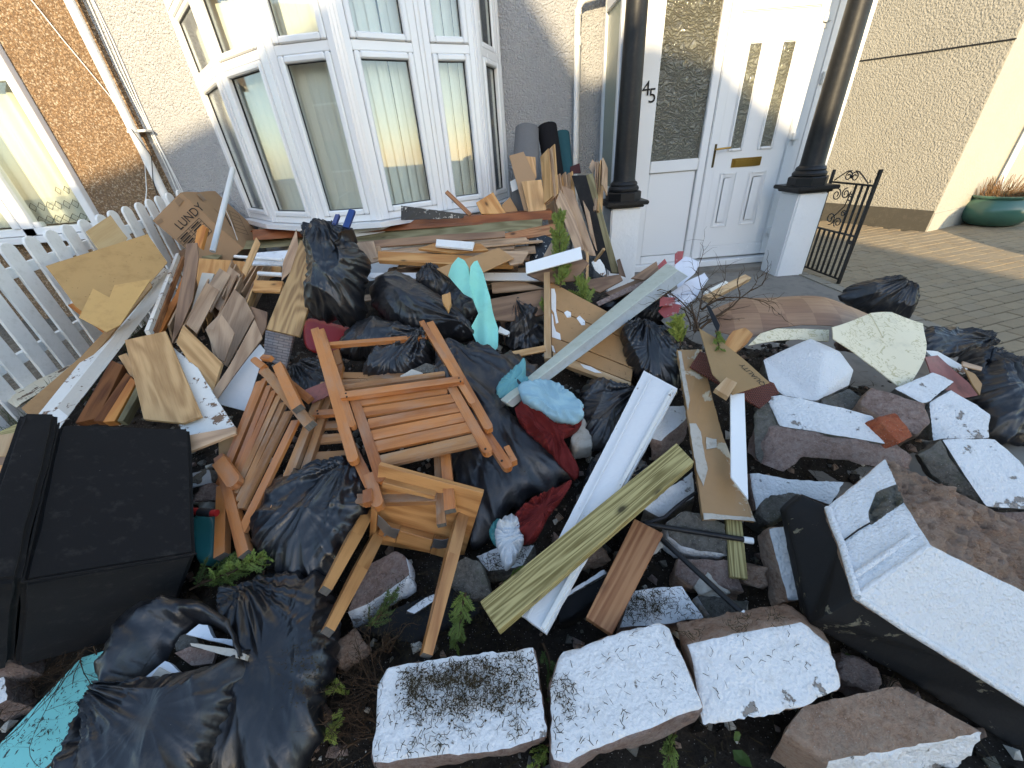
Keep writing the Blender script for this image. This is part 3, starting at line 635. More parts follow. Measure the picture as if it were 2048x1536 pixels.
def strip(name, outer, inner, z0, z1, mat, parent, bevel=.004):
    bm = bmesh.new(); pts = outer + inner[::-1]; a = [bm.verts.new((p.x, p.y, z0)) for p in pts]; b = [bm.verts.new((p.x, p.y, z1)) for p in pts]; k = len(pts)
    for i in range(k): bm.faces.new((a[i], a[(i + 1) % k], b[(i + 1) % k], b[i]))
    m = len(outer)
    for i in range(m - 1):
        bm.faces.new((a[i + 1], a[i], a[k - 1 - i], a[k - 2 - i])); bm.faces.new((b[i], b[i + 1], b[k - 2 - i], b[k - 1 - i]))
    if bevel: bmesh.ops.bevel(bm, geom=[e for e in bm.edges if e.calc_face_angle(0) > .6], offset=bevel, segments=2, affect='EDGES', clamp_overlap=True)
    return fin(name, bm, mat, parent)
bw = thing('bay_window', 'curved bay window of six white plastic frames with clear panes', 'window', (-1.2, 3.5, SILL))
strip('bay_wall', offs(BAY, -.02), offs(BAY, -.24), 0, .90, 'render_smooth', house)
strip('window_sill', offs(BAY, .085), offs(BAY, -.24), .905, SILL - .004, 'upvc', bw, .008)
strip('bay_head', offs(BAY, .02), offs(BAY, -.24), TOP, 2.75, 'upvc', house)
def fbox(bm, A, u, n, s0, s1, z0, z1, d0, d1):
    """box on a facade facet: s along, z up, d outward"""
    vs = [bm.verts.new(A + u * s + n * d + Vector((0, 0, z))) for s, d, z in ((s0, d0, z0), (s1, d0, z0), (s1, d1, z0), (s0, d1, z0), (s0, d0, z1), (s1, d0, z1), (s1, d1, z1), (s0, d1, z1))]
    for f in ((0, 3, 2, 1), (4, 5, 6, 7), (0, 1, 5, 4), (1, 2, 6, 5), (2, 3, 7, 6), (3, 0, 4, 7)): bm.faces.new([vs[i] for i in f])
def bev(bm, o, seg=2): bmesh.ops.bevel(bm, geom=list(bm.edges), offset=o, segments=seg, affect='EDGES', clamp_overlap=True)
def pane(name, A, u, n, s0, s1, z0, z1, d, mat, parent, t=.004):
    bm = bmesh.new(); fbox(bm, A, u, n, s0, s1, z0, z1, d - t, d); return fin(name, bm, mat, parent)
for i in range(6):
    A, B = BAY[i], BAY[i + 1]; u = (B - A).normalized(); n = Vector((u.y, -u.x, 0)); L = (B - A).length
    bm = bmesh.new()   # fixed frame
    e0, e1 = .022, L - .022
    for s0, s1, z0, z1 in ((e0, e0 + .05, SILL, TOP), (e1 - .05, e1, SILL, TOP), (e0 + .05, e1 - .05, SILL, SILL + .05), (e0 + .05, e1 - .05, TOP - .05, TOP), (e0 + .05, e1 - .05, TRAN - .028, TRAN + .028)): fbox(bm, A, u, n, s0, s1, z0, z1, -.05, .016)
    bev(bm, .004); fo = fin('window_frame', bm, 'upvc', bw)
    for z0, z1 in ((SILL + .052, TRAN - .03), (TRAN + .03, TOP - .052)):
        bm = bmesh.new(); a, b = e0 + .052, e1 - .052; q = .042   # sash with chamfered bead
        sash = z0 < 1.5 or i in (1, 2, 3, 4)
        for s0, s1, y0, y1 in ((a, a + q, z0, z1), (b - q, b, z0, z1), (a + q, b - q, z0, z0 + q), (a + q, b - q, z1 - q, z1)): fbox(bm, A, u, n, s0, s1, y0, y1, -.045, .028 if sash else .01)
        bev(bm, .009, 1); fin('sash', bm, 'upvc', fo)
        bm = bmesh.new(); g = q + .001
        for s0, s1, y0, y1 in ((a + g, a + g + .004, z0 + g, z1 - g), (b - g - .004, b - g, z0 + g, z1 - g), (a + g + .004, b - g - .004, z0 + g, z0 + g + .004), (a + g + .004, b - g - .004, z1 - g - .004, z1 - g)): fbox(bm, A, u, n, s0, s1, y0, y1, -.02, -.006)
        fin('seal', bm, 'upvc_seal', fo)
        pane('pane', A, u, n, a + q, b - q, z0 + q, z1 - q, -.012, 'glass', fo)
for i in range(7):   # corner posts with ribs
    p = BAY[i]; bm = bmesh.new()
    d = (BAY[min(i + 1, 6)] - BAY[max(i - 1, 0)]).normalized(); n = Vector((d.y, -d.x, 0))
    if i in (0, 6):
        u = (BAY[1] - BAY[0]).normalized() if i == 0 else (BAY[6] - BAY[5]).normalized(); n = Vector((u.y, -u.x, 0)); fbox(bm, p, u, n, -.02, .02, SILL, TOP, -.06, .02)
    else:
        for s, dd in ((-.021, .010), (0, .022), (.021, .010)): fbox(bm, p, d, n, s - .0135, s + .0135, SILL, TOP, -.06, dd)
    bev(bm, .003, 1); fin('mullion', bm, 'upvc', bw)
# vertical blinds
bl = thing('vertical_blind', 'pale grey green vertical blind hanging inside the bay window', 'blind', (-1.2, 3.9, 1.0))
inn = offs(BAY, -.11); vme = None; cnt = 0
for i in range(6):
    A, B = inn[i], inn[i + 1]; u = (B - A).normalized(); n = Vector((u.y, -u.x, 0)); L = (B - A).length; k = max(1, int(L / .076))
    for j in range(k):
        p = A + u * (L * (j + .5) / k); ang = math.atan2(u.y, u.x) + (R(9) if i < 3 else R(14)) + rnd.uniform(-.07, .07)
        if i == 1: ang += R(12)
        if vme is None:
            bm = bmesh.new()
            prof = [(-.0445, .004), (-.02, -.002), (.02, -.002), (.0445, .004)]; rows = []
            for z in (.0, 1.55): rows.append(([bm.verts.new((x, y, z)) for x, y in prof], [bm.verts.new((x, y + .0012, z)) for x, y in prof]))
            (a0, a1), (b0, b1) = rows
            for q in range(3): bm.faces.new((a0[q], a0[q + 1], b0[q + 1], b0[q])); bm.faces.new((a1[q + 1], a1[q], b1[q], b1[q + 1])); bm.faces.new((a0[q + 1], a0[q], a1[q], a1[q + 1])); bm.faces.new((b0[q], b0[q + 1], b1[q + 1], b1[q]))
            bm.faces.new((a0[0], b0[0], b1[0], a1[0])); bm.faces.new((a0[3], a1[3], b1[3], b0[3]))
            bmesh.ops.recalc_face_normals(bm, faces=bm.faces)
            vme = bpy.data.meshes.new('vane'); bm.to_mesh(vme); bm.free(); vme.materials.append(MAT('blind'))
        o = bpy.data.objects.new('vane', vme); COL.objects.link(o); o.parent = bl
        o.location = Vector((p.x, p.y, 1.0)) - WL[bl.name]; o.rotation_euler = (rnd.uniform(-.006, .006), rnd.uniform(-.008, .008), ang); cnt += 1
tube('blind_cord', [at(660, 425, Y=3.42 + .02) + Vector((0, .12, 0)), at(678, 395, Y=3.55), at(700, 382, Y=3.57), at(718, 395, Y=3.57), at(722, 420, Y=3.57)], .0022, 'white_plastic', bl, 6)
# downpipes and cables
dp = thing('downpipe', 'cream plastic drainpipe at the left edge of the white house', 'drainpipe', (-3.3, 4.4, 0))
tube('pipe', [(-3.3, 4.4, .05), (-3.3, 4.4, 3.4)], .036, 'white_gloss', dp, 20)
for z in (.82, 1.74, 2.7):
    tube('pipe_collar', [(-3.3, 4.4, z), (-3.3, 4.4, z + .03)], .041, 'white_gloss', dp, 20); boxm('bracket', (-3.36, 4.40, z + .004), (-3.19, 4.497, z + .022), 'white_gloss', dp, .002)
dp2 = thing('downpipe', 'slim white drainpipe between bay window and porch', 'drainpipe', (.82, 4.42, 0))
tube('pipe', [(.82, 4.42, .05), (.82, 4.42, 2.33), (.835, 4.42, 2.37), (.87, 4.41, 2.395), (1.3, 4.38, 2.46)], .027, 'white_gloss', dp2, 18)
tube('pipe_collar', [(.82, 4.42, 2.10), (.82, 4.42, 2.16)], .031, 'white_gloss', dp2, 18); tube('pipe_collar', [(.82, 4.42, 2.30), (.82, 4.42, 2.34)], .031, 'white_gloss', dp2, 18)
for k, (dx, lab) in enumerate(((.075, 'white wall cable running closest beside the left drainpipe'), (.10, 'white wall cable, middle one right of the left drainpipe'), (.118, 'white wall cable farthest right of the left drainpipe'))):
    tube('cable', [(-3.3 + dx + .012 * math.sin(z * 5 + k), 4.488, z) for z in [.8 + .2 * q for q in range(14)]], .0042, 'white_plastic', None, 6, lab, 'cable')
tube('cable', [at(38, -30, Y=4.485), at(75, 15, Y=4.485), at(125, 78, Y=4.485), at(185, 150, Y=4.485), at(222, 195, Y=4.485), at(250, 240, Y=4.46), at(290, 330, Y=4.4), at(293, 380, Y=4.35), at(288, 440, Y=4.3)], .004, 'white_plastic', None, 6, 'loose pale cable slung diagonally across the brown pebbledash', 'cable')
tube('cable', [at(262, 258, Y=4.36), at(303, 312, Y=4.35), at(306, 360, Y=4.35), at(322, 415, Y=4.35)], .004, 'rubber_black', None, 6, 'thin black cable hanging in front of the left drainpipe', 'cable')

# neighbour on the left
nl = thing('house', 'neighbouring house in brown pebbledash with net curtained window', 'house', (-5, FY, 0))
vplane('wall', -4.12, -3.272, FY, 0, 5.4, 'dash_brown', nl); vplane('wall', -9, -4.12, FY, 0, .93, 'dash_brown', nl); vplane('wall', -9, -4.12, FY, 2.75, 5.4, 'dash_brown', nl)
rawmesh('room_interior', [(-9, 4.6, .5), (-4, 4.6, .5), (-4, 6.5, .5), (-9, 6.5, .5), (-9, 4.6, 2.8), (-4, 4.6, 2.8), (-4, 6.5, 2.8), (-9, 6.5, 2.8)], [(2, 3, 7, 6), (0, 3, 7, 4), (1, 2, 6, 5), (4, 5, 6, 7), (0, 1, 2, 3)], 'room', nl)
A = Vector((-6.6, FY - .03, 0)); u = Vector((1, 0, 0)); n = Vector((0, -1, 0))
bm = bmesh.new()
for s0, s1, z0, z1, d in ((2.40, 2.48, .95, 2.75, .03), (1.68, 1.80, .95, 2.75, .03), (.0, .08, .95, 2.75, .03), (.08, 2.40, .95, 1.02, .03), (.08, 2.40, 2.19, 2.27, .03), (.08, 2.40, 2.68, 2.75, .03), (1.60, 1.68, 1.02, 2.19, .045), (1.80, 1.86, 1.02, 1.07, .012), (-.05, 2.52, .88, .945, .09)): fbox(bm, A, u, n, s0, s1, z0, z1, -.06, d)
bev(bm, .005); wf = fin('window_frame', bm, 'upvc', nl)
pane('pane', A, u, n, 1.80, 2.40, 1.02, 2.19, -.01, 'glass', wf); pane('pane', A, u, n, .08, 1.6, 1.02, 2.19, -.01, 'glass', wf); pane('pane', A, u, n, .08, 2.40, 2.27, 2.68, -.01, 'glass', wf)
V, F = [], []; NX = 160
for i in range(NX):
    x = -6.5 + 2.35 * i / (NX - 1)
    for z in (1.03, 2.7): V.append((x, 4.62 + .018 * math.sin(x * 46) + .012 * math.sin(x * 17 + 1), z))
F = [(2 * i, 2 * i + 2, 2 * i + 3, 2 * i + 1) for i in range(NX - 1)]
nc = rawmesh('net_curtain', V, F, 'net_curtain', None, True); tag(nc, 'cream net curtain with diamond lace hem behind the left window', 'curtain')
def diamond(cx, cz, w, h):
    P = [(cx - w, cz), (cx, cz + h), (cx + w, cz), (cx, cz - h), (cx - w, cz)]; pts = []
    for a, b in zip(P, P[1:]): pts += [Vector((a[0] + (b[0] - a[0]) * t, 4.585, a[1] + (b[1] - a[1]) * t)) for t in (0, .5)]
    return pts + [Vector((P[0][0], 4.585, P[0][1]))]
for k in range(7):
    for rw, (z, w, h) in enumerate(((1.075, .042, .038), (1.20, .038, .04), (1.33, .03, .035))):
        if rw == 2 and k < 4: continue
        tube('lace_diamond', diamond(-4.82 + k * .088, z, w, h), .0028, 'lace', nc, 5, cap=False)

# picket fence
fence = thing('picket_fence', 'white painted round topped picket fence between the two gardens', 'fence', (-3.15, 3, .1))
bm = bmesh.new(); pw, ph, ptk = .094, .93, .020
ol = [(-pw / 2, 0), (pw / 2, 0)] + [(pw / 2 * math.cos(q), ph - pw / 2 + pw / 2 * math.sin(q)) for q in [math.pi * k / 8 for k in range(9)]]
polyslab(bm, [Vector((0, x, z)) for x, z in ol], Vector((1, 0, 0)), ptk); bmesh.ops.bevel(bm, geom=list(bm.edges), offset=.003, segments=1, affect='EDGES', clamp_overlap=True); bmesh.ops.recalc_face_normals(bm, faces=bm.faces)
kme = bpy.data.meshes.new('picket'); bm.to_mesh(kme); bm.free(); kme.materials.append(MAT('fence_white'))
ys = [1.72 + .142 * k for k in range(20)]
for k, y in enumerate(ys):
    o = bpy.data.objects.new('picket', kme); COL.objects.link(o); o.parent = fence
    zt = 1.02 + (y - 2.0) * .098; o.location = Vector((-3.15, y, zt - ph)) - WL[fence.name]; o.rotation_euler = (rnd.uniform(-.015, .015), rnd.uniform(-.015, .01), rnd.uniform(-.02, .02))
for dz in (-.17, -.62):
    bar('rail', (-3.19, 1.5, 1.02 - .049 + dz), (-3.19, 4.48, 1.02 + .243 + dz), .035, .062, 'fence_white', (0, 0, 1), fence)

# ------------------------------------------------------------------ porch
po = thing('porch', 'white panelled porch front with black columns on white piers', 'porch', (2.0, 4.1, .1))
PF = Fr((2, 4.2, 1), (0, -1, 0))
def pfb(name, rects, mat, parent, y0=4.2, bevel=.006, seg=2):
    bm = bmesh.new()
    for x0, x1, z0, z1, d0, d1 in rects: fbox(bm, Vector((0, y0, 0)), Vector((1, 0, 0)), Vector((0, -1, 0)), x0, x1, z0, z1, d0, d1)
    bev(bm, bevel, seg); return fin(name, bm, mat, parent, axis=(0, 0, 1), nrm=(0, 1, 0))
dfm = pfb('door_frame', [(1.24, 1.50, .20, 2.7, -.08, 0), (1.965, 2.035, .20, 2.7, -.08, .012), (2.925, 3.06, .20, 2.7, -.08, .012), (1.50, 1.965, 1.07, 1.17, -.08, .006), (1.50, 1.965, .20, .275, -.08, .006), (1.50, 1.965, 2.32, 2.7, -.08, .006), (2.035, 2.925, 2.31, 2.7, -.08, .01), (3.06, 3.16, .12, 2.7, -.08, .03)], 'upvc', po)
pfb('frame_panel', [(1.505, 1.96, .28, 1.065, -.05, -.014)], 'upvc', dfm)
pane('side_light', Vector((0, 4.2, 0)), Vector((1, 0, 0)), Vector((0, -1, 0)), 1.50, 1.965, 1.17, 2.32, -.02, 'glass_pattern', dfm, .008)
pfb('door_sill', [(1.30, 3.08, .135, .198, -.1, .07)], 'upvc', po); boxm('door_step', (1.30, 3.98, 0), (3.02, 4.3, .13), 'concrete', po, .01)
# leaf
leaf = pfb('door', [(2.04, 2.13, .215, 2.30, -.06, .018), (2.785, 2.92, .215, 2.30, -.06, .018), (2.13, 2.785, .215, .335, -.06, .018), (2.13, 2.785, 2.19, 2.30, -.06, .018), (2.125, 2.79, .33, 2.195, -.06, .006)], 'upvc', po, bevel=.008)
DF = Fr((2, 4.2 - .006, 1), (0, -1, 0))
def ringm(px, wd, mat, parent, h, name):
    """raised moulding round a traced rectangle on the door"""
    W = [DF.p(*q) for q in px]; c = sum(W, Vector()) / 4; bm = bmesh.new()
    for i in range(4):
        a, b = W[i], W[(i + 1) % 4]; d = (b - a).normalized(); s = Vector((0, -1, 0)).cross(d)
        if s.dot(c - a) < 0: s = -s
        vs = [bm.verts.new(p) for p in (a, b, b + s * wd - d * wd, a + s * wd + d * wd)]; r = [bm.verts.new(p + Vector((0, -h, 0))) for p in (a + s * wd * .45 + d * wd * .45, b + s * wd * .45 - d * wd * .45)]
        bm.faces.new((vs[0], vs[1], r[1], r[0])); bm.faces.new((r[0], r[1], vs[2], vs[3]))
    return fin(name, bm, mat, parent)
for px in ([(1500, 87), (1524, 87), (1480, 297), (1461, 296)], [(1568, 84), (1591, 83), (1541, 293), (1519, 292)]):
    W = [DF.p(*q) for q in px]; x0 = (W[0].x + W[3].x) / 2; x1 = (W[1].x + W[2].x) / 2; z1 = (W[0].z + W[1].z) / 2; z0 = (W[2].z + W[3].z) / 2
    pfb('door_light', [(x0, x1, z0, z1, -.02, .0085)], 'glass_pattern', leaf, bevel=.001)
    q = .026; pfb('panel_moulding', [(x0 - q, x0, z0 - q, z1 + q, 0, .022), (x1, x1 + q, z0 - q, z1 + q, 0, .022), (x0, x1, z0 - q, z0, 0, .022), (x0, x1, z1, z1 + q, 0, .022)], 'upvc', leaf, bevel=.009)
for px in ([(1442, 345), (1476, 343.5), (1452, 453), (1418, 456)], [(1500, 342), (1536, 340), (1508.6, 448), (1473, 450.5)]):
    W = [DF.p(*q) for q in px]; x0 = (W[0].x + W[3].x) / 2; x1 = (W[1].x + W[2].x) / 2; z1 = (W[0].z + W[1].z) / 2; z0 = (W[2].z + W[3].z) / 2; q = .022
    pfb('panel_moulding', [(x0, x0 + q, z0, z1, 0, .017), (x1 - q, x1, z0, z1, 0, .017), (x0 + q, x1 - q, z0, z0 + q, 0, .017), (x0 + q, x1 - q, z1 - q, z1, 0, .017), (x0 + .045, x1 - .045, z0 + .045, z1 - .045, 0, .014)], 'upvc', leaf, bevel=.007)
for x, y in ((1649, 44), (1584, 279), (1534, 465)):
    p = PF.p(x, y); pfb('hinge', [(p.x - .03, p.x + .035, p.z - .005, p.z + .055, 0, .045), (p.x - .002, p.x + .018, p.z - .045, p.z - .006, 0, .038)], 'upvc', dfm, bevel=.006)
p0, p1 = DF.p(1462, 330), DF.p(1522, 318); z = (p0.z + p1.z) / 2; pfb('letter_box', [(p0.x, p1.x, z - .038, z + .038, 0, .018), (p0.x + .02, p1.x - .02, z - .022, z + .022, 0, .026)], 'brass', leaf, bevel=.004)
hp = DF.p(1427, 312); pfb('handle_plate', [(hp.x - .018, hp.x + .018, hp.z - .105, hp.z + .105, 0, .022)], 'brass_dark', leaf, bevel=.008)
tube('handle_lever', [(hp.x, 4.165, hp.z + .055), (hp.x, 4.135, hp.z + .055), (hp.x + .03, 4.13, hp.z + .057), (hp.x + .12, 4.135, hp.z + .06)], .0085, 'brass', leaf, 10)
lp = PF.p(1645, 156); pfb('bell_push', [(lp.x - .02, lp.x + .02, lp.z - .045, lp.z + .045, 0, .035)], 'white_gloss', dfm)
text_mesh('house_number', '4', Fr((1.4, 4.195, 1.7), (0, -1, 0)), 1283, 192, 1293, 191, .105, 'ink', dfm); text_mesh('house_number', '5', Fr((1.4, 4.195, 1.7), (0, -1, 0)), 1295, 206, 1305, 205, .105, 'ink', dfm)
def lathe(name, prof, cx, cy, mat, parent, seg=40, sq=None):
    V, F = [], []
    for r, z in prof:
        for j in range(seg):
            q = 2 * math.pi * (j + .5) / seg; V.append((cx + r * math.cos(q), cy + r * math.sin(q), z))
    for i in range(len(prof) - 1):
        for j in range(seg): F.append((i * seg + j, i * seg + (j + 1) % seg, (i + 1) * seg + (j + 1) % seg, (i + 1) * seg + j))
    F.append(tuple((len(prof) - 1) * seg + j for j in range(seg))); F.append(tuple(range(seg))[::-1])
    o = rawmesh(name, V, F, mat, parent, seg > 12); 
    if seg > 12: o.data.set_sharp_from_angle(angle=R(35))
    return o
for cx, cy in ((1.155, 3.86), (2.85, 3.86)):
    boxm('pier', (cx - .135, cy - .135, .0), (cx + .135, cy + .135, .845), 'render_smooth', po, .012)
    s = .205 / math.cos(math.pi / 8)
    for r, z0, z1, nm in ((.155, .847, .868, 'pier_moulding'), (.185, .868, .902, 'pier_cap')): boxm(nm, (cx - r, cy - r, z0), (cx + r, cy + r, z1), 'black_paint', po, .007)
    lathe('column_plinth', [(.158, .902), (.158, .965), (.148, .972)], cx, cy, 'black_paint', po, 8)
    lathe('column', [(.125, .970), (.134, .982), (.134, .998), (.122, 1.012), (.116, 1.018), (.119, 1.03), (.112, 1.045), (.098, 1.055), (.094, 1.07), (.092, 1.3), (.080, 2.27), (.079, 2.33), (.09, 2.335), (.094, 2.35), (.088, 2.365), (.085, 2.40), (.10, 2.43), (.10, 2.60)], cx, cy, 'black_paint', po)
# glazed side of the porch
bm = bmesh.new(); A = Vector((1.06, 4.46, 0)); u = Vector((0, -1, 0)); n = Vector((-1, 0, 0))
for s0, s1, z0, z1 in ((0, .055, .95, 2.7), (.50, .56, .95, 2.7), (.055, .50, .95, 1.0), (.055, .50, 2.30, 2.42), (.055, .50, 2.46, 2.7)): fbox(bm, A, u, n, s0, s1, z0, z1, -.06, 0)
bev(bm, .006); sf = fin('side_frame', bm, 'upvc', po); pane('side_pane', A, u, n, .055, .50, 1.0, 2.30, -.02, 'frosted', sf, .006)
boxm('side_wall', (1.06, 3.99, 0), (1.14, 4.49, .948), 'render_smooth', po, .004)
V = [(1.12, 4.30, .2), (3.2, 4.30, .2), (3.2, 5.6, .2), (1.12, 5.6, .2), (1.12, 4.30, 2.7), (3.2, 4.30, 2.7), (3.2, 5.6, 2.7), (1.12, 5.6, 2.7)]
rawmesh('porch_interior', V, [(2, 3, 7, 6), (1, 2, 6, 5), (4, 5, 6, 7), (0, 1, 2, 3)], 'card_dark', po)
boxm('porch_roof', (1.0, 3.66, 2.62), (3.2, 4.49, 2.78), 'upvc', po, .01); boxm('fascia', (.96, 3.62, 2.64), (3.24, 3.655, 2.80), 'black_paint', po, .006)
vplane('wall', 3.10, 3.22, 4.16, 0, 5.4, 'render_smooth', house, 3.0)

# neighbour on the right, turned a little
nr = thing('house', 'cream pebbledashed neighbouring house beyond the driveway', 'house', (5.49, 5.03, DZ))
C0 = Vector((5.49, 5.03, 0)); SD = Vector((-.36, .933, 0)); FD = Vector((.933, .36, 0))
def wallbox(name, A, u, L, th, z0, z1, mat, parent, out):
    n = Vector((u.y, -u.x, 0)); n = n if n.dot(Vector(out)) > 0 else -n
    bm = bmesh.new(); fbox(bm, A, u, n, 0, L, z0, z1, -th, 0); return fin(name, bm, mat, parent)
n_ = Vector((-.933, -.36, 0))
wallbox('wall', C0 + n_ * .004 + SD * .01, SD, 5.5, .2, .33, 5.6, 'dash_cream', nr, (-1, 0, 0)); wallbox('plinth', C0 + n_ * .012 + SD * .01, SD, 5.5, .2, 0, .328, 'plinth', nr, (-1, 0, 0))
wallbox('wall', C0 + FD * .002, FD, 6, .2, .30, 5.6, 'dash_smooth', nr, (0, -1, 0)); wallbox('plinth', C0 + FD * .002 + Vector((.36, -.933, 0)) * .008, FD, 6, .2, 0, .298, 'dash_smooth', nr, (0, -1, 0))
for k in range(2):
    q = C0 + FD * (1.15 + k * .9) + Vector((.35, -.94, 0)) * .03; bm = bmesh.new(); fbox(bm, q, FD, Vector((.36, -.933, 0)), 0, .06, .3, 2.6, 0, .035); fin('window_frame', bm, 'render_smooth', nr)
n_ = Vector((-.933, -.36, 0)); wl = Fr(C0 + n_ * .012, n_)
tube('wall_cable', [wl.p(1660, 130), wl.p(1740, 119), wl.p(1850, 104), wl.p(1950, 89), wl.p(2033, 77)], .007, 'rubber_black', nr, 8)

# gate standing open beside the porch
gt = thing('iron_gate', 'black wrought iron garden gate with scrolls beside the right pier', 'gate', (3.1, 3.7, .1))
GX = 3.13; ga, gb, gz0, gz1 = 3.93, 3.44, .12, .90
def gp(s, z): return Vector((GX, ga + (gb - ga) * s, z))
bar('stile', gp(0, .08), gp(0, 1.0), .02, .02, 'iron', (0, 1, 0), gt, bevel=.003); bar('stile', gp(1, .06), gp(1, 1.02), .022, .022, 'iron', (0, 1, 0), gt, bevel=.003)
for z in (gz0, .50, gz1): bar('cross_rail', gp(0, z), gp(1, z), .018, .014, 'iron', (0, 0, 1), gt, bevel=.002)
for s in (.62, .75, .875): bar('bar', gp(s, gz0), gp(s, gz1), .015, .013, 'iron', (1, 0, 0), gt, bevel=.002)
for s in (.12, .25, .375, .5): bar('bar', gp(s, gz0), gp(s, .50), .015, .013, 'iron', (1, 0, 0), gt, bevel=.002)
bar('latch', gp(.86, .445), gp(.995, .445), .02, .03, 'iron', (0, 0, 1), gt)
def scroll(c, r, a0, turns, sgn, nm='scroll'):
    pts = []
    for k in range(26):
        t = k / 25; a = a0 + sgn * t * turns * 2 * math.pi; rr = r * (1 - .72 * t); pts.append(Vector((GX, c[0] + math.cos(a) * rr, c[1] + math.sin(a) * rr)))
    tube(nm, pts, .0048, 'iron', gt, 6)
my = ga + (gb - ga) * .45
scroll((my + .035, .955), .042, R(200), 1.5, -1); scroll((my - .035, .955), .042, R(-20), 1.5, 1)
tube('top_curve', [gp(.08, .915), gp(.2, .955), gp(.33, .995), gp(.42, 1.0)], .005, 'iron', gt, 6); tube('top_curve', [gp(.5, 1.0), gp(.58, .995), gp(.72, .955), gp(.84, .915), gp(.88, .925), gp(.86, .94)], .005, 'iron', gt, 6)
for c, r, a, s in (((my + .10, .80), .05, 90, 1), ((my - .0, .82), .045, 90, -1), ((my - .06, .79), .035, 0, 1), ((my + .08, .60), .055, -90, -1), ((my - .02, .58), .045, -60, 1), ((my - .05, .66), .03, 200, -1)): scroll(c, r, R(a), 1.4, s)
tube('scroll', [gp(.55, .84), gp(.52, .72), gp(.42, .66), gp(.30, .60)], .005, 'iron', gt, 6)

# glazed plant pot with dead plant
pp = at(2030, 456, Z=DZ); pot = thing('plant_pot', 'large glazed green plant pot by the cream house', 'plant pot', (pp.x, pp.y + .28, DZ))
q = .30
lathe('pot', [(.20, DZ), (.255, DZ + .02), (.325, DZ + .10), (.345, DZ + .17), (.325, DZ + .25), (.285, DZ + .30), (.275, DZ + .32), (.30, DZ + .335), (.305, DZ + .355), (.285, DZ + .36), (.262, DZ + .34), (.262, DZ + .29)], pp.x, pp.y + q, 'pot', pot, 48)
V, F = [], []
for k in range(420):
    a, r = rnd.uniform(0, 6.28), .25 * math.sqrt(rnd.random()); b0 = Vector((pp.x + r * math.cos(a), pp.y + q + r * math.sin(a), DZ + .28)); h = rnd.uniform(.08, .30); tip = b0 + Vector((rnd.gauss(0, .06) + math.cos(a) * .05, rnd.gauss(0, .06) + math.sin(a) * .05, h)); s = Vector((rnd.uniform(-1, 1), rnd.uniform(-1, 1), 0)).normalized() * .003
    i = len(V); V += [b0 - s, b0 + s, tip + s * .6, tip - s * .6]; F.append((i, i + 1, i + 2, i + 3))
dpnt = rawmesh('dead_plant', V, F, 'dry_plant'); tag(dpnt, 'dry brown dead plant growing in the green pot', 'plant')

# opposite side of the street (behind the viewer): its roofs throw the shade on the facade
YO = -14
def opp(name, label, roofline, wallmat, depth=8, x0=None, x1=None):
    t = thing(name, label, 'house', ((roofline[0][0] + roofline[-1][0]) / 2, YO, 0))
    pts = [(roofline[0][0], 0)] + roofline + [(roofline[-1][0], 0)]
    bm = bmesh.new(); polyslab(bm, [Vector((x, YO, z)) for x, z in pts], Vector((0, 1, 0)), depth); fin('wall', bm, wallmat, t)
    for k in range(int((roofline[-1][0] - roofline[0][0]) / 2.2)):
        for z in (1.0, 3.8):
            x = roofline[0][0] + .6 + k * 2.2; wb = boxm('window', (x, YO + .0, z), (x + 1.3, YO + .05, z + 1.3), 'dark_glass', t, 0); boxm('window_frame', (x - .08, YO + .002, z - .08), (x + 1.38, YO + .03, z), 'white_gloss', wb, 0)
    return t
h1 = opp('opposite_house', 'terraced house across the street with hipped roof and chimney', [(-9.2, 7.12), (-8.1, 7.35), (-7.3, 7.6), (-6.73, 7.66), (-5.97, 7.58), (-5.3, 7.8), (-5.0, 8.75), (-4.55, 8.75), (-4.32, 8.05), (-4.15, 7.83), (-3.97, 7.63), (-3.6, 7.67), (-3.14, 7.8), (-2.51, 7.6), (-2.19, 7.37), (-1.5, 6.94), (-.43, 6.16), (.33, 5.45), (.55, 5.2)], 'house_cream')
h2 = opp('opposite_house', 'red brick house across the street to the left', [(-22, 5.2), (-20, 7.4), (-13, 7.4), (-9.25, 6.9)], 'house_red')
h3 = opp('opposite_house', 'pale house across the street to the right', [(3.4, 5.0), (5.6, 7.6), (15, 7.6), (17, 5.0)], 'house_cream')
# added rounded block out of view, there to cast the driveway's edge shadow
V, F = [], []; bm = bmesh.new(); bmesh.ops.create_icosphere(bm, subdivisions=4, radius=1)
for v in bm.verts:
    c = v.co; k = (abs(c.x) ** 4 + abs(c.y) ** 4 + abs(c.z) ** 4) ** -.25; c = c * k * .92; v.co = Vector((6.35 + c.x * 1.85, .9 + c.y * .55, .85 + c.z * .95)) + Vector((mn.noise(c * 7), mn.noise(c * 7 + Vector((9, 0, 0))), mn.noise(c * 7 + Vector((0, 9, 0))))) * .06
hd = fin('shadow_caster', bm, 'shadow_caster'); tag(hd, 'added unseen rounded shape casting the shadow beside the driveway', 'shadow_caster')
ORD = 'first second third fourth fifth sixth seventh eighth ninth tenth eleventh twelfth thirteenth fourteenth fifteenth sixteenth seventeenth eighteenth nineteenth twentieth twenty-first twenty-second twenty-third twenty-fourth twenty-fifth twenty-sixth'.split()
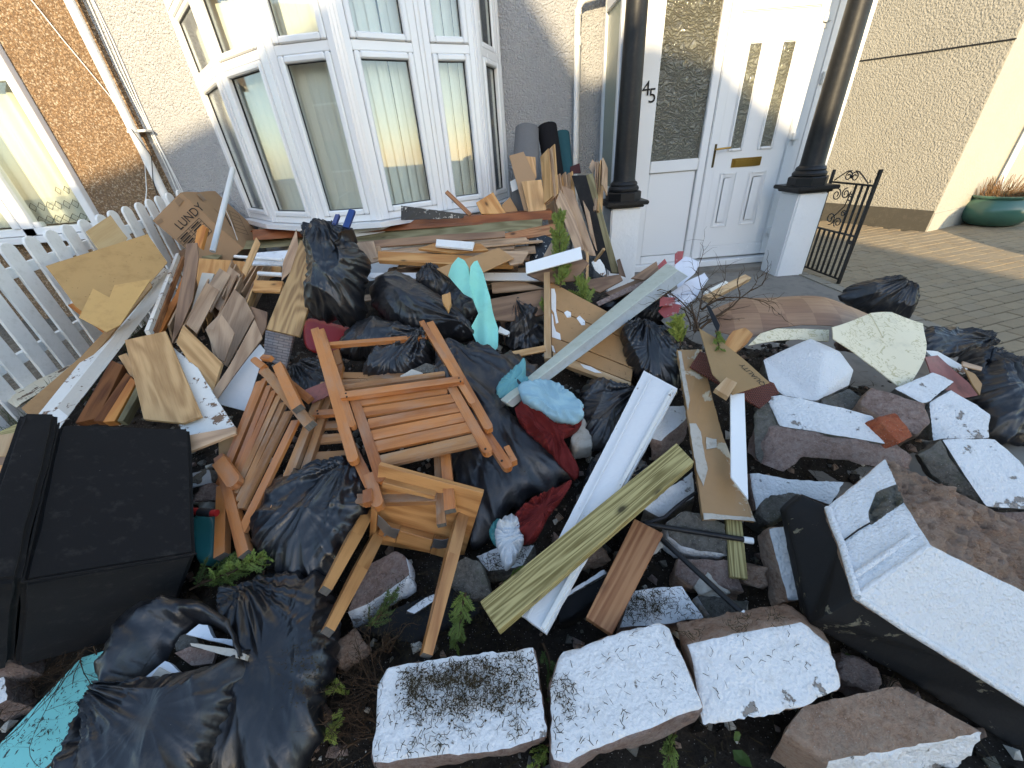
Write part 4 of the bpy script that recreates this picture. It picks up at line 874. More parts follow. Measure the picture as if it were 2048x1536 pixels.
# ------------------------------------------------------------------ the heap: soil and crumbs underneath
def sst(a, b, x): t = min(1, max(0, (x - a) / (b - a))); return t * t * (3 - 2 * t)
def heap(x, y):
    h = .045 + .27 * sst(.55, 2.3, y) * (1 - sst(.45, 1.5, x)) + .12 * sst(2.2, 3.0, y) * (1 - sst(.3, 1.0, x))
    h += .10 * sst(.9, 1.6, y) * sst(.5, .9, x) * (1 - sst(1.7, 2.1, x)) * (1 - sst(2.0, 2.5, y))
    e = sst(-3.15, -2.7, x) * (1 - sst(2.3, 2.85, x)) * (1 - sst(3.2, 3.7, y) * sst(.6, 1.0, x)) * (1 - sst(2.6, 3.0, y) * sst(1.0, 1.4, x))
    return .02 + h * e + .035 * mn.noise(Vector((x * 5, y * 5, 0))) + .018 * mn.noise(Vector((x * 14, y * 14, 3)))
V, F = [], []; NXh, NYh = 190, 130
for j in range(NYh):
    for i in range(NXh):
        x = -3.14 + 6.05 * i / (NXh - 1); y = .02 + 4.0 * j / (NYh - 1); V.append((x, y, heap(x, y)))
for j in range(NYh - 1):
    for i in range(NXh - 1): F.append((j * NXh + i, j * NXh + i + 1, (j + 1) * NXh + i + 1, (j + 1) * NXh + i))
hp_ = rawmesh('garden_soil', V, F, 'soil', None, True); hp_['kind'] = 'structure'; hp_['label'] = 'dark soil and crumbled mortar underneath the rubbish heap'
def crumbs(name, label, cat, n, mats, region, s0, s1, seed, zoff=0):
    r = random.Random(seed); V, F, MI = [], [], []
    base = [Vector(p) for p in ((1, 0, -.4), (-.5, .87, -.4), (-.5, -.87, -.4), (.5, .5, .7), (-.7, .1, .6), (.2, -.7, .75))]; fc = ((0, 1, 3), (1, 4, 3), (1, 2, 4), (2, 5, 4), (2, 0, 5), (0, 3, 5), (3, 4, 5), (0, 2, 1))
    for _ in range(n):
        x, y = r.uniform(region[0], region[1]), r.uniform(region[2], region[3]); s = s0 + (s1 - s0) * r.random() ** 3; a = r.uniform(0, 6.28); i = len(V); mi = r.randrange(len(mats))
        rot = Matrix.Rotation(a, 3, 'Z') @ Matrix.Rotation(r.uniform(-.8, .8), 3, 'X'); q = Vector((x, y, heap(x, y) + s * .2 + zoff))
        for b in base: V.append(q + rot @ Vector((b.x * s * r.uniform(.6, 1.3), b.y * s * r.uniform(.6, 1.2), b.z * s * r.uniform(.5, 1))))
        for f in fc: F.append(tuple(i + k for k in f)); MI.append(mi)
    o = rawmesh(name, V, F, mats, None, False, MI); tag(o, label, cat, kind='stuff'); return o
crumbs('rubble_crumbs', 'small crumbs of mortar, stone and plaster scattered through the heap', 'rubble', 9000, ['stone_pink', 'stone_grey', 'stone_grey', 'plaster', 'stone_brown', 'soil', 'soil', 'soil', 'soil'], (-2.6, 2.6, .1, 2.6), .003, .028, 3)

# ------------------------------------------------------------------ timber and boards, left side
U = (0, 0, 1); UF = (0, -.35, .94)
def S(name, label, cat, pts, pl, t, mat, **k): return slab(name, pts, pl, t, mat, label, cat, **k)
# hardboard, ply and card against the fence
S('hardboard_sheet', 'large tan hardboard sheet leaning on the picket fence', 'board', [(91, 532), (295, 468), (335, 525), (300, 566), (215, 660), (150, 612), (135, 590)], (.80, (.45, -.35, .82)), .004, 'hardboard', bevel=0)
S('hardboard_sheet', 'torn tan hardboard piece with a notch lying on the large sheet', 'board', [(186, 577), (219, 595), (229, 570), (302, 558), (240, 650), (213, 664), (158, 635)], (.765, (.36, -.42, .83)), .005, 'hardboard_b', bevel=0)
S('plywood_offcut', 'pale plywood offcut propped against the white pickets', 'board', [(172, 463), (221, 430), (246, 465), (256, 476), (240, 500), (197, 499)], ('X', -2.98, (.92, -.1, .38)), .009, 'ply')
S('card_scrap', 'small white card scrap between fence and hardboard', 'card', [(141, 597), (167, 604), (162, 615), (140, 607)], (.64, (.3, -.4, .86)), .001, 'white_board', bevel=0)
S('board', 'dark brown board edge standing between fence and hardboard', 'board', [(108, 569), (118, 566), (196, 680), (186, 690)], (.52, (.6, -.3, .74)), .012, 'laminate_dark')
S('plank', 'orange plank edge under the torn hardboard', 'plank', [(135, 610), (145, 606), (216, 660), (210, 668)], (.62, (.3, -.4, .86)), .02, 'orange_batten')
S('board', 'dark grey panel lying behind the hardboard near the carton', 'board', [(320, 497), (350, 485), (392, 512), (360, 530), (335, 523)], (.72, (0, -.3, .95)), .012, 'laminate_dark')
# long painted architraves
def prismpx(name, label, cat, A, B, mats, fm, parent=None):
    """length of moulding: cross section A (pixels with heights) swept to B"""
    bm = bmesh.new(); a = [bm.verts.new(pz(p)) for p in A]; b = [bm.verts.new(pz(p)) for p in B]; k = len(a)
    for i in range(k): f = bm.faces.new((a[i], a[(i + 1) % k], b[(i + 1) % k], b[i])); f.material_index = fm[i]
    bm.faces.new(a[::-1]); bm.faces.new(b); ax = b[0].co - a[0].co
    bmesh.ops.bevel(bm, geom=list(bm.edges), offset=.003, segments=1, affect='EDGES', clamp_overlap=True)
    return tag(fin(name, bm, mats, parent, axis=ax, nrm=UP), label, cat)
prismpx('architrave', 'long white painted door architrave running down the left boards', 'moulding', [(316, 530, .76), (336, 538, .77), (346, 560, .735), (330, 575, .68)], [(68, 838, .40), (112, 815, .42), (136, 834, .385), (110, 870, .33)], ['white_chip', 'grey_shade_paint', 'rust_beam'], [0, 1, 2, 2])  # white moulding; side face has its shade put into a greyer colour
prismpx('architrave', 'short cream painted moulding end poking through by the fence foot', 'moulding', [(4, 797, .26), (18, 786, .27), (44, 806, .27), (32, 816, .24)], [(128, 735, .30), (142, 728, .31), (160, 738, .31), (150, 748, .28)], ['cream_chip'], [0, 0, 0, 0])
S('skirting_board', 'brown backed skirting board on edge left of the white architrave', 'board', [(42, 816), (162, 713), (300, 563), (304, 572), (84, 832), (62, 836)], (.50, (.35, -.45, .82)), .014, 'mdf')
bar('batten', pz((357, 512, .80)), pz((297, 668, .62)), .020, .045, 'white_chip', (.3, -.5, .8), None, 'white painted batten leaning right of the architrave', 'batten')
bar('batten', pz((366, 517, .77)), pz((307, 667, .60)), .022, .04, 'redwood', (.3, -.5, .8), None, 'reddish brown batten tight beside the white batten', 'batten')
S('batten', 'bright orange wide batten leaning in the left stack', 'batten', [(372, 532), (384, 548), (324, 663), (300, 668), (350, 590)], (.66, (.35, -.45, .82)), .03, 'orange_batten')
S('laminate_plank', 'dark brown laminate plank standing tallest in the left stack', 'plank', [(372, 487), (394, 485), (397, 515), (385, 600), (362, 655), (343, 688), (352, 620), (366, 545)], ('Y', 2.55, (.25, -.75, .6)), .010, 'laminate_dark')
S('batten', 'orange splintered batten stub in front of the carton', 'batten', [(394, 459), (405, 449), (413, 455), (402, 498), (389, 486)], ('Y', 2.95, (.1, -.85, .5)), .03, 'orange_batten')
S('pine_board', 'wide orange pine board lying crosswise behind the leaning laminate', 'board', [(394, 516), (480, 522), (562, 532), (560, 548), (500, 562), (432, 582), (386, 580)], (.66, (0, -.45, .9)), .02, 'pine')
S('board', 'grey painted board leaning behind the laminate planks', 'board', [(404, 545), (429, 547), (398, 620), (376, 642)], (.62, (.45, -.4, .8)), .016, 'grey_shade_paint')
S('board', 'grey brown plank end flat below the carton', 'plank', [(402, 503), (442, 510), (436, 517), (404, 519)], (.74, (0, -.4, .9)), .012, 'treated_dull')
LG = 'leaning laminate planks'
S('laminate_plank', 'uppermost of two wide laminate planks, squared top end leaning left', 'plank', [(439, 536), (461, 550), (422, 626), (395, 604)], (.655, (.4, -.45, .8)), .010, 'laminate')
S('laminate_plank', 'foremost long laminate plank leaning beside the dark upright one', 'plank', [(414, 565), (439, 581), (394, 667), (372, 648)], (.625, (.4, -.45, .8)), .010, 'laminate')
S('laminate_plank', 'laminate plank with angled top standing behind the notched piece', 'plank', [(458, 532), (481, 549), (440, 622), (424, 610)], (.64, (.4, -.45, .8)), .010, 'laminate')
for k, (a, b, lab) in enumerate((((470, 533), (446, 600), 'laminate plank edge, first of the thin edges left of the tall splinter'), ((478, 540), (452, 606), 'laminate plank edge, second of the thin edges left of the tall splinter'), ((520, 531), (482, 590), 'laminate plank edge, first of three dark edges right of the splinter'), ((527, 531), (490, 596), 'laminate plank edge, second of three dark edges right of the splinter'), ((541, 531), (500, 608), 'laminate plank edge, third and longest of three dark edges'))):
    bar('laminate_plank', pz((*a, .70)), pz((*b, .56)), .009, .11, 'laminate', (.15, -.5, .85), None, lab, 'plank', bevel=.001)
S('laminate_plank', 'narrow tall laminate splinter sticking up in the left stack', 'plank', [(512, 474), (521, 487), (492, 553), (483, 541)], ('Y', 2.7, (.3, -.75, .6)), .009, 'oak')
S('laminate_plank', 'wide brown laminate plank with clipped corner in the left stack', 'plank', [(468, 577), (489, 596), (509, 633), (455, 733), (427, 712), (413, 654), (441, 627)], (.585, (.45, -.4, .8)), .010, 'laminate', grain=((468, 577), (427, 712)))
S('laminate_plank', 'brown laminate plank lowest in the leaning stack above the white sheet', 'plank', [(509, 638), (525, 676), (470, 748), (432, 802), (424, 783), (460, 730)], (.555, (.45, -.4, .8)), .010, 'laminate', grain=((509, 640), (432, 800)))
S('laminate_plank', 'notched laminate offcut with a stepped top edge', 'plank', [(410, 657), (427, 659), (443, 628), (470, 666), (449, 724), (436, 716)], (.605, (.45, -.4, .8)), .010, 'laminate', grain=((443, 628), (436, 716)))
S('white_sheet', 'white coated sheet under the leaning laminate stack', 'board', [(520, 688), (530, 700), (492, 822), (430, 806), (470, 745)], (.47, (.4, -.35, .85)), .006, 'white_board')
S('oak_board', 'pale tongue and groove oak offcut beside the torn laminate', 'plank', [(366, 649), (444, 725), (425, 787), (400, 757), (352, 684)], (.60, (.25, -.45, .86)), .022, 'oak', grain=((366, 649), (444, 725)))
S('oak_plank', 'wide oak plank lying flat on top of the left heap', 'plank', [(249, 680), (331, 662), (403, 832), (366, 846), (287, 838)], (.575, (.08, -.32, .94)), .014, 'oak', grain=((290, 671), (345, 838)))
S('painted_board', 'chipped white painted board below the wide oak plank', 'board', [(340, 690), (395, 735), (425, 785), (468, 852), (372, 880), (350, 830)], (.52, (.1, -.3, .95)), .018, 'white_chip', jag=.003, grain=((340, 690), (468, 852)))
S('board', 'brown board directly under the chipped white board', 'board', [(366, 872), (471, 853), (472, 866), (376, 904)], (.49, (.1, -.3, .95)), .014, 'laminate')
S('oak_plank', 'narrow oak plank beneath the wide oak plank', 'plank', [(236, 712), (252, 706), (294, 770), (284, 790)], (.535, (.05, -.35, .93)), .012, 'oak')
for lab, mat, pts, z in (('rust brown square beam running under the wide oak plank', 'rust_beam', [(222, 720), (246, 730), (196, 836), (150, 846)], .50), ('second rust brown beam under the oak plank, nearly hidden', 'rust_beam', [(252, 745), (262, 752), (208, 842), (186, 842)], .49), ('bright orange batten between the rust brown beams', 'orange_batten', [(262, 753), (272, 764), (229, 842), (205, 844)], .51), ('weathered grey brown batten right of the bright orange batten', 'treated_dull', [(274, 768), (281, 782), (246, 842), (234, 842)], .50)):
    S('beam', lab, 'beam', pts, (z, (.15, -.4, .9)), .04, mat)
for lab, mat, pts in (('pale pine board end beside the black box, topmost', 'pine_pale', [(-8, 870), (72, 861), (54, 914), (-8, 912)]), ('orange pine board end beside the black box, middle', 'pine', [(-8, 931), (49, 926), (38, 976), (-8, 977)]), ('pine board end beside the black box, lowest', 'pine_pale', [(-8, 990), (30, 988), (14, 1018), (-8, 1022)]), ('greenish plank end at the fence foot above the pine boards', 'treated', [(-8, 866), (58, 836), (88, 846), (70, 860), (-8, 878)]), ('dark plank sandwiched between the pine board ends', 'laminate_dark', [(-8, 914), (52, 912), (48, 928), (-8, 931)])):
    S('board', lab, 'board', pts, (.36, (.1, -.2, .97)), .018, mat)
S('oak_shelf', 'long curved grain oak shelf board standing in front of the tall bag', 'board', [(600, 480), (629, 486), (624, 502), (629, 522), (626, 585), (598, 673), (532, 658), (562, 585), (580, 545)], ('Y', 2.28, (.12, -.62, .77)), .018, 'oak_long', grain=((612, 483), (566, 664)))
S('board', 'thin light board standing behind the curved grain oak shelf', 'board', [(593, 457), (597, 497), (585, 540), (563, 562), (566, 524)], ('Y', 2.45, (.5, -.7, .5)), .008, 'laminate')
S('brick_print_panel', 'panel printed with grey brick pattern below the oak shelf', 'panel', [(531, 661), (586, 673), (572, 738), (526, 716)], ('Y', 2.1, (0, -.92, .4)), .02, 'brick_print', grain=((531, 661), (586, 673)))
S('board', 'short brown board right of the brick pattern panel top', 'board', [(500, 612), (535, 624), (532, 655), (520, 680), (509, 640)], (.55, (.2, -.6, .77)), .012, 'laminate_dark')
r6 = random.Random(5)
for k in range(16):   # more planks crowded into the leaning stack
    x = 392 + k * 8.6 + r6.uniform(-3, 3); y = 548 + r6.uniform(-14, 26); dx = -38 - r6.uniform(0, 16); zt = .625 + r6.uniform(-.02, .05)
    bar('laminate_plank', pz((x, y, zt)), pz((x + dx, y + 105, zt - .15)), .010, r6.uniform(.08, .15), r6.choice(['laminate', 'laminate', 'laminate_dark', 'oak']), (.35 + r6.uniform(-.1, .1), -.45, .8), None, 'laminate plank crowded into the left leaning stack, %s from the left' % ORD[k], 'plank', bevel=.001, group='planks crowded into the left leaning stack')
# white bits in the gap
S('holed_board', 'white panel with screw holes below the greenish beam', 'panel', [(500, 506), (578, 500), (570, 530), (495, 528)], (.80, (0, -.4, .9)), .015, 'tile_white')
tube('plastic_tube', [pz((470, 513, .82)), pz((566, 520, .80))], .012, 'white_plastic', None, 12, 'white plastic tube lying left of the thin light board', 'tube')
tube('plastic_tube', [pz((518, 547, .72)), pz((566, 550, .72))], .016, 'white_plastic', None, 12, 'marked white plastic tube under the left planks', 'tube')
S('pine_board', 'pine board with knots below the marked white tube', 'board', [(508, 560), (566, 562), (560, 584), (505, 582)], (.66, (0, -.4, .9)), .018, 'pine')
tube('pole', [at(466, 338, Y=3.62), at(425, 503, Y=3.05)], .019, 'grey_tube', None, 16, 'pale grey pole leaning across the cardboard carton', 'pole')
# carton
cb = corner3((361.5, 384.4), (303.5, 441.5), (474, 486), (430, 381), Y=3.7, sel=lambda v, a, c, e: (e - v).dot(v) > 0 and (a - v).dot(v) > 0)
print('carton', [tuple(round(x, 2) for x in q) for q in cb])
Vv, Aa, Cc, Ee = cb; ct = thing('cardboard_carton', 'large brown cardboard carton printed LUNDY tipped by the fence', 'carton', (min(Vv.x, Aa.x), Vv.y, .4))
eA, eC, eE = Aa - Vv, (Cc - Vv) * 1.12, Ee - Vv
def pface(bm, ps): bm.faces.new([bm.verts.new(p) for p in ps])
bm = bmesh.new(); W = [Vv + eA * i + eC * j + eE * k for k in (0, 1) for j in (0, 1) for i in (0, 1)]; vs = [bm.verts.new(p) for p in W]
for f in ((0, 1, 3, 2), (4, 6, 7, 5), (0, 4, 5, 1), (2, 3, 7, 6), (0, 2, 6, 4), (1, 5, 7, 3)): bm.faces.new([vs[i] for i in f])
dice(bm, .06)
for v in bm.verts: v.co += Vector((mn.noise(v.co * 6), mn.noise(v.co * 6 + Vector((4, 0, 0))), mn.noise(v.co * 6 + Vector((0, 4, 0))))) * .006
bmesh.ops.bevel(bm, geom=[e for e in bm.edges if e.calc_face_angle(0) > .8], offset=.004, segments=2, affect='EDGES'); fin('carton_body', bm, 'card', ct, True).data.set_sharp_from_angle(angle=R(35))
f1 = Fr(Vv, eA.cross(eC)); f2 = Fr(Vv, eE.cross(eC))
text_mesh('print', 'LUNDY', f1, 361, 461, 384, 440, .062, 'ink', ct, off=.007)
def linepx(fr, a, b, w, mat, parent, off=.0065, name='print'):
    p, q = fr.p(*a, off), fr.p(*b, off); s = fr.n.cross((q - p).normalized()) * w / 2; return rawmesh(name, [p - s, q - s, q + s, p + s], [(0, 1, 2, 3)], mat, parent)
quad = [(355, 478), (398, 436), (424, 462), (384, 508)]
L_ = lambda i, j, t: (quad[i][0] + (quad[j][0] - quad[i][0]) * t, quad[i][1] + (quad[j][1] - quad[i][1]) * t)
for k in range(6): linepx(f1, L_(0, 3, k / 5), L_(1, 2, k / 5), .0035, 'ink', ct)
for t in (0, .5, 1): linepx(f1, L_(0, 1, t), L_(3, 2, t), .0035, 'ink', ct)
for k in range(5):
    for h_ in range(2):
        a = [(L_(0, 1, h_ * .5 + .07)[i] + (L_(3, 2, h_ * .5 + .07)[i] - L_(0, 1, h_ * .5 + .07)[i]) * (k + .55) / 5) for i in (0, 1)]; b = [(L_(0, 1, h_ * .5 + .40)[i] + (L_(3, 2, h_ * .5 + .40)[i] - L_(0, 1, h_ * .5 + .40)[i]) * (k + .55) / 5) for i in (0, 1)]
        linepx(f1, a, b, .009, 'ink', ct)
q2 = [(458, 421), (477, 430), (497, 470), (472, 462)]
for t in (0, .2, .4, .6, .8, 1):
    linepx(f2, [q2[0][i] + (q2[3][i] - q2[0][i]) * t for i in (0, 1)], [q2[1][i] + (q2[2][i] - q2[1][i]) * t for i in (0, 1)], .004, 'ink', ct)
linepx(f2, q2[0], q2[3], .004, 'ink', ct); linepx(f2, q2[1], q2[2], .004, 'ink', ct); linepx(f2, (450, 428), (462, 452), .012, 'ink', ct); linepx(f2, (428, 417), (444, 434), .006, 'ink', ct)
for pp_ in ([(349, 402), (358, 393), (367, 401), (358, 413)], [(312, 443), (322, 436), (327, 443), (317, 450)]): slab('tape', pp_, Fr(f1.c + f1.n * .006, f1.n), .0008, 'tape', parent=ct, bevel=0)
slab('tape', [(393, 388), (400, 386), (412, 399), (406, 402)], Fr(f2.c + f2.n * .006, f2.n), .0008, 'tape', parent=ct, bevel=0)
tube('string', [f2.p(452, 421, .012), f2.p(462, 443, .012), f2.p(475, 480, .012)], .0022, 'jar_label', ct, 5)
# beams in front of the bay
prismpx('red_beam', 'long red brown moulded timber lying along the window sill', 'beam', [(499, 463, .87), (505, 459, .89), (506, 481, .83), (520, 470, .83)], [(1100, 417, .94), (1104, 421, .95), (1106, 439, .90), (1096, 430, .90)], ['red_beam'], [0, 0, 0, 0])
prismpx('treated_beam', 'long greenish treated beam just below the red timber', 'beam', [(441, 490, .78), (455, 484, .80), (452, 501, .76), (460, 492, .74)], [(1081, 441, .90), (1086, 437, .91), (1083, 459, .86), (1086, 450, .84)], ['treated_dull'], [0, 0, 0, 0])
S('plank', 'brown plank below the right end of the greenish beam', 'plank', [(1010, 466), (1110, 446), (1112, 462), (1100, 470), (1010, 482)], ('Y', 2.95, (0, -.8, .6)), .02, 'redwood')
for k in range(3): S('plank', ('weathered plank under the greenish beam at its left end', 'brown plank under the greenish beam, in its middle', 'dark plank under the greenish beam beside the tall bag')[k], 'plank', ([(585, 488), (700, 478), (704, 492), (590, 503)], [(706, 484), (900, 468), (1010, 462), (1010, 474), (706, 498)], [(704, 496), (760, 492), (764, 512), (716, 524)])[k], ('Y', 2.9 - .05 * k, (0, -.8, .6)), .02, ('treated_dull', 'laminate_dark', 'laminate')[k])
# flat stack of laminate in front of the bay
SG = 'laminate planks stacked flat below the bay window'
r5 = random.Random(11)
for k in range(26):
    L = r5.uniform(.55, 1.15); cx = r5.uniform(-.55, -.05); z = .50 + .0125 * k; cy = 2.78 + r5.uniform(-.09, .06) - .006 * (k - 13) + (.1 if k > 20 else 0); a = r5.uniform(-.14, .12)
    d = Vector((math.cos(a), math.sin(a), r5.uniform(-.015, .015))) * L / 2; c = Vector((cx, cy, z))
    bar('laminate_plank', c - d, c + d, .17 if k % 3 else .12, .0085, r5.choice(['laminate', 'laminate_dark', 'laminate_dark', 'laminate']), (0, r5.uniform(-.1, .02), 1), None, 'thin laminate plank in the flat stack under the bay, %s from the top' % ORD[25 - k], 'plank', bevel=.001, group=SG)
S('painted_strip', 'cream painted strip lying on top of the flat laminate stack', 'strip', [(873, 478), (949, 484), (945, 498), (871, 491)], (.872, (0, -.25, .97)), .014, 'white_gloss')
S('pine_offcut', 'orange pine offcut with pointed end under the cream strip', 'board', [(836, 497), (868, 486), (962, 487), (977, 500), (900, 505)], (.848, (0, -.3, .95)), .016, 'pine')
S('pine_board', 'long orange pine moulding in front of the laminate stack', 'moulding', [(756, 502), (915, 510), (1018, 520), (1027, 531), (912, 529), (756, 520)], (.80, (0, -.4, .9)), .03, 'pine')
S('card_board', 'plain tan board lying across the front of the stack', 'board', [(873, 537), (998, 495), (1028, 516), (962, 546), (900, 556)], (.79, (.05, -.35, .93)), .008, 'panel_tan')
S('laminate_plank', 'wide laminate plank stepping down right of the tan board', 'plank', [(985, 500), (1058, 503), (1045, 525), (1020, 530), (1010, 512)], (.795, (.05, -.3, .95)), .010, 'laminate')
S('board', 'brown board standing left of the flat stack behind the tall bag', 'board', [(712, 485), (747, 482), (758, 522), (735, 528)], ('Y', 2.75, (0, -.7, .7)), .012, 'laminate')
S('white_skirting', 'white skirting strip under the flat laminate stack', 'strip', [(733, 545), (1050, 545), (1082, 561), (742, 556)], (.70, (0, -.55, .83)), .012, 'white_board')
S('rubber_sheet', 'black rubbery sheet crumpled right of the flat stack', 'sheet', [(1058, 478), (1090, 470), (1108, 478), (1092, 510), (1070, 520), (1056, 500)], ('Y', 2.85, (-.1, -.7, .7)), .01, 'black_flake', jag=.004)
S('laminate_plank', 'thin pale edged plank above the black rubbery sheet', 'plank', [(1036, 464), (1042, 462), (1110, 474), (1108, 480)], ('Y', 2.95, (0, -.8, .6)), .01, 'oak')
S('laminate_plank', 'short brown plank upright beside the conifer foot', 'plank', [(1088, 510), (1104, 482), (1112, 500), (1108, 528), (1090, 526)], ('Y', 2.7, (.2, -.8, .5)), .010, 'laminate')
S('white_box_section', 'white plastic box section beside the small conifer', 'panel', [(1051, 525), (1161, 493), (1165, 517), (1052, 547)], (.80, (-.1, -.5, .85)), .008, 'white_plastic')
S('grey_panel', 'dark grey underside panel below the white box section', 'panel', [(1053, 549), (1166, 518), (1178, 526), (1150, 562), (1092, 566)], (.71, (-.1, -.75, .65)), .012, 'laminate_dark')
for lab, pts, z, m in (('dark brown board sloping behind the black bags, upper', [(982, 566), (1036, 559), (1090, 577), (985, 586)], .62, 'laminate'), ('wide dark brown board sloping behind the black bags, lower', [(980, 598), (1088, 578), (1090, 628), (1022, 642), (984, 640)], .56, 'laminate_dark'), ('dark board deep in the gap right of the turquoise foam', [(1000, 640), (1060, 628), (1080, 660), (1010, 690)], .42, 'laminate_dark'), ('narrow board crossing below the foam towards the post', [(1020, 703), (1090, 690), (1092, 702), (1030, 714)], .50, 'oak'), ('brown board right of the conifer behind the leaning panel', [(1170, 560), (1240, 548), (1246, 560), (1200, 585), (1176, 575)], .60, 'laminate_dark')):
    S('board', lab, 'board', pts, (z, (0, -.6, .8)), .012, m)
# --- rolls of carpet and the upright stack beside the porch
def roll(name, label, a, b, r, r2, mat, inner, seg=36, flat=.8):
    a, b = Vector(a), Vector(b); d = (b - a).normalized(); s = d.cross(Vector((0, 1, 0))).normalized(); t = s.cross(d); V, F = [], []
    prof = [(0, r), (.5, (r + r2) / 2), (1, r2)]
    for k, rr in prof:
        for j in range(seg):
            q = 2 * math.pi * j / seg; w_ = 1 + .04 * mn.noise(Vector((math.cos(q) * 2, math.sin(q) * 2, k * 3))); V.append(a.lerp(b, k) + (s * math.cos(q) + t * math.sin(q) * flat) * rr * w_)
    for i in range(2):
        for j in range(seg): F.append((i * seg + j, i * seg + (j + 1) % seg, (i + 1) * seg + (j + 1) % seg, (i + 1) * seg + j))
    F.append(tuple(range(seg))[::-1]); th = thing(name, label, 'carpet', a)
    rawmesh('roll_body', V, F, mat, th, True)
    # spiral of pile at the open end
    sp, sf = [], []; N = 120
    for j in range(N):
        q = 2 * math.pi * 3.2 * j / N; rr = r2 * (1.0 - .8 * j / N) - .004
        for o_, e in ((0, 0), (0, .02), (.006, .02)): sp.append(b + (s * math.cos(q) + t * math.sin(q) * flat) * (rr - o_) + d * (e - .01 + .006 * mn.noise(Vector((j * .9, 0, o_ * 99)))))
    for j in range(N - 1):
        i = j * 3; sf += [(i, i + 3, i + 4, i + 1), (i + 1, i + 4, i + 5, i + 2)]
    rawmesh('pile_edge', sp, sf, inner, th, True); V2 = [b + (s * math.cos(2 * math.pi * j / seg) + t * math.sin(2 * math.pi * j / seg) * flat) * (r2 - .004) - d * .012 for j in range(seg)]
    rawmesh('roll_end', V2, [tuple(range(seg))], inner, th); return th
rg = roll('carpet_roll', 'grey backed carpet roll with rust pile standing by the window', at(1050, 440, Y=3.55), at(1054, 258, Y=3.95), .14, .10, 'carpet_back', 'carpet_rust')
roll('carpet_roll', 'black carpet roll standing between grey and teal ones', at(1122, 440, Y=3.6), at(1094, 254, Y=4.02), .085, .085, 'carpet_black', 'carpet_black')
roll('carpet_roll', 'teal carpet roll half hidden behind the black roll', at(1140, 440, Y=3.75), at(1122, 268, Y=4.15), .075, .075, 'carpet_teal', 'carpet_teal')
slab('paper_label', [(1020, 363), (1032, 357), (1036, 378), (1024, 384)], Fr(at(1028, 370, Y=3.52), (-.3, -.9, .25)), .001, 'jar_label', parent=rg, bevel=0)
up_ = [('plain beige board leaning on the grey carpet roll', [(1018, 311), (1047, 303), (1071, 354), (1060, 423), (1048, 421)], 3.42, 'card', (-.1, -.88, .45)), ('small oak board behind the beige board', [(1050, 312), (1071, 314), (1073, 356), (1058, 360)], 3.50, 'oak', (.1, -.9, .4)), ('wide oak laminate board in front of the carpet rolls', [(1043, 363), (1083, 359), (1093, 422), (1057, 424)], 3.33, 'oak', (0, -.88, .45)),
       ('laminate board with pale edge leaning left of the black panel', [(1111, 405), (1121, 378), (1152, 442), (1168, 500), (1150, 500), (1130, 446)], 3.05, 'laminate', (-.35, -.75, .5)), ('broad laminate board beside the black panel', [(1122, 370), (1146, 381), (1192, 512), (1172, 510), (1140, 440)], 3.12, 'laminate', (-.45, -.7, .5)),
       ('long black painted panel leaning beside the left pier', [(1143, 351), (1172, 350), (1197, 440), (1224, 546), (1196, 524), (1172, 440)], 3.20, 'black_matte', (-.2, -.85, .45)), ('rough edged timber frame right of the black panel', [(1171, 350), (1186, 346), (1199, 405), (1239, 546), (1222, 545), (1192, 420)], 3.22, 'treated_dull', (-.1, -.85, .45)),
       ('maroon board scrap in front of the slim drainpipe', [(1141, 333), (1159, 326), (1162, 346), (1140, 348)], 3.75, 'maroon', (0, -.95, .3)), ('single laminate plank end left of the porch glass', [(1178, 335), (1184, 318), (1192, 326), (1186, 350)], 3.62, 'laminate', (-.3, -.9, .3)),
       ('brown board lying under the rough timber frame', [(1165, 400), (1176, 420), (1192, 500), (1180, 470)], 3.1, 'laminate', (-.5, -.7, .5))]
for lab, pts, y, m, n in up_: S('board', lab, 'board', pts, ('Y', y, n), .010 if 'timber' not in lab else .035, m)
for k, (x, y0, y1, xb) in enumerate(((1089, 306, 360, 1098), (1093, 312, 362, 1101), (1097, 303, 360, 1104), (1101, 297, 356, 1108), (1092, 364, 436, 1112), (1097, 360, 436, 1115), (1102, 357, 436, 1118), (1107, 356, 440, 1122), (1112, 354, 440, 1126), (1117, 362, 400, 1126), (1123, 352, 400, 1132), (1130, 354, 380, 1136), (1136, 351, 380, 1143), (1196, 333, 388, 1192), (1200, 331, 388, 1195), (1205, 328, 388, 1199), (1210, 326, 340, 1209))):
    labs = 'laminate plank on edge in the upright stack by the porch, %s from the left' % ORD[[0, 2, 3, 5, 1, 4, 6, 7, 8, 9, 10, 11, 12, 13, 14, 15, 16][k]]
    bar('laminate_plank', at(x, y0, Y=3.55), at(xb, y1 + 40, Y=3.25), .009, .10, 'laminate' if k % 3 else 'oak', (.55, -.75, .3) if x < 1180 else (-.5, -.8, .3), None, labs, 'plank', bevel=.001, group='laminate planks standing on edge by the porch')
bar('stick', pz((1175, 503, .78)), pz((1174, 560, .60)), .016, .016, 'pine_pale', U, None, 'short upright wooden stick beside the small conifer', 'stick'); bar('stick', pz((1208, 498, .78)), pz((1190, 522, .68)), .016, .014, 'pine_pale', U, None, 'short slanting stick against the black panel', 'stick')
S('painted_offcut', 'peeling white offcut at the foot of the black panel', 'board', [(1183, 524), (1200, 518), (1208, 530), (1213, 552), (1204, 552), (1190, 540)], (.62, (-.1, -.7, .7)), .02, 'white_chip', jag=.004)
S('board', 'small brown triangle of board at the pier foot', 'board', [(1233, 520), (1240, 517), (1252, 555), (1238, 550)], ('Y', 3.0, (-.3, -.85, .4)), .01, 'laminate_dark')
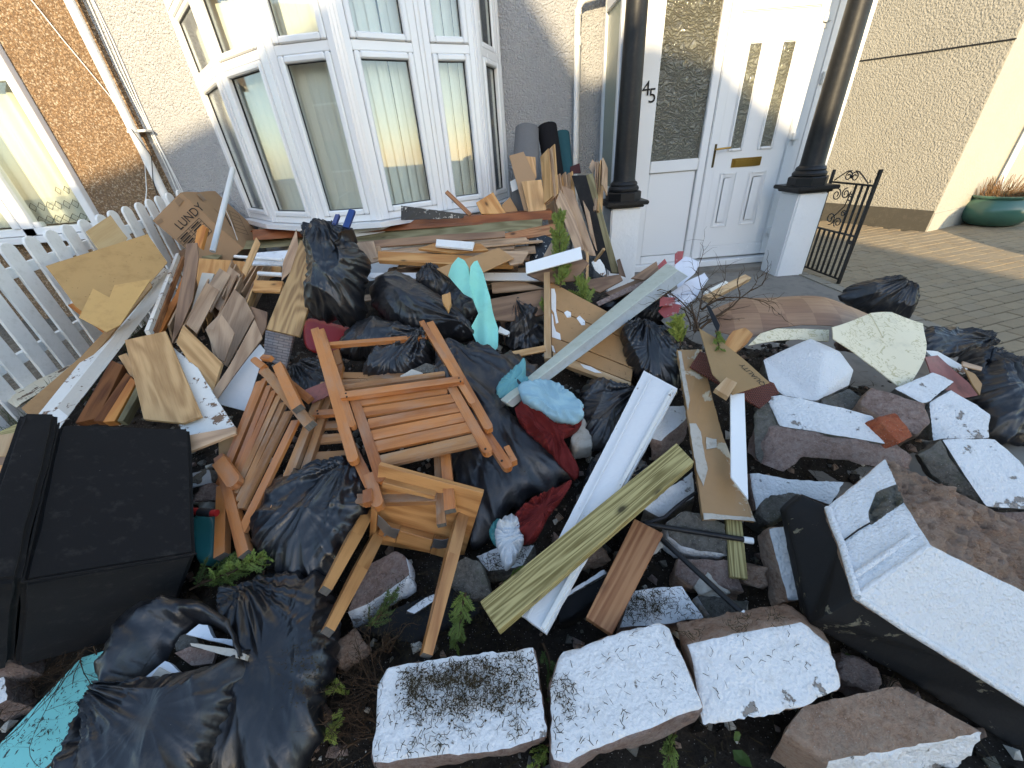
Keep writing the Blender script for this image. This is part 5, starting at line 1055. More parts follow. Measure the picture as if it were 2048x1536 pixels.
bar('stick', at(893, 384, Y=3.32), at(941, 430, Y=3.22), .028, .02, 'redwood', (0, -.8, .6), None, 'brown stick leaning on the window sill', 'stick')
S('pine_offcut', 'pine offcut with two knots leaning on the window sill', 'board', [(952, 405), (986, 384), (1012, 427), (963, 428)], ('Y', 3.4, (0, -.8, .6)), .02, 'pine'); S('board', 'tan board corner behind the red timber by the carpet', 'board', [(1003, 410), (1020, 394), (1039, 427), (1012, 428)], ('Y', 3.45, (0, -.8, .6)), .01, 'panel_tan')
S('flaking_board', 'black flaking panel with white top edge on the sill', 'panel', [(802, 411), (930, 428), (925, 436), (802, 440)], ('Y', 3.28, (0, -.97, .2)), .03, 'black_flake', jag=.002)
# ------------------------------------------------------------------ refuse sacks, cloth and foam
def B(name, label, cat, pts, pl, f, b, mat, **k): return bag(name, pts, pl, f, b, mat, label, cat, **k)
RS = 'refuse_sack'; RC = 'sack'
# tall tied sack by the window
B(RS, 'tall knotted black sack standing upright with blue channels poking out', RC, [(615, 462), (644, 450), (702, 459), (699, 480), (728, 505), (738, 530), (737, 549), (728, 583), (729, 632), (702, 652), (645, 638), (620, 620), (622, 572), (619, 517)], ('Y', 2.30, (0, -.82, .55)), .17, .12, 'bag_clean', amp=.030, fold=((640, 460), (700, 640)), stretch=.6, neck=(660, 452))
for lab, a, b, w in (('thin dark blue plastic strip sticking out of the tall sack', (668, 452), (676, 431), .022), ('wide dark blue plastic channel sticking out of the tall sack', (692, 456), (705, 421), .034)):
    bar('plastic_channel', at(*a, Y=2.34), at(*b, Y=2.42), w, .018, 'blue_plastic', (0, -.9, .4), None, lab, 'channel', bevel=.003)
B(RS, 'plump black sack pointing down to the right in the middle', RC, [(747, 571), (791, 551), (830, 566), (908, 619), (955, 668), (935, 678), (840, 666), (791, 652), (748, 614)], (.60, (-.1, -.5, .86)), .15, .12, 'bag', amp=.022, fold=((760, 570), (950, 670)), stretch=.3, neck=(948, 668))
B(RS, 'dusty torn black sack spilling rubble behind the turquoise foam', RC, [(832, 566), (860, 538), (897, 557), (942, 585), (954, 620), (921, 640), (884, 604)], (.64, (0, -.55, .83)), .08, .12, 'bag_dusty', amp=.03, neck=(862, 545))
B(RS, 'low black sack lying under the plump pointed sack', RC, [(683, 695), (698, 666), (745, 640), (800, 655), (858, 672), (856, 690), (760, 712), (692, 712)], (.53, (0, -.45, .9)), .10, .12, 'bag_clean', amp=.018, neck=(850, 680))
B(RS, 'crumpled black sack seen through the folding chair back', RC, [(730, 742), (744, 708), (792, 688), (854, 674), (862, 722), (828, 748), (740, 756)], (.50, (0, -.45, .9)), .08, .08, 'bag', amp=.034, neck=(852, 680))
B(RS, 'dusty crumpled black sack left of the folding chair', RC, [(583, 757), (600, 738), (622, 726), (655, 728), (668, 776), (650, 800), (604, 790)], (.44, (.1, -.45, .88)), .06, .10, 'bag_dusty', amp=.03, neck=(600, 740))
B(RS, 'big flat black sack sloping right of the slatted chair', RC, [(868, 730), (892, 688), (945, 690), (1000, 705), (1058, 722), (1078, 748), (1050, 778), (1012, 806), (1062, 870), (1148, 955), (1110, 982), (1046, 1012), (1000, 1044), (950, 1084), (930, 1022), (902, 940), (876, 850)], (.335, (.05, -.42, .9)), .085, .16, 'bag', amp=.020, fold=((920, 700), (1080, 960)), stretch=.25, pw=3.2, neck=(905, 700))
B(RS, 'black sack with plaster rubble in the gap left of the timber post', RC, [(1018, 612), (1040, 600), (1088, 632), (1092, 674), (1060, 702), (1016, 692), (1012, 650)], (.46, (0, -.6, .8)), .07, .12, 'bag', amp=.03, neck=(1030, 608))
B(RS, 'open black sack right of the tan panel', RC, [(1246, 658), (1278, 645), (1322, 656), (1350, 696), (1360, 772), (1312, 772), (1272, 752), (1252, 715)], (.44, (-.05, -.6, .8)), .10, .14, 'bag_clean', amp=.028, fold=((1280, 650), (1320, 765)), neck=(1285, 650))
B(RS, 'black sack lying behind the pale metal strip', RC, [(1194, 604), (1240, 578), (1300, 558), (1336, 584), (1328, 632), (1282, 644), (1230, 630)], (.46, (0, -.6, .8)), .08, .10, 'bag_clean', amp=.02, neck=(1325, 600))
B(RS, 'rounded black sack on the driveway edge behind the vinyl', RC, [(1684, 598), (1697, 575), (1738, 563), (1776, 556), (1796, 566), (1819, 592), (1820, 622), (1800, 642), (1740, 625)], (.30, (-.1, -.75, .65)), .14, .16, 'bag', amp=.026, neck=(1795, 568))
B(RS, 'flattened black sack flap lying on the pavers at right', RC, [(1842, 664), (1880, 656), (1944, 657), (1988, 682), (1962, 704), (1900, 712), (1850, 706)], (.28, (0, -.5, .85)), .04, .05, 'bag', amp=.024, neck=(1975, 684))
B(RS, 'black sack at the right edge beside the broken lino', RC, [(1936, 712), (1968, 706), (1996, 724), (2006, 762), (2048, 800), (2095, 860), (2050, 890), (1985, 876), (1955, 820), (1940, 770)], (.24, (.1, -.5, .86)), .09, .12, 'bag', amp=.03, neck=(1945, 715))
B(RS, 'black sack wedged beneath the slatted chairs', RC, [(560, 956), (640, 928), (722, 922), (745, 965), (738, 1012), (704, 1092), (675, 1152), (600, 1166), (545, 1142), (510, 1082), (506, 1030)], (.30, (0, -.35, .93)), .09, .12, 'bag_clean', amp=.024, fold=((720, 930), (560, 1130)), stretch=.22, neck=(715, 930))
B(RS, 'long black sack lying at the lower left foreground', RC, [(470, 1172), (560, 1150), (640, 1152), (668, 1210), (670, 1320), (650, 1395), (644, 1470), (590, 1570), (440, 1580), (400, 1536), (440, 1440), (470, 1360), (478, 1300), (446, 1210)], (.20, (.05, -.2, .97)), .09, .10, 'bag_clean', amp=.018, fold=((520, 1170), (560, 1540)), stretch=.18, pw=3.4, neck=(500, 1165))
# open sack of rubble in the foreground
os_ = thing('open_refuse_sack', 'open black sack of rubble at the lower left front', 'sack', tuple(at(330, 1420, Z=.05)))
bag('sack_body', [(204, 1374), (284, 1362), (376, 1348), (480, 1318), (494, 1304), (484, 1366), (446, 1440), (384, 1560), (330, 1640), (110, 1620), (134, 1536), (192, 1420)], (.27, (0, -.15, .98)), .08, .12, 'bag', parent=os_, amp=.020, fold=((280, 1370), (220, 1580)), stretch=.25, pw=3.2, neck=(210, 1385))
def hood(pts, inner, pl, h, mat, parent, label=None, name='sack_collar'):
    """thin standing collar of a sack mouth between two traced rims"""
    f = frz(pts, pl[0], pl[1]); V, F = [], []; n = len(pts); M = 10
    def rs(P, k): 
        d = np.r_[0, np.cumsum(np.linalg.norm(np.diff(np.array(P, float), axis=0), axis=1))]; s = np.linspace(0, d[-1], k); P = np.array(P, float); return np.c_[np.interp(s, d, P[:, 0]), np.interp(s, d, P[:, 1])]
    K = 90; a, b = rs(pts, K), rs(inner, K)
    for i in range(K):
        for j in range(M + 1):
            t = j / M; q = a[i] * (1 - t) + b[i] * t; p = f.p(q[0], q[1]); c = crease((p.x, p.y, p.z), 7.7, ((9, 1), (21, .5))) - .8
            V.append(p + f.n * (h * math.sin(math.pi * min(1, t * 1.1)) - .06 * t * t + c * .024))
    for i in range(K - 1):
        for j in range(M): F.append((i * (M + 1) + j, (i + 1) * (M + 1) + j, (i + 1) * (M + 1) + j + 1, i * (M + 1) + j + 1))
    o = rawmesh(name, V, F, mat, parent, True); md = o.modifiers.new('thick', 'SOLIDIFY'); md.thickness = .0012; return o
hood([(206, 1385), (190, 1344), (234, 1246), (276, 1199), (330, 1194), (398, 1201), (464, 1243), (482, 1312)], [(235, 1372), (284, 1330), (320, 1290), (350, 1255), (372, 1236), (420, 1250), (455, 1272), (474, 1318)], (.335, (0, -.2, .97)), .022, 'bag', os_)
slab('sack_inside', [(225, 1375), (300, 1290), (372, 1230), (460, 1262), (482, 1318), (376, 1352)], (.24, (0, -.2, .97)), .01, 'soil', parent=os_, bevel=0)
for nm, lab, cat, pts, z, t, m in (('plaster_fragment', 'white plaster shard on top inside the open sack', 'plaster', [(372, 1269), (398, 1248), (415, 1250), (427, 1276), (468, 1279), (466, 1292)], .31, .02, 'tile_white'), ('moulding_fragment', 'narrow brown moulding piece across the open sack mouth', 'moulding', [(380, 1286), (468, 1298), (493, 1310), (489, 1320), (440, 1308), (383, 1292)], .32, .015, 'plaster'), ('wallpaper_fragment', 'pinkish patterned fragment inside the open sack', 'plaster', [(349, 1306), (379, 1293), (431, 1303), (424, 1327), (383, 1331)], .30, .012, 'stone_pink'), ('plaster_fragment', 'pale grey shard at the left inside the open sack', 'plaster', [(284, 1360), (330, 1322), (345, 1330), (360, 1345)], .295, .012, 'tile_white'), ('plaster_fragment', 'cream shard at the front rim of the open sack', 'plaster', [(300, 1356), (318, 1334), (348, 1350)], .30, .012, 'plaster'), ('stone_fragment', 'dark stone fragment under the white shard in the open sack', 'stone', [(350, 1276), (384, 1262), (400, 1290), (352, 1302)], .285, .03, 'stone_grey')):
    slab(nm, pts, (z, (.05, -.25, .96)), t, m, lab, cat, jag=.002)
B(RS, 'small black sack in the hollow below the tan panel', RC, [(1160, 800), (1188, 762), (1262, 780), (1290, 800), (1250, 850), (1210, 905), (1176, 890)], (.32, (0, -.45, .9)), .07, .10, 'bag', amp=.026, neck=(1270, 790))
B(RS, 'shapeless black sack beneath the white plank near the black tubes', RC, [(1180, 930), (1240, 900), (1300, 940), (1290, 1000), (1230, 1060), (1170, 1030)], (.22, (0, -.4, .92)), .05, .08, 'bag_dusty', amp=.03, neck=(1190, 940))
# turquoise foam folded upright
fm = thing('foam_sheet', 'turquoise foam sheet folded upright with two peaks in the middle', 'foam', tuple(at(965, 690, Z=.42)))
slab('fold', [(895, 551), (904, 532), (918, 516), (928, 520), (935, 534), (940, 572), (952, 602), (926, 587)], ('Y', 2.12, (-.25, -.8, .55)), .018, 'foam', parent=fm, warp=lambda u, v: 1.6 * u * u - 2.2 * v * v + .007 * math.sin(u * 40 + v * 25), dic=.014)
slab('fold', [(936, 575), (941, 535), (948, 522), (955, 517), (967, 548), (980, 592), (985, 620), (997, 655), (996, 694), (985, 705), (958, 694), (941, 654), (957, 625), (946, 598)], ('Y', 2.02, (.12, -.78, .6)), .02, 'foam', parent=fm, warp=lambda u, v: -2.6 * v * v + .012 * math.sin(v * 60 + u * 18) + .008 * math.sin(u * 31 + 1), dic=.012)
# cloth
B('cloth', 'turquoise cloth bunched under the metal strip', 'cloth', [(992, 786), (1000, 765), (1030, 738), (1049, 720), (1052, 750), (1060, 775), (1040, 800), (1010, 806)], (.47, (.1, -.45, .88)), .035, .04, 'cloth_teal', amp=.022, pw=4, rings=18, segs=100, fs=1.5, radial=.8, rag=.04)
B('cloth', 'pale blue cloth draped over the red one', 'cloth', [(1040, 770), (1080, 758), (1115, 766), (1162, 806), (1160, 845), (1120, 842), (1075, 818), (1045, 800)], (.47, (.1, -.45, .88)), .03, .04, 'cloth_blue', amp=.026, pw=5, rings=18, segs=100, fold=((1060, 770), (1150, 840)), fs=1.9, radial=.6, rag=.05)
B('cloth', 'dark red cloth hanging out beside the big sack', 'cloth', [(1032, 816), (1060, 806), (1100, 836), (1135, 846), (1166, 814), (1162, 850), (1132, 872), (1126, 892), (1156, 936), (1146, 954), (1088, 892), (1050, 856)], (.37, (.1, -.45, .88)), .02, .08, 'cloth_red', amp=.022, pw=5, fold=((1060, 810), (1150, 940)), stretch=.3, fs=2.6, radial=1.0, rag=.05)
B('cloth', 'dark red cloth lump below the big sack corner', 'cloth', [(1030, 1030), (1080, 990), (1142, 964), (1120, 1005), (1096, 1036), (1072, 1080), (1040, 1082)], (.30, (.1, -.4, .9)), .035, .06, 'cloth_red', amp=.03, pw=4, fs=2.6, radial=1.0, rag=.05)
B('knitted_cloth', 'white ribbed cloth twisted below the red lump', 'cloth', [(990, 1068), (1002, 1040), (1028, 1030), (1044, 1070), (1046, 1090), (1036, 1112), (1016, 1142), (1000, 1112)], (.27, (.1, -.3, .95)), .03, .03, 'cloth_white', amp=.022, pw=4, rings=22, segs=110, fold=((990, 1080), (1045, 1075)), stretch=.2, fs=2.6, radial=1.0, rag=.05)
B('cloth', 'small dark teal cloth left of the white ribbed one', 'cloth', [(978, 1062), (992, 1040), (1004, 1044), (998, 1090), (986, 1086)], (.26, (.1, -.3, .95)), .02, .03, 'teal_plastic', amp=.012, rings=12, segs=60, fs=2.6, radial=1.0, rag=.05)
# red tub and small plastics
B('plastic_tub', 'dark red plastic tub half buried behind the chair', 'tub', [(612, 640), (655, 644), (716, 664), (690, 692), (655, 706), (612, 694)], (.42, (0, -.5, .87)), .02, .10, 'red_plastic', amp=.002, pw=5, rings=12, segs=60, rag=.02)
B('plastic_bin', 'teal plastic bin beneath the red handled tool', 'bin', [(392, 1036), (436, 1034), (438, 1104), (410, 1130), (394, 1110)], (.24, (0, -.3, .95)), .03, .08, 'teal_plastic', amp=.003, pw=6, rings=10, segs=60, rag=.02)
tl = thing('hand_tool', 'red and black handled tool sticking out beside the black box', 'tool', tuple(pz((400, 1024, .33))))
tube('handle', [pz((376, 1022, .34)), pz((399, 1024, .34))], .013, 'red_grip', tl, 14); tube('grip', [pz((399, 1024, .34)), pz((424, 1026, .34))], .0145, 'rubber_black', tl, 14); tube('handle_end', [pz((424, 1026, .34)), pz((434, 1026, .34))], .012, 'red_grip', tl, 14)
# turquoise speckled board
S('turquoise_board', 'turquoise board covered in dark crumbs at the bottom left', 'board', [(208, 1301), (162, 1315), (0, 1487), (-70, 1570), (150, 1620), (280, 1420)], (.14, (.05, -.15, .98)), .02, 'turq_board')
# black upholstered box
bx_ = corner3((44, 1166), (393, 1108), (118, 847), (29, 1339), t=.95, sel=lambda v, a, c, e: e.z < v.z and c.y > v.y and a.x > v.x)
print('ottoman', [tuple(round(x, 2) for x in q) for q in bx_])
Vv, Aa, Cc, Ee = bx_; ob = thing('ottoman', 'black fabric covered box seat tipped at the left edge', 'seat', tuple((Vv + Aa) / 2 - Vector((0, 0, .3))))
eA, eC, eE = Aa - Vv, Cc - Vv, Ee - Vv
def softbox(name, O, a, b, c, mat, parent, bev_=.012, L=.05, puff=.006):
    bm = bmesh.new(); W = [O + a * i + b * j + c * k for k in (0, 1) for j in (0, 1) for i in (0, 1)]; vs = [bm.verts.new(p) for p in W]
    for f in ((0, 1, 3, 2), (4, 6, 7, 5), (0, 4, 5, 1), (2, 3, 7, 6), (0, 2, 6, 4), (1, 5, 7, 3)): bm.faces.new([vs[i] for i in f])
    bmesh.ops.bevel(bm, geom=list(bm.edges), offset=bev_, segments=3, affect='EDGES'); dice(bm, L); bm.normal_update()
    for v in bm.verts: v.co += v.normal * puff * (mn.noise(v.co * 5) + .5 * mn.noise(v.co * 13))
    o = fin(name, bm, mat, parent, True); o.data.set_sharp_from_angle(angle=R(50)); return o
softbox('seat_body', Vv, eA, eC, eE, 'fabric_black', ob)
nT = eA.cross(eC).normalized(); nT = nT if nT.dot(CAM - Vv) > 0 else -nT
softbox('end_panel', Vv - eA.normalized() * .085 + nT * .022, eA.normalized() * .08, eC * 1.06, eE * 1.02, 'fabric_black', ob)
for a, b in ((Vv, Aa), (Vv + eC, Vv)): tube('piping', [a + nT * .002, a.lerp(b, .5) + nT * .003, b + nT * .002], .0028, 'fabric_black', ob, 8)
# ------------------------------------------------------------------ folding garden chairs and stool
WD = .033
def cb_(fr, a, b, w, h, off, parent, mat='chair_wood', name='rail', rnd_=False, end=None, ob=None):
    w *= 1.28 if name == 'slat' else 1.14
    return bar(name, fr.p(*a, off), fr.p(*b, ob if ob is not None else off), w, h, mat, fr.n, parent, bevel=.004, round_end=rnd_, endmat=end)
TT = lambda x, y: (620 + x * .21484, 640 + y * .21484)
UU = lambda x, y: (620 + x * .21484, 880 + y * .21484)
HH = lambda x, y: (400 + x * .3418, 620 + y * .3418)
GG = lambda x, y: (x * .3418, 780 + y * .3418)
SS = lambda x, y: (420 + x * .17578, 660 + y * .17578)
# chair on top
fA = fr3((640, 690, .58), (870, 670, .58), (760, 990, .40))
chA = thing('folding_chair', 'orange wooden slatted folding chair lying uppermost on the sacks', 'chair', tuple(at(800, 830, Z=.40)))
cb_(fA, TT(50, 95), TT(418, 1335), .034, .026, .030, chA, rnd_=True, name='leg'); cb_(fA, TT(112, 100), TT(408, 1010), .024, .024, .032, chA, rnd_=True, name='leg')
cb_(fA, TT(1042, 25), TT(1522, 795), .024, .024, .032, chA, rnd_=True, name='leg'); cb_(fA, TT(1120, 35), TT(1675, 1035), .032, .026, .030, chA, rnd_=True, name='leg')
cb_(fA, TT(420, 755), TT(680, 1520), .034, .026, .020, chA, rnd_=True, name='seat_rail'); cb_(fA, TT(1300, 600), TT(1668, 1255), .034, .026, .020, chA, rnd_=True, name='seat_rail')
cb_(fA, TT(150, 240), TT(1090, 165), .027, .022, .022, chA, name='top_rail')
cb_(fA, TT(310, 640), TT(1260, 510), .028, .020, .012, chA, 'chair_wood_grey', name='cross_rail'); cr_ = cb_(fA, TT(300, 715), TT(1428, 562), .034, .022, .050, chA, name='cross_rail')
for q in ((334, 683), (342, 714), (1386, 540), (1401, 570)):
    p = fA.p(*TT(*q), .0615); tube('screw_hole', [p - fA.n * .004, p + fA.n * .0008], .0042, 'ink', cr_, 10)
for k, (a, b, m) in enumerate((((455, 770), (1280, 655), 0), ((490, 868), (1340, 735), 0), ((540, 975), (1420, 815), 0), ((570, 1085), (1490, 900), 0), ((600, 1190), (1545, 990), 0), ((640, 1330), (1610, 1105), 1))): cb_(fA, TT(*a), TT(*b), .040 if k < 5 else .044, .014, .022, chA, 'chair_wood_grey' if m else 'chair_wood', name='slat')
cb_(fA, TT(300, 1000), TT(570, 1560), .032, .026, -.006, chA, rnd_=False, name='back_leg'); cb_(fA, UU(560, 330), UU(648, 640), .034, .030, .006, chA, rnd_=True, name='back_leg')
cb_(fA, TT(1560, 950), TT(1858, 1395), .032, .026, -.004, chA, rnd_=True, name='back_leg'); cb_(fA, TT(1830, 1195), TT(1905, 1335), .020, .03, -.02, chA, name='peg'); cb_(fA, UU(545, 480), UU(545, 600), .026, .03, .02, chA, name='peg')
p = fA.p(*TT(1786, 1310), .0095); tube('screw_hole', [p - fA.n * .004, p + fA.n * .0012], .0045, 'ink', chA, 10); p = fA.p(*TT(1632, 1200), .0335); tube('screw_hole', [p - fA.n * .004, p + fA.n * .001], .0045, 'ink', chA, 10)
# chair underneath
fB = fr3((690, 760, .48), (900, 900, .40), (600, 1000, .36))
chB = thing('folding_chair', 'weathered brown folding chair lying under the uppermost chair', 'chair', tuple(at(740, 930, Z=.30)))
cb_(fB, HH(735, 430), HH(452, 1165), .032, .026, .0, chB, 'chair_wood_grey', 'leg', end='end_grain', ob=.02); cb_(fB, HH(790, 430), HH(505, 1285), .028, .026, -.012, chB, 'chair_wood_grey', 'leg', end='end_grain', ob=.0)
cb_(fB, UU(1180, -150), UU(1226, 795), .026, .022, .0, chB, 'chair_wood_grey', 'leg', end='end_grain'); cb_(fB, UU(1240, -150), UU(1308, 665), .032, .026, .014, chB, 'chair_wood', 'leg', end='end_grain')
cb_(fB, HH(560, 1128), UU(1190, 538), .034, .026, .0, chB, 'chair_wood_grey', 'cross_rail')
for a, b in (((640, 765), (880, 745)), ((625, 865), (900, 850)), ((800, 385), (1240, 395)), ((800, 430), (1180, 420)), ((690, 680), (870, 670))): cb_(fB, HH(*a), HH(*b), .034, .014, -.02, chB, 'chair_wood_grey', 'slat')
cb_(fB, HH(672, 610), HH(840, 600), .030, .02, .016, chB, 'chair_wood', 'cross_rail'); cb_(fB, HH(800, 245), HH(820, 330), .028, .03, -.01, chB, 'chair_wood', 'peg', rnd_=True); cb_(fB, HH(826, 330), HH(810, 440), .024, .026, -.01, chB, 'chair_wood', 'leg')
for q in ((686, 590), (689, 606)):
    p = fB.p(*HH(*q), .0275); tube('screw_hole', [p - fB.n * .004, p + fB.n * .001], .0042, 'ink', chB, 10)
# chair on its side, left
fC = fr3((520, 770, .50), (600, 850, .46), (460, 1020, .33))
chC = thing('folding_chair', 'orange folding chair leaning left with its slats upright', 'chair', tuple(at(510, 950, Z=.28)))
tp = [(519, 764), (531, 758), (540, 772), (550, 782), (560, 792), (568, 806), (578, 824), (592, 842)]; bt = [(440, 968), (446, 962), (462, 970), (468, 976), (472, 988), (478, 1004), (482, 1018), (484, 1066)]
for k in range(8): cb_(fC, tp[k], bt[k], .022 if k < 6 else .028, .014, -.012 + .003 * k, chC, 'chair_wood_grey' if k in (4, 5, 6) else 'chair_wood', 'slat')
cb_(fC, SS(780, 410), SS(1010, 900), .036, .03, .06, chC, 'chair_wood', 'leg', end='end_grain', ob=.075); cb_(fC, SS(640, 480), SS(1150, 1090), .036, .03, .028, chC, 'chair_wood_grey', 'leg', end='end_grain', ob=.05)
cb_(fC, SS(620, 430), SS(500, 340), .028, .026, .03, chC, 'chair_wood', 'arm_end', rnd_=True); cb_(fC, SS(600, 315), SS(700, 330), .022, .022, .05, chC, 'chair_wood', 'peg'); cb_(fC, SS(760, 560), SS(590, 470), .03, .026, .02, chC, 'chair_wood', 'seat_rail', rnd_=True); cb_(fC, SS(900, 600), SS(1140, 800), .03, .02, .0, chC, 'chair_wood', 'seat_rail')
cb_(fC, GG(1290, 395), GG(1440, 965), .032, .028, .004, chC, 'chair_wood', 'leg', end='end_grain'); cb_(fC, GG(1310, 560), GG(1300, 975), .034, .028, -.02, chC, 'chair_wood', 'leg', end='end_grain'); cb_(fC, GG(1290, 420), GG(1390, 560), .045, .026, .03, chC, 'chair_wood', 'arm', rnd_=True)
cb_(fC, GG(1400, 560), GG(1450, 690), .024, .02, -.014, chC, 'chair_wood', 'cross_rail')
# upturned stool
tv = corner3((752, 1082), (925, 1114), (764, 945), (655, 1262), t=1.42, sel=lambda v, a, c, e: (e - v).dot(Vector((0, 0, 0)) - v) > 0 and c.y > v.y)
Vv, Aa, Cc, Ee = tv; eA, eC = Aa - Vv, Cc - Vv; nS = eA.cross(eC).normalized(); nS = nS if nS.dot(CAM - Vv) > 0 else -nS
fS = Fr(Vv, nS); print('stool pts', [tuple(round(x, 2) for x in q) for q in tv], tuple(round(x, 2) for x in nS))
st = thing('stool', 'upturned light brown wooden stool with tapered legs below the chairs', 'stool', tuple(Vv - Vector((0, 0, .1))))
slab('tabletop', [(757, 930), (967, 986), (926, 1118), (742, 1086)], fS, .022, 'stool_wood', parent=st, grain=((757, 930), (967, 986)))
fS2 = Fr(Vv + nS * .03, nS)
for nm, pts in (('apron', [(752, 1078), (790, 1086), (797, 1062), (762, 1052)]), ('apron', [(791, 1087), (859, 1107), (866, 1080), (798, 1061)]), ('apron', [(860, 1108), (892, 1117), (900, 1092), (867, 1080)]), ('apron', [(765, 965), (870, 992), (868, 1000), (764, 976)]), ('apron', [(742, 1010), (756, 1012), (750, 1084), (738, 1080)])): slab(nm, pts, fS2, .03, 'stool_wood', parent=st)
for pts in ([(756, 1030), (770, 1042), (782, 1056), (800, 1060), (791, 1078), (770, 1070), (754, 1050)], [(868, 1078), (885, 1081), (896, 1078), (893, 1096), (876, 1098), (863, 1094)]):
    br_ = slab('bracket', pts, Fr(Vv + nS * .040, nS), .002, 'steel', parent=st, bevel=.0005)
    for q in (pts[2], pts[5]): p = Fr(Vv + nS * .042, nS).p(*q); tube('bolt', [p, p + nS * .004], .004, 'steel', br_, 8)
def leg(a, b, za, zb):
    A_, B_ = at(*a, d=za), at(*b, d=zb); mid = A_.lerp(B_, .45); up = (CAM - mid).normalized()
    o = bar('leg', A_, mid, .040, .040, 'stool_wood', up + Vector((.35, 0, .2)), st, bevel=.004); bar('leg_taper', mid, B_, .040, .040, 'stool_wood', up + Vector((.35, 0, .2)), o, bevel=.003, w2=.027, h2=.027, endmat='end_grain')
dV = (Vv - CAM).length / ray(752, 1082).length; dE = (Ee - CAM).length / ray(655, 1262).length
print('stool', [round(x, 3) for x in ((eA.length), (eC.length), (Ee - Vv).length, dV, dE)])
leg((742, 1012), (650, 1182), dV + .02, dE - .02); leg((756, 1070), (655, 1264), dV - .02, dE - .07); leg((932, 1000), (852, 1312), dV + .02, dE - .08)
# ------------------------------------------------------------------ broken garden wall
def K(name, label, cat, top, drop, mats, fm=None, **k): return block(name, top, drop, mats, fm, label, cat, **k)
W_, WC, P_, N_, G_, BK = 'render_white', 'render_chip', 'stone_pink', 'stone_brown', 'stone_grey', 'render_black'
MB = 'masonry_block'; CAT = 'masonry'
# front row of painted copings
K(MB, 'white coping block strewn with dark needles, front left of the row', CAT, [(768, 1333, .27), (920, 1313, .27), (1068, 1293, .27), (1080, 1345, .26), (1094, 1474, .24), (1020, 1498, .235), (740, 1532, .235), (751, 1370, .26)], (0.0, .012, -.11), [W_, P_], amp=.005, soft=2)
K(MB, 'white coping block in the middle of the front row', CAT, [(1113, 1303, .27), (1200, 1275, .28), (1322, 1240, .29), (1338, 1254, .29), (1412, 1420, .26), (1302, 1458, .25), (1200, 1498, .245), (1140, 1532, .24), (1103, 1525, .24), (1099, 1360, .265)], (0, .01, -.11), [W_, P_], amp=.005, soft=2)
K(MB, 'white coping block with exposed brown top edge, right of the front row', CAT, [(1373, 1286, .27), (1480, 1262, .28), (1603, 1242, .28), (1667, 1287, .26), (1689, 1388, .22), (1560, 1432, .21), (1403, 1458, .21)], (.02, .075, -.06), [W_, N_], amp=.006, soft=2)
K(MB, 'brown broken block with white face at the bottom right corner', CAT, [(1567, 1468, .20), (1607, 1409, .21), (1798, 1368, .22), (1975, 1465, .19), (1800, 1500, .18), (1660, 1527, .18)], (0, -.015, -.13), [N_, W_], [0, 0, 0, 0, 1, 1, 0], amp=.008)
# the tipped gate pier
pr_ = thing('gate_pier', 'toppled white gate pier with black base slab at right', 'pier', tuple(at(1900, 1250, Z=.1)))
PV = [(1650, 1018, .421), (1770, 917, .495), (1793, 968, .486), (1752, 985, .467), (1735, 1028, .448), (1677, 1088, .413), (1742, 1050, .445), (1807, 1006, .478), (1862, 1091, .471), (1785, 1145, .434), (1710, 1197, .40), (2066, 1192, .352), (2084, 1432, .148), (1900, 1318, .27), (1887, 972, .488), (2074, 1060, .405)]
hull('pier_body', PV, [((0, 1, 2, 3, 4, 5), 0), ((2, 7, 6, 4, 3), 2), ((5, 4, 6, 7, 8, 9, 10), 0), ((10, 9, 8, 11, 12, 13), 0), ((1, 14, 15, 11, 8, 7, 2), 1)], (.03, .05, -.14), ['render_clean', N_, G_, N_], pr_, amp=.016, freq=22, L=.011)
hull('base_slab', [(1570, 1020, .36), (1604, 989, .41), (1655, 1013, .419), (1681, 1091, .407), (1712, 1197, .394), (1646, 1233, .32), (1618, 1249, .24), (1900, 1320, .264), (2084, 1433, .141), (2084, 1532, .02), (1800, 1350, .15)], [((0, 1, 2, 3, 4, 5, 6), 0), ((6, 5, 4, 7, 8, 9, 10), 0)], (.05, .07, -.08), [BK, BK], pr_, amp=.010)
for path in ([(1652, 1019), (1664, 1055), (1680, 1092), (1696, 1148), (1711, 1196)], [(1711, 1196), (1800, 1256), (1900, 1317), (2070, 1424)]):
    zs = {0: .421, 1: .417, 2: .412, 3: .406, 4: .400} if len(path) == 5 else {0: .400, 1: .334, 2: .270, 3: .156}
    tube('painted_bead', [pz((x + 4, y - 3, zs[i] + .004)) for i, (x, y) in enumerate(path)], .009, 'render_clean', pr_, 10)
for q in ([(1714, 1192, .400), (1750, 1165, .4165), (1790, 1139, .434), (1858, 1091, .469)], [(1700, 1158, .406), (1740, 1130, .4255), (1784, 1100, .446), (1826, 1070, .466)]): tube('painted_ridge', [pz(p) for p in q], .0065, 'render_clean', pr_, 10)
tube('crack', [pz((1678, 1088, .415)), pz((1700, 1072, .4265)), pz((1716, 1060, .4345)), pz((1740, 1046, .4475))], .0022, 'ink', pr_, 6)
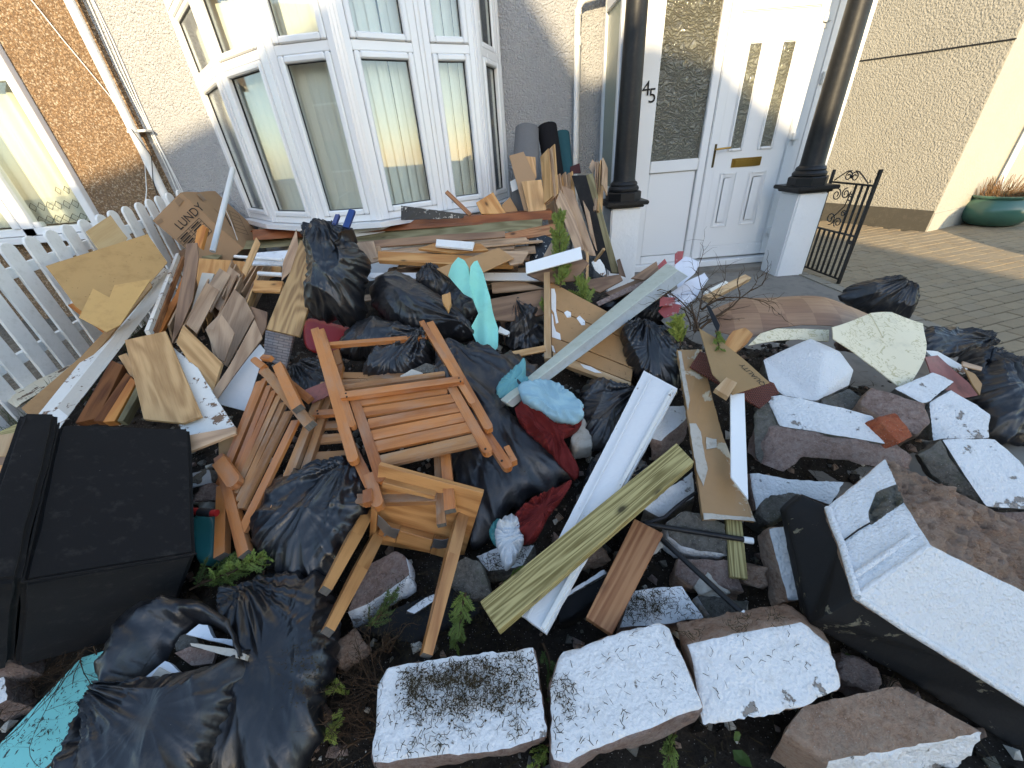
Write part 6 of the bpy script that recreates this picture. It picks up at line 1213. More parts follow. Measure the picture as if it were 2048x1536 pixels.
# blocks at right
pk0 = thing(MB, 'white pyramid capped block under the cream lino', CAT, tuple(at(1620, 780, Z=.15)))
hull('capped_block', [(1526, 719, .41), (1572, 697, .45), (1621, 676, .48), (1680, 702, .455), (1708, 740, .40), (1698, 771, .345), (1632, 802, .345), (1567, 791, .36), (1539, 767, .385), (1648, 702, .478), (1690, 752, .40)], [((0, 1, 2, 9, 10, 6, 7, 8), 0), ((2, 3, 4, 10, 9), 0), ((4, 5, 6, 10), 0)], (.02, .05, -.15), ['render_clean', G_], pk0, amp=.006)
pk = thing(MB, 'long coping block, white on top with mossy stripe and pink underside', CAT, tuple(at(1660, 900, Z=.1)))
block('painted_top', [(1529, 792, .415), (1560, 788, .43), (1650, 806, .43), (1745, 832, .42), (1774, 888, .37), (1690, 874, .365), (1560, 852, .355)], (0, .05, -.10), [WC, G_], parent=pk, amp=.004)
block('broken_side', [(1540, 852, .350), (1690, 876, .362), (1776, 893, .362), (1828, 908, .345), (1824, 942, .30), (1724, 928, .295), (1610, 914, .285), (1567, 942, .255), (1520, 930, .25)], (0, .09, -.02), [P_, P_], parent=pk, amp=.007)
block('block_end', [(1504, 830, .37), (1528, 793, .41), (1562, 852, .35), (1522, 930, .25), (1510, 914, .26)], (.06, .05, -.04), [G_, G_], parent=pk, amp=.005)
K(MB, 'pinkish brown rounded stone between the white blocks', CAT, [(1744, 769, .40), (1800, 786, .40), (1854, 808, .39), (1868, 840, .36), (1836, 870, .33), (1770, 840, .34), (1720, 808, .36)], (0, .05, -.14), [P_, N_], amp=.007, soft=3)
rb = K('brick', 'broken red brick resting on the long coping block', 'brick', [(1754, 837, .435), (1791, 824, .44), (1826, 872, .40), (1800, 888, .395)], (1725, 851, .39), ['brick_red', 'brick_red'], amp=.004, L=.014)
pk2 = thing(MB, 'ridged white block behind the pink stone near the lino', CAT, tuple(at(1880, 830, Z=.1)))
block('painted_top', [(1788, 776, .36), (1866, 744, .38), (1910, 762, .37), (1858, 804, .34), (1845, 806, .34)], (.02, .05, -.12), [W_, G_], parent=pk2, amp=.003)
block('painted_face', [(1858, 804, .338), (1902, 780, .355), (1983, 829, .31), (1981, 876, .26), (1866, 882, .255)], (.02, .08, -.06), [W_, G_], parent=pk2, amp=.003)
pk3 = thing(MB, 'white coping block with dark grey end at the right edge', CAT, tuple(at(1970, 950, Z=.1)))
block('painted_face', [(1883, 878, .37), (1990, 878, .37), (2018, 897, .355), (2070, 965, .30), (2070, 1020, .255), (1973, 1015, .26), (1922, 940, .32)], (.03, .08, -.08), [W_, G_], parent=pk3, amp=.004)
block('block_end', [(1834, 908, .335), (1882, 879, .368), (1922, 941, .318), (1972, 1014, .258), (1930, 992, .25), (1862, 948, .28)], (.06, .05, -.06), [G_, G_], parent=pk3, amp=.006)
K(MB, 'grey stone scrap below the right edge coping', CAT, [(1970, 1020, .25), (2070, 1022, .25), (2070, 1050, .22), (2010, 1048, .22)], (0, .04, -.08), [P_, G_], amp=.006)
K(MB, 'dark mossy stone in the gap behind the long coping block', CAT, [(1640, 800, .33), (1700, 778, .34), (1730, 800, .33), (1718, 822, .31), (1650, 812, .31)], (0, .03, -.10), [G_, G_], amp=.007)
pk4 = thing(MB, 'white block with flaked grey corner below the long coping', CAT, tuple(at(1590, 1000, Z=.1)))
block('painted_top', [(1498, 944, .26), (1575, 956, .27), (1690, 964, .27), (1662, 1012, .23), (1604, 990, .235), (1530, 1000, .22), (1512, 1024, .20)], (0, .05, -.08), [WC, P_], parent=pk4, amp=.005)
block('flaked_corner', [(1512, 1026, .20), (1532, 990, .23), (1602, 976, .245), (1604, 992, .236), (1574, 1030, .20), (1538, 1046, .185)], (0, .03, -.10), [G_, G_], parent=pk4, amp=.006)
# middle rubble
K(MB, 'tilted brown stone with a strip of white paint beside the pier', CAT, [(1538, 1057, .24), (1574, 1049, .25), (1604, 1204, .16), (1577, 1204, .155)], (1506, 1068, .19), [W_, N_], amp=.005)
K(MB, 'grey rough stone behind the black tubes', CAT, [(1334, 1042, .25), (1366, 1016, .27), (1455, 1046, .26), (1458, 1112, .20), (1400, 1100, .20), (1362, 1094, .20), (1338, 1072, .215)], (0, .03, -.10), [G_, WC], amp=.006)
K(MB, 'reddish brown stone under the hanging timber', CAT, [(1356, 1115, .19), (1460, 1118, .20), (1490, 1184, .15), (1384, 1172, .14), (1348, 1150, .15)], (0, .02, -.10), [P_, N_], amp=.006)
K(MB, 'small white slab thick with needles beside the short plank', CAT, [(1262, 1182, .19), (1366, 1169, .20), (1408, 1236, .16), (1340, 1247, .155), (1238, 1256, .15)], (0, .01, -.09), [W_, P_], amp=.004)
K(MB, 'flaked slab below the lower tube end', CAT, [(1392, 1190, .13), (1452, 1196, .13), (1500, 1200, .13), (1492, 1226, .11), (1424, 1238, .10)], (0, .02, -.06), [G_, WC], amp=.006)
K(MB, 'brown stone half painted white behind the long white board', CAT, [(1331, 813, .34), (1369, 810, .35), (1375, 836, .33), (1322, 882, .28), (1300, 876, .29)], (0, -.02, -.12), [W_, P_], amp=.006)
K(MB, 'white block tucked under the green timber end', CAT, [(1287, 1018, .22), (1340, 975, .25), (1386, 940, .27), (1390, 994, .23), (1322, 1038, .19)], (.01, .02, -.11), [WC, G_], amp=.005)
K(MB, 'pink rubble slab behind the stool legs', CAT, [(692, 1226, .15), (735, 1130, .19), (790, 1100, .21), (813, 1110, .21), (821, 1150, .19), (740, 1206, .15)], (.01, -.012, -.07), [P_, W_], [0, 0, 0, 0, 1, 1, 1], amp=.006)
K(MB, 'black painted coping under the stool leg with a white rim', CAT, [(690, 1262, .12), (760, 1232, .14), (880, 1178, .18), (905, 1172, .18), (960, 1196, .17), (962, 1226, .15), (830, 1286, .11)], (0, .01, -.08), [BK, BK], amp=.005)
K(MB, 'white chipped rim lying on the black coping', CAT, [(812, 1222, .175), (846, 1198, .19), (882, 1180, .20), (884, 1192, .195), (828, 1228, .175)], (0, .01, -.02), [W_, G_], amp=.004, L=.012)
K(MB, 'rough dark stone between stool leg and white ribbed cloth', CAT, [(880, 1150, .22), (930, 1110, .25), (960, 1120, .25), (985, 1190, .20), (930, 1200, .18)], (0, .02, -.10), [G_, G_], amp=.008)
K(MB, 'white slab sprinkled with needles under the ribbed cloth', CAT, [(948, 1110, .20), (1000, 1094, .21), (1070, 1088, .22), (1046, 1132, .19), (976, 1144, .185)], (0, .01, -.08), [W_, G_], amp=.004)
K(MB, 'black painted coping below the crossing timbers', CAT, [(1112, 1210, .17), (1180, 1160, .20), (1216, 1140, .21), (1222, 1165, .20), (1185, 1205, .17), (1120, 1244, .15)], (0, .01, -.09), [BK, BK], amp=.004)
K(MB, 'white flake of render on the black coping', CAT, [(1122, 1190, .215), (1210, 1138, .235), (1214, 1146, .23), (1128, 1198, .21)], (0, .005, -.015), [W_, G_], amp=.003, L=.012)
K(MB, 'white block at the far left bottom edge beside the box seat', CAT, [(-60, 1218, .30), (4, 1236, .29), (18, 1290, .26), (12, 1320, .245), (-60, 1336, .25)], (0, .01, -.15), [W_, P_], amp=.005)
K(MB, 'cream stone below the white block at the left edge', CAT, [(-50, 1345, .18), (6, 1340, .18), (14, 1400, .15), (-50, 1430, .14)], (0, .01, -.10), [W_, P_], amp=.006)
K(MB, 'dark stone right of the knitted cloth under the white board', CAT, [(1150, 990, .22), (1200, 960, .24), (1250, 1000, .22), (1180, 1050, .20)], (0, .02, -.1), [G_, P_], amp=.007)
K(MB, 'plaster lump beside the red cloth', 'plaster', [(1140, 880, .31), (1172, 795, .36), (1188, 840, .33), (1184, 892, .29), (1150, 895, .29)], (0, .02, -.08), ['plaster', 'plaster'], amp=.006)
for k, (x, y, z, s) in enumerate(((430, 985, .30, .05), (405, 960, .31, .05), (418, 1000, .27, .045), (700, 1300, .13, .05), (1100, 1200, .17, .04), (1260, 1120, .17, .05), (1420, 1170, .14, .04), (1505, 1150, .15, .045), (1700, 1350, .12, .05), (1440, 1010, .22, .05), (1290, 1090, .17, .05), (1180, 1110, .18, .05), (1700, 690, .25, .06), (1560, 670, .28, .06), (1250, 940, .25, .05), (1225, 870, .28, .05))):
    p = at(x, y, Z=z); bm = bmesh.new(); bmesh.ops.create_cube(bm, size=s * 1.5); dice(bm, s * .35); bmesh.ops.smooth_vert(bm, verts=bm.verts, factor=.5, use_axis_x=True, use_axis_y=True, use_axis_z=True); bmesh.ops.rotate(bm, verts=bm.verts, cent=(0, 0, 0), matrix=Matrix.Rotation(k * 1.3, 3, 'Z') @ Matrix.Rotation(.5 + .3 * k, 3, 'X'))
    for v in bm.verts:
        q = v.co * (14 / (s * 20)); v.co = p + Vector((v.co.x * 1.2, v.co.y, v.co.z * .7)) * (1 + .3 * mn.noise(v.co * 22 + Vector((k, 0, 0))) + .15 * mn.noise(v.co * 60 + Vector((k, 0, 0))))
    where = ('beside the leaning slatted chair', 'behind the leaning slatted chair foot', 'just above the red handled tool', 'left of the needle strewn coping', 'under the lower end of the white board', 'behind the short brown plank', 'below the hanging timber end', 'left of the tilted painted stone', 'under the black pier slab', 'above the grey rough stone', 'between the tubes and the short plank', 'under the green timber', 'under the cream lino edge', 'under the left end of the vinyl', 'behind the long white board', 'behind the long white board near its top')[k]
    o = fin('rubble_stone', bm, (P_, G_, 'plaster', N_)[k % 4], None, True); tag(o, '%s rubble stone %s' % (('pinkish', 'grey', 'plaster coated', 'brown')[k % 4], where), 'rubble', 'loose rubble stones')
# ------------------------------------------------------------------ boards and sheets, middle and right
pn = thing('cladding_panel', 'tan panel of four boards with white paint drips and pine post', 'panel', tuple(at(1180, 720, Z=.2)))
fPn = fr3((1101, 563, .66), (1262, 648, .52), (1140, 732, .40))
Lf = [(1100, 562), (1102, 614), (1103, 672), (1104, 702), (1105, 714)]; Rt = [(1262, 648), (1264, 683), (1266, 737), (1262, 764), (1260, 776)]
bd = [slab('panel_board', [(Lf[i][0], Lf[i][1] + (1.2 if i else 0)), (Rt[i][0], Rt[i][1] + (1.2 if i else 0)), (Rt[i + 1][0], Rt[i + 1][1] - .8), (Lf[i + 1][0], Lf[i + 1][1] - .8)], fPn, .012, 'panel_tan', parent=pn, grain=(0, 1)) for i in range(3)]
slab('panel_board', [(1105, 703), (1262, 765), (1260, 777), (1140, 734), (1106, 716)], fPn, .03, 'pine_pale', parent=pn, grain=(0, 1))
fPp = Fr(fPn.c + fPn.n * .002, fPn.n)
for pts in ([(1102, 577), (1109, 577), (1112, 590), (1112, 622), (1117, 645), (1112, 647), (1108, 625), (1103, 618)], [(1103, 626), (1106, 630), (1108, 650), (1112, 663), (1120, 667), (1122, 680), (1104, 674)], [(1128, 625), (1134, 621), (1142, 625), (1142, 634), (1134, 635)], [(1153, 636), (1159, 631), (1170, 642), (1170, 650), (1163, 650)], [(1103, 690), (1107, 692), (1111, 706), (1105, 702)], [(1160, 727), (1182, 733), (1204, 746), (1190, 745), (1168, 736)]):
    slab('paint_drip', pts, fPp, .0018, 'white_gloss', parent=pn, bevel=.0005)
bar('post', fPn.p(1094, 543, .02), fPn.p(1096, 722, .02), .036, .045, 'pine_pale', fPn.n, pn, bevel=.002)
prismpx('metal_strip', 'long pale green grey angled strip lying diagonally across the panel', 'strip', [(1333, 526, .70), (1356, 540, .70), (1377, 553, .655), (1360, 548, .64)], [(1000, 799, .46), (1012, 806, .47), (1026, 815, .44), (1014, 812, .43)], ['strip_green', 'strip_grey'], [0, 1, 1, 0])
S('white_plank', 'long flat white plank lying steeply down the middle right', 'plank', [(1288, 741), (1355, 777), (1092, 1266), (1040, 1228)], fr3((1320, 760, .46), (1066, 1246, .265), (1288, 741, .465)), .016, 'white_board', jag=.0015)
wp_ = bpy.data.objects['white_plank']; fw_ = fr3((1320, 760, .467), (1066, 1246, .272), (1288, 741, .472))
bar('edge_lip', fw_.p(1346, 778), fw_.p(1086, 1258), .012, .008, 'white_chip', fw_.n, wp_, bevel=.002); bar('groove_bead', fw_.p(1303, 752), fw_.p(1054, 1236), .005, .0035, 'white_board', fw_.n, wp_, bevel=.001)
S('treated_timber', 'greenish grained timber plank crossing over the white plank', 'timber', [(1353, 886), (1388, 923), (997, 1261), (960, 1203)], fr3((1370, 905, .42), (978, 1232, .305), (1353, 886, .425)), .032, 'treated')
S('short_plank', 'short reddish plank with a knot below the green timber', 'plank', [(1269, 1037), (1327, 1067), (1224, 1269), (1172, 1234)], fr3((1298, 1052, .285), (1198, 1251, .245), (1269, 1037, .29)), .022, 'redwood')
S('hanging_timber', 'short treated timber below the brown board end', 'timber', [(1451, 1036), (1484, 1042), (1496, 1158), (1461, 1153)], (.22, (-.1, -.3, .95)), .02, 'treated')
S('brown_board', 'long brown board with peeling cream paint standing right of centre', 'board', [(1354, 700), (1404, 699), (1416, 760), (1442, 860), (1480, 960), (1510, 1042), (1460, 1036), (1407, 1038), (1378, 845)], fr3((1380, 700, .50), (1460, 1038, .28), (1354, 700, .505)), .014, 'mdf_chip', jag=.003, grain=((1380, 700), (1460, 1038)))
bb_ = bpy.data.objects['brown_board']; fbb = fr3((1380, 700, .5025), (1460, 1038, .2825), (1354, 700, .5075))
for pts in ([(1379, 847), (1392, 847), (1402, 864), (1406, 891), (1416, 939), (1407, 972), (1393, 939), (1385, 891)], [(1413, 874), (1433, 878), (1433, 895), (1413, 898)], [(1407, 1026), (1450, 1030), (1508, 1036), (1511, 1043), (1460, 1038), (1408, 1039)], [(1356, 702), (1362, 702), (1380, 800), (1376, 820), (1366, 770)]):
    slab('peeling_paint', pts, fbb, .002, 'plaster', parent=bb_, jag=.003)
S('white_strip', 'narrow white plastic strip with an angled lower end', 'strip', [(1461, 788), (1489, 786), (1497, 999), (1462, 954)], fr3((1475, 787, .48), (1490, 980, .35), (1461, 788, .48)), .008, 'white_plastic')
S('textured_board', 'rough brown board triangle printed QUALITY under the conifer sprig', 'board', [(1398, 656), (1440, 680), (1485, 716), (1540, 765), (1465, 789), (1425, 748)], fr3((1398, 656, .60), (1540, 765, .50), (1465, 789, .49)), .005, 'board_rough')
fq = fr3((1398, 656, .60), (1540, 765, .50), (1465, 789, .49)); qd = bpy.data.objects['textured_board']
text_mesh('print', 'QUALITY', fq, 1533, 770, 1481, 722, .022, 'ink', qd, off=.0015)
S('wood_block', 'small softwood block lying on the rough brown triangle', 'block', [(1430, 777), (1453, 754), (1475, 765), (1457, 794)], (.525, (0, -.3, .95)), .025, 'pine_pale')
S('rubber_mat', 'red studded rubber mat beneath the rough brown triangle', 'mat', [(1380, 733), (1400, 702), (1470, 735), (1548, 766), (1558, 786), (1520, 816), (1480, 792)], (.45, (0, -.35, .93)), .008, 'rubber_red', bevel=0)
S('wood_fragment', 'splintered yellow wood piece at the left end of the vinyl', 'wood', [(1445, 690), (1466, 662), (1490, 655), (1506, 668), (1498, 682), (1470, 706)], (.53, (0, -.4, .9)), .02, 'pine', jag=.003)
# sheet floor coverings
S('vinyl_sheet', 'wood patterned vinyl flooring sheet draped over the rubble', 'flooring', [(1430, 607), (1492, 591), (1570, 589), (1656, 591), (1724, 606), (1758, 618), (1738, 637), (1761, 679), (1700, 664), (1656, 657), (1600, 652), (1553, 654), (1499, 671), (1444, 648)], (.50, (.04, -.42, .9)), .004, 'vinyl', warp=lambda u, v: .025 - 1.3 * v * v - .35 * u * u + .010 * math.sin(u * 13), dic=.03, grain=((1450, 600), (1740, 615)))
S('lino_sheet', 'cream floral lino sheet bent down over the blocks', 'flooring', [(1735, 630), (1779, 627), (1847, 646), (1848, 690), (1840, 720), (1814, 782), (1751, 737), (1700, 705), (1659, 683), (1659, 658), (1761, 680)], (.455, (.12, -.5, .86)), .004, 'lino', warp=lambda u, v: .015 + .010 * math.sin(u * 14 + v * 6) - .2 * v * v, dic=.03)
S('lino_strip', 'thin cream lino strip under the front edge of the vinyl', 'flooring', [(1497, 690), (1520, 668), (1553, 658), (1610, 656), (1658, 660), (1658, 682), (1600, 678), (1556, 682)], (.47, (0, -.5, .86)), .004, 'lino', warp=lambda u, v: .006 * math.sin(u * 17), dic=.03)
S('lino_piece', 'dirty pink backed lino piece leaning over the ridged white block', 'flooring', [(1846, 716), (1880, 708), (1944, 764), (1962, 788), (1904, 802), (1862, 766)], (.34, (.1, -.5, .85)), .005, 'lino_pink', warp=lambda u, v: .012 * math.sin(u * 20), dic=.03)
S('lath', 'white edged broken lath above the pink lino', 'lath', [(1850, 700), (1876, 703), (1936, 737), (1930, 747), (1862, 712)], (.37, (.1, -.5, .85)), .012, 'white_chip', jag=.002)
S('lino_piece', 'curled brown lino flap at the far right of the lath', 'flooring', [(1930, 738), (1950, 748), (1964, 768), (1960, 790), (1946, 770)], (.36, (.1, -.6, .8)), .005, 'mdf', warp=lambda u, v: .6 * v * v, dic=.02)
S('lath', 'thin brown broken lath beside the right black sack', 'lath', [(1926, 722), (1966, 734), (1964, 741), (1926, 732)], (.38, (.1, -.5, .85)), .008, 'laminate')
# papers
for lab, m, pts, z in (('large white paper sheet uppermost in the paper pile', 'paper', [(1349, 532), (1370, 514), (1400, 528), (1390, 545), (1372, 560), (1356, 580)], .60), ('wide white paper sheet with a fold in the paper pile', 'paper', [(1334, 588), (1372, 566), (1409, 545), (1417, 558), (1396, 590), (1373, 610), (1350, 611)], .57), ('pale paper strip on the front of the paper pile', 'paper', [(1350, 606), (1380, 590), (1388, 596), (1372, 612)], .585), ('red patterned paper square in the paper pile', 'paper_red', [(1320, 593), (1352, 592), (1351, 610), (1318, 616)], .585), ('curled red patterned paper at the front of the pile', 'paper_red', [(1317, 620), (1332, 606), (1362, 613), (1356, 628), (1330, 634)], .55), ('red patterned paper corner sticking up behind the pile', 'paper_red', [(1349, 510), (1354, 505), (1367, 504), (1365, 518), (1350, 530)], .62), ('small red paper tag at the board corner', 'paper_red', [(1315, 531), (1329, 520), (1334, 528), (1319, 538)], .66)):
    S('paper_sheet', lab, 'paper', pts, (z, (-.1, -.5, .85)), .0015, m, warp=lambda u, v: .012 * math.sin(u * 25 + v * 13) + .4 * u * u, dic=.014)
S('board', 'dark brown board behind the paper pile near the door', 'board', [(1262, 556), (1313, 522), (1318, 540), (1290, 560)], (.66, (-.1, -.6, .8)), .012, 'laminate_dark'); S('board', 'thin pinkish board under the dark sack by the strip', 'board', [(1192, 604), (1260, 572), (1312, 552), (1314, 560), (1250, 588), (1198, 612)], (.60, (-.1, -.5, .85)), .006, 'stone_pink'); S('board', 'dark grey board slanting beside the conifer', 'board', [(1210, 585), (1280, 556), (1300, 566), (1230, 598)], (.57, (-.1, -.5, .85)), .01, 'laminate_dark')
bar('batten', pz((1412, 598, .56)), pz((1494, 556, .56)), .045, .03, 'pine_pale', (0, -.4, .9), None, 'pale batten poking out over the concrete path', 'batten'); bar('batten', pz((1410, 588, .58)), pz((1452, 566, .58)), .02, .02, 'white_chip', (0, -.4, .9), None, 'white painted batten lying behind the pale one', 'batten')
S('black_trim', 'black plastic trim edge left of the vinyl', 'trim', [(1412, 610), (1420, 612), (1440, 650), (1436, 666), (1428, 650)], (.55, (-.4, -.5, .77)), .006, 'black_paint')
# tubes and cable
for lab, a, b, c in (('upper black metal tube with white end cap', (1290, 1048, .24), (1487, 1079, .235), (1506, 1082, .235)), ('lower black metal tube with white end cap', (1310, 1066, .225), (1483, 1225, .225), (1496, 1237, .225))):
    t_ = thing('metal_tube', lab, 'tube', tuple(pz(a))); tube('tube', [pz(a), pz(b)], .0085, 'black_paint', t_, 14); tube('end_cap', [pz(b), pz(c)], .0105, 'white_plastic', t_, 14)
tube('black_cable', [pz((1270, 1046, .23)), pz((1300, 1044, .235)), pz((1330, 1034, .24)), pz((1352, 1014, .25)), pz((1370, 1000, .26)), pz((1392, 985, .26))], .006, 'rubber_black', None, 8, 'thick black cable looping behind the tubes', 'cable')
# odds and ends around the chairs and sacks
for nm, lab, cat, pts, z, t, m in (('plaster_fragment', 'pale plaster fragments under the slatted chair back', 'plaster', [(800, 752), (824, 738), (846, 746), (838, 758), (806, 760)], .52, .015, 'plaster'), ('plaster_fragment', 'grey rubble flap above the chair seat', 'plaster', [(826, 738), (852, 726), (882, 734), (870, 744), (834, 746)], .53, .012, 'stone_grey'), ('plaster_fragment', 'grey plaster chunk on the sack in the gap by the post', 'plaster', [(1027, 602), (1044, 601), (1064, 624), (1050, 636), (1034, 622)], .53, .03, 'plaster'), ('wood_fragment', 'broken tan wood chunk beside the plaster in the gap', 'wood', [(1046, 606), (1066, 606), (1086, 628), (1078, 640), (1060, 624)], .52, .02, 'board_rough'), ('white_offcut', 'white board sliver behind the plump sack', 'board', [(800, 556), (850, 542), (852, 548), (812, 566)], .68, .01, 'white_board'), ('bark_fragment', 'yellowish broken bark piece on the dusty sack', 'wood', [(884, 590), (900, 584), (902, 606), (896, 622), (886, 606)], .72, .02, 'pine'), ('white_offcut', 'dark edged white offcut below the turquoise foam', 'board', [(1000, 652), (1020, 664), (1018, 672), (996, 664)], .50, .01, 'white_chip'), ('tile_fragment', 'pinkish packaging scrap left of the chairs', 'packaging', [(608, 780), (650, 764), (660, 790), (624, 806)], .50, .006, 'lino_pink')):
    slab(nm, pts, (z, (.05, -.4, .9)), t, m, lab, cat, jag=.004)
S('wood_fragment', 'broken board piece left of the leaning chair foot', 'board', [(436, 880), (468, 860), (480, 874), (450, 920), (438, 910)], (.38, (.2, -.4, .9)), .02, 'mdf', jag=.003)
S('packaging_scrap', 'white scrap behind the black box beside the chair', 'packaging', [(374, 950), (418, 940), (424, 965), (384, 975)], (.33, (.1, -.3, .94)), .006, 'cloth_white', jag=.004)
# ------------------------------------------------------------------ conifer debris
def ribbon(V, F, a, b, w, side):
    i = len(V); m = a.lerp(b, .55); V += [a - side * w * .6, a + side * w * .6, m + side * w, b, m - side * w]; F.append((i, i + 1, i + 2, i + 3, i + 4))
def conifer(name, label, base, tip, spread, n, leafmat, stem=True, seed=1, dens=13, scale=1.0, stemmat='twig', sw=.0045, droop=0.0, start=.1, cat='conifer'):
    """branch with flat scaly sprays"""
    r = random.Random(seed); base, tip = Vector(base), Vector(tip); ax = (tip - base); L = ax.length; d = ax.normalized(); th = thing(name, label, cat, base)
    s1 = d.orthogonal().normalized(); s2 = d.cross(s1); V, F = [], []; stems = []
    for k in range(n):
        t = start + (1 - start) * (k + r.random()) / n; p = base + ax * t; a = r.uniform(0, 6.28); out = s1 * math.cos(a) + s2 * math.sin(a)
        ln = spread * (1 - .55 * t) * r.uniform(.6, 1.15); dr = (out * .85 + d * r.uniform(.35, .9) + Vector((0, 0, -droop))).normalized(); pl = dr.cross(Vector((r.gauss(0, 1), r.gauss(0, 1), r.gauss(0, 1)))).normalized()
        pts = [p]; q = p; dd = dr
        for j in range(6):
            dd = (dd + d * .10 + Vector((r.gauss(0, .10), r.gauss(0, .10), r.gauss(0, .10) - droop * .15))).normalized(); q = q + dd * ln / 6; pts.append(q)
        stems.append(pts)
        for j in range(1, 7):
            for m in range(dens):
                u = (m + r.random()) / dens; c = pts[j - 1].lerp(pts[j], u); sgn = 1 if m % 2 else -1
                sd = (pl * sgn * r.uniform(.6, 1.1) + dd * r.uniform(.5, 1.1) + Vector((r.gauss(0, .2), r.gauss(0, .2), r.gauss(0, .2)))).normalized(); l2 = scale * r.uniform(.010, .024) * (1.15 - .1 * j)
                w = scale * r.uniform(.0009, .0017); side = sd.cross(CAM - c).normalized(); e = c + sd * l2; ribbon(V, F, c, e, w, side)
                for g in (.45, .8):
                    if r.random() < .75:
                        c2 = c.lerp(e, g); s3 = (sd + pl * r.choice((-1, 1)) * .9 + Vector((r.gauss(0, .35), r.gauss(0, .35), r.gauss(0, .35)))).normalized(); ribbon(V, F, c2, c2 + s3 * l2 * .5, w * .9, s3.cross(CAM - c2).normalized())
    rawmesh('foliage', V, F, leafmat, th)
    if stem:
        sv, sf = [], []
        def add(pts, r0, r1):
            k = len(pts); i0 = len(sv)
            for i, p in enumerate(pts):
                dd = (pts[min(i + 1, k - 1)] - pts[max(i - 1, 0)]).normalized(); a_ = dd.orthogonal().normalized(); b_ = dd.cross(a_); rr = r0 + (r1 - r0) * i / (k - 1)
                for j in range(5): g = 2 * math.pi * j / 5; sv.append(p + (a_ * math.cos(g) + b_ * math.sin(g)) * rr)
            for i in range(k - 1):
                for j in range(5): sf.append((i0 + i * 5 + j, i0 + i * 5 + (j + 1) % 5, i0 + (i + 1) * 5 + (j + 1) % 5, i0 + (i + 1) * 5 + j))
        add([base.lerp(tip, i / 6) + Vector((r.gauss(0, .004), r.gauss(0, .004), 0)) for i in range(7)], sw, .0012)
        for pts in stems: add(pts, .0013, .0005)
        rawmesh('stem', sv, sf, stemmat, th, True)
    return th
conifer('conifer_branch', 'upright bright green conifer branch in front of the black panel', at(1122, 560, Y=2.35), at(1118, 432, Y=2.5), .13, 40, 'leaf', seed=3, dens=15, scale=1.25)
conifer('conifer_branch', 'low green conifer sprig right of the upright branch', at(1172, 622, Y=2.2), at(1160, 560, Y=2.3), .12, 22, 'leaf', seed=5, dens=13, scale=1.2)
conifer('conifer_branch', 'green conifer tuft at the foot of the upright branch', at(1118, 575, Y=2.25), at(1130, 535, Y=2.3), .10, 16, 'leaf', seed=15, dens=13, scale=1.2)
conifer('conifer_branch', 'tiny green sprig left of the pine post', at(1095, 640, Z=.5), at(1086, 600, Z=.60), .05, 8, 'leaf', seed=6)
conifer('conifer_branch', 'dense green conifer clump below the paper pile', pz((1362, 690, .50)), pz((1352, 640, .62)), .085, 34, 'leaf_yellow', seed=8, dens=15, scale=1.0)
conifer('conifer_branch', 'thin green sprig hanging over the rough brown triangle', pz((1432, 662, .60)), pz((1440, 700, .56)), .07, 10, 'leaf', seed=9, dens=10, scale=.9)
conifer('conifer_branch', 'green conifer spray beside the black box seat', pz((400, 1168, .22)), pz((530, 1112, .30)), .10, 26, 'leaf', seed=12, dens=13, scale=.85)
conifer('conifer_branch', 'dark green spray beneath the leaning chair feet', pz((380, 1180, .18)), pz((470, 1120, .24)), .10, 20, 'leaf_dark', seed=13, dens=12, scale=.8)
conifer('conifer_branch', 'drooping green conifer frond in front of the stool leg', pz((930, 1185, .23)), pz((912, 1290, .15)), .055, 26, 'leaf', seed=14, dens=13, scale=.7, start=0)
conifer('conifer_branch', 'green moss like sprig under the green timber', pz((1000, 1170, .20)), pz((1040, 1150, .21)), .06, 14, 'leaf', seed=16, dens=12, scale=.7)
conifer('conifer_branch', 'sparse yellow green sprig on the brown twigs by the long sack', pz((700, 1395, .12)), pz((655, 1370, .14)), .05, 10, 'leaf_yellow', seed=17, dens=10, scale=.65)
conifer('conifer_branch', 'yellow green sprig below the brown twigs by the long sack', pz((690, 1420, .12)), pz((660, 1475, .13)), .045, 10, 'leaf_yellow', seed=18, dens=10, scale=.6)
conifer('conifer_branch', 'dark sprig between the first two front copings', pz((1085, 1290, .17)), pz((1120, 1420, .20)), .05, 22, 'leaf_dark', seed=19, dens=12, scale=.6)
conifer('conifer_branch', 'green sprig at the bottom between the front copings', pz((1095, 1480, .10)), pz((1070, 1536, .10)), .05, 14, 'leaf', seed=20, dens=12, scale=.6)
conifer('conifer_branch', 'fine green sprig under the front of the middle coping', pz((1350, 1460, .10)), pz((1340, 1520, .10)), .05, 12, 'leaf', seed=21, dens=10, scale=.55)
conifer('conifer_branch', 'small weed left of the pink rubble slab', pz((730, 1270, .12)), pz((790, 1190, .20)), .06, 14, 'leaf_dark', seed=23, dens=9, scale=.7)
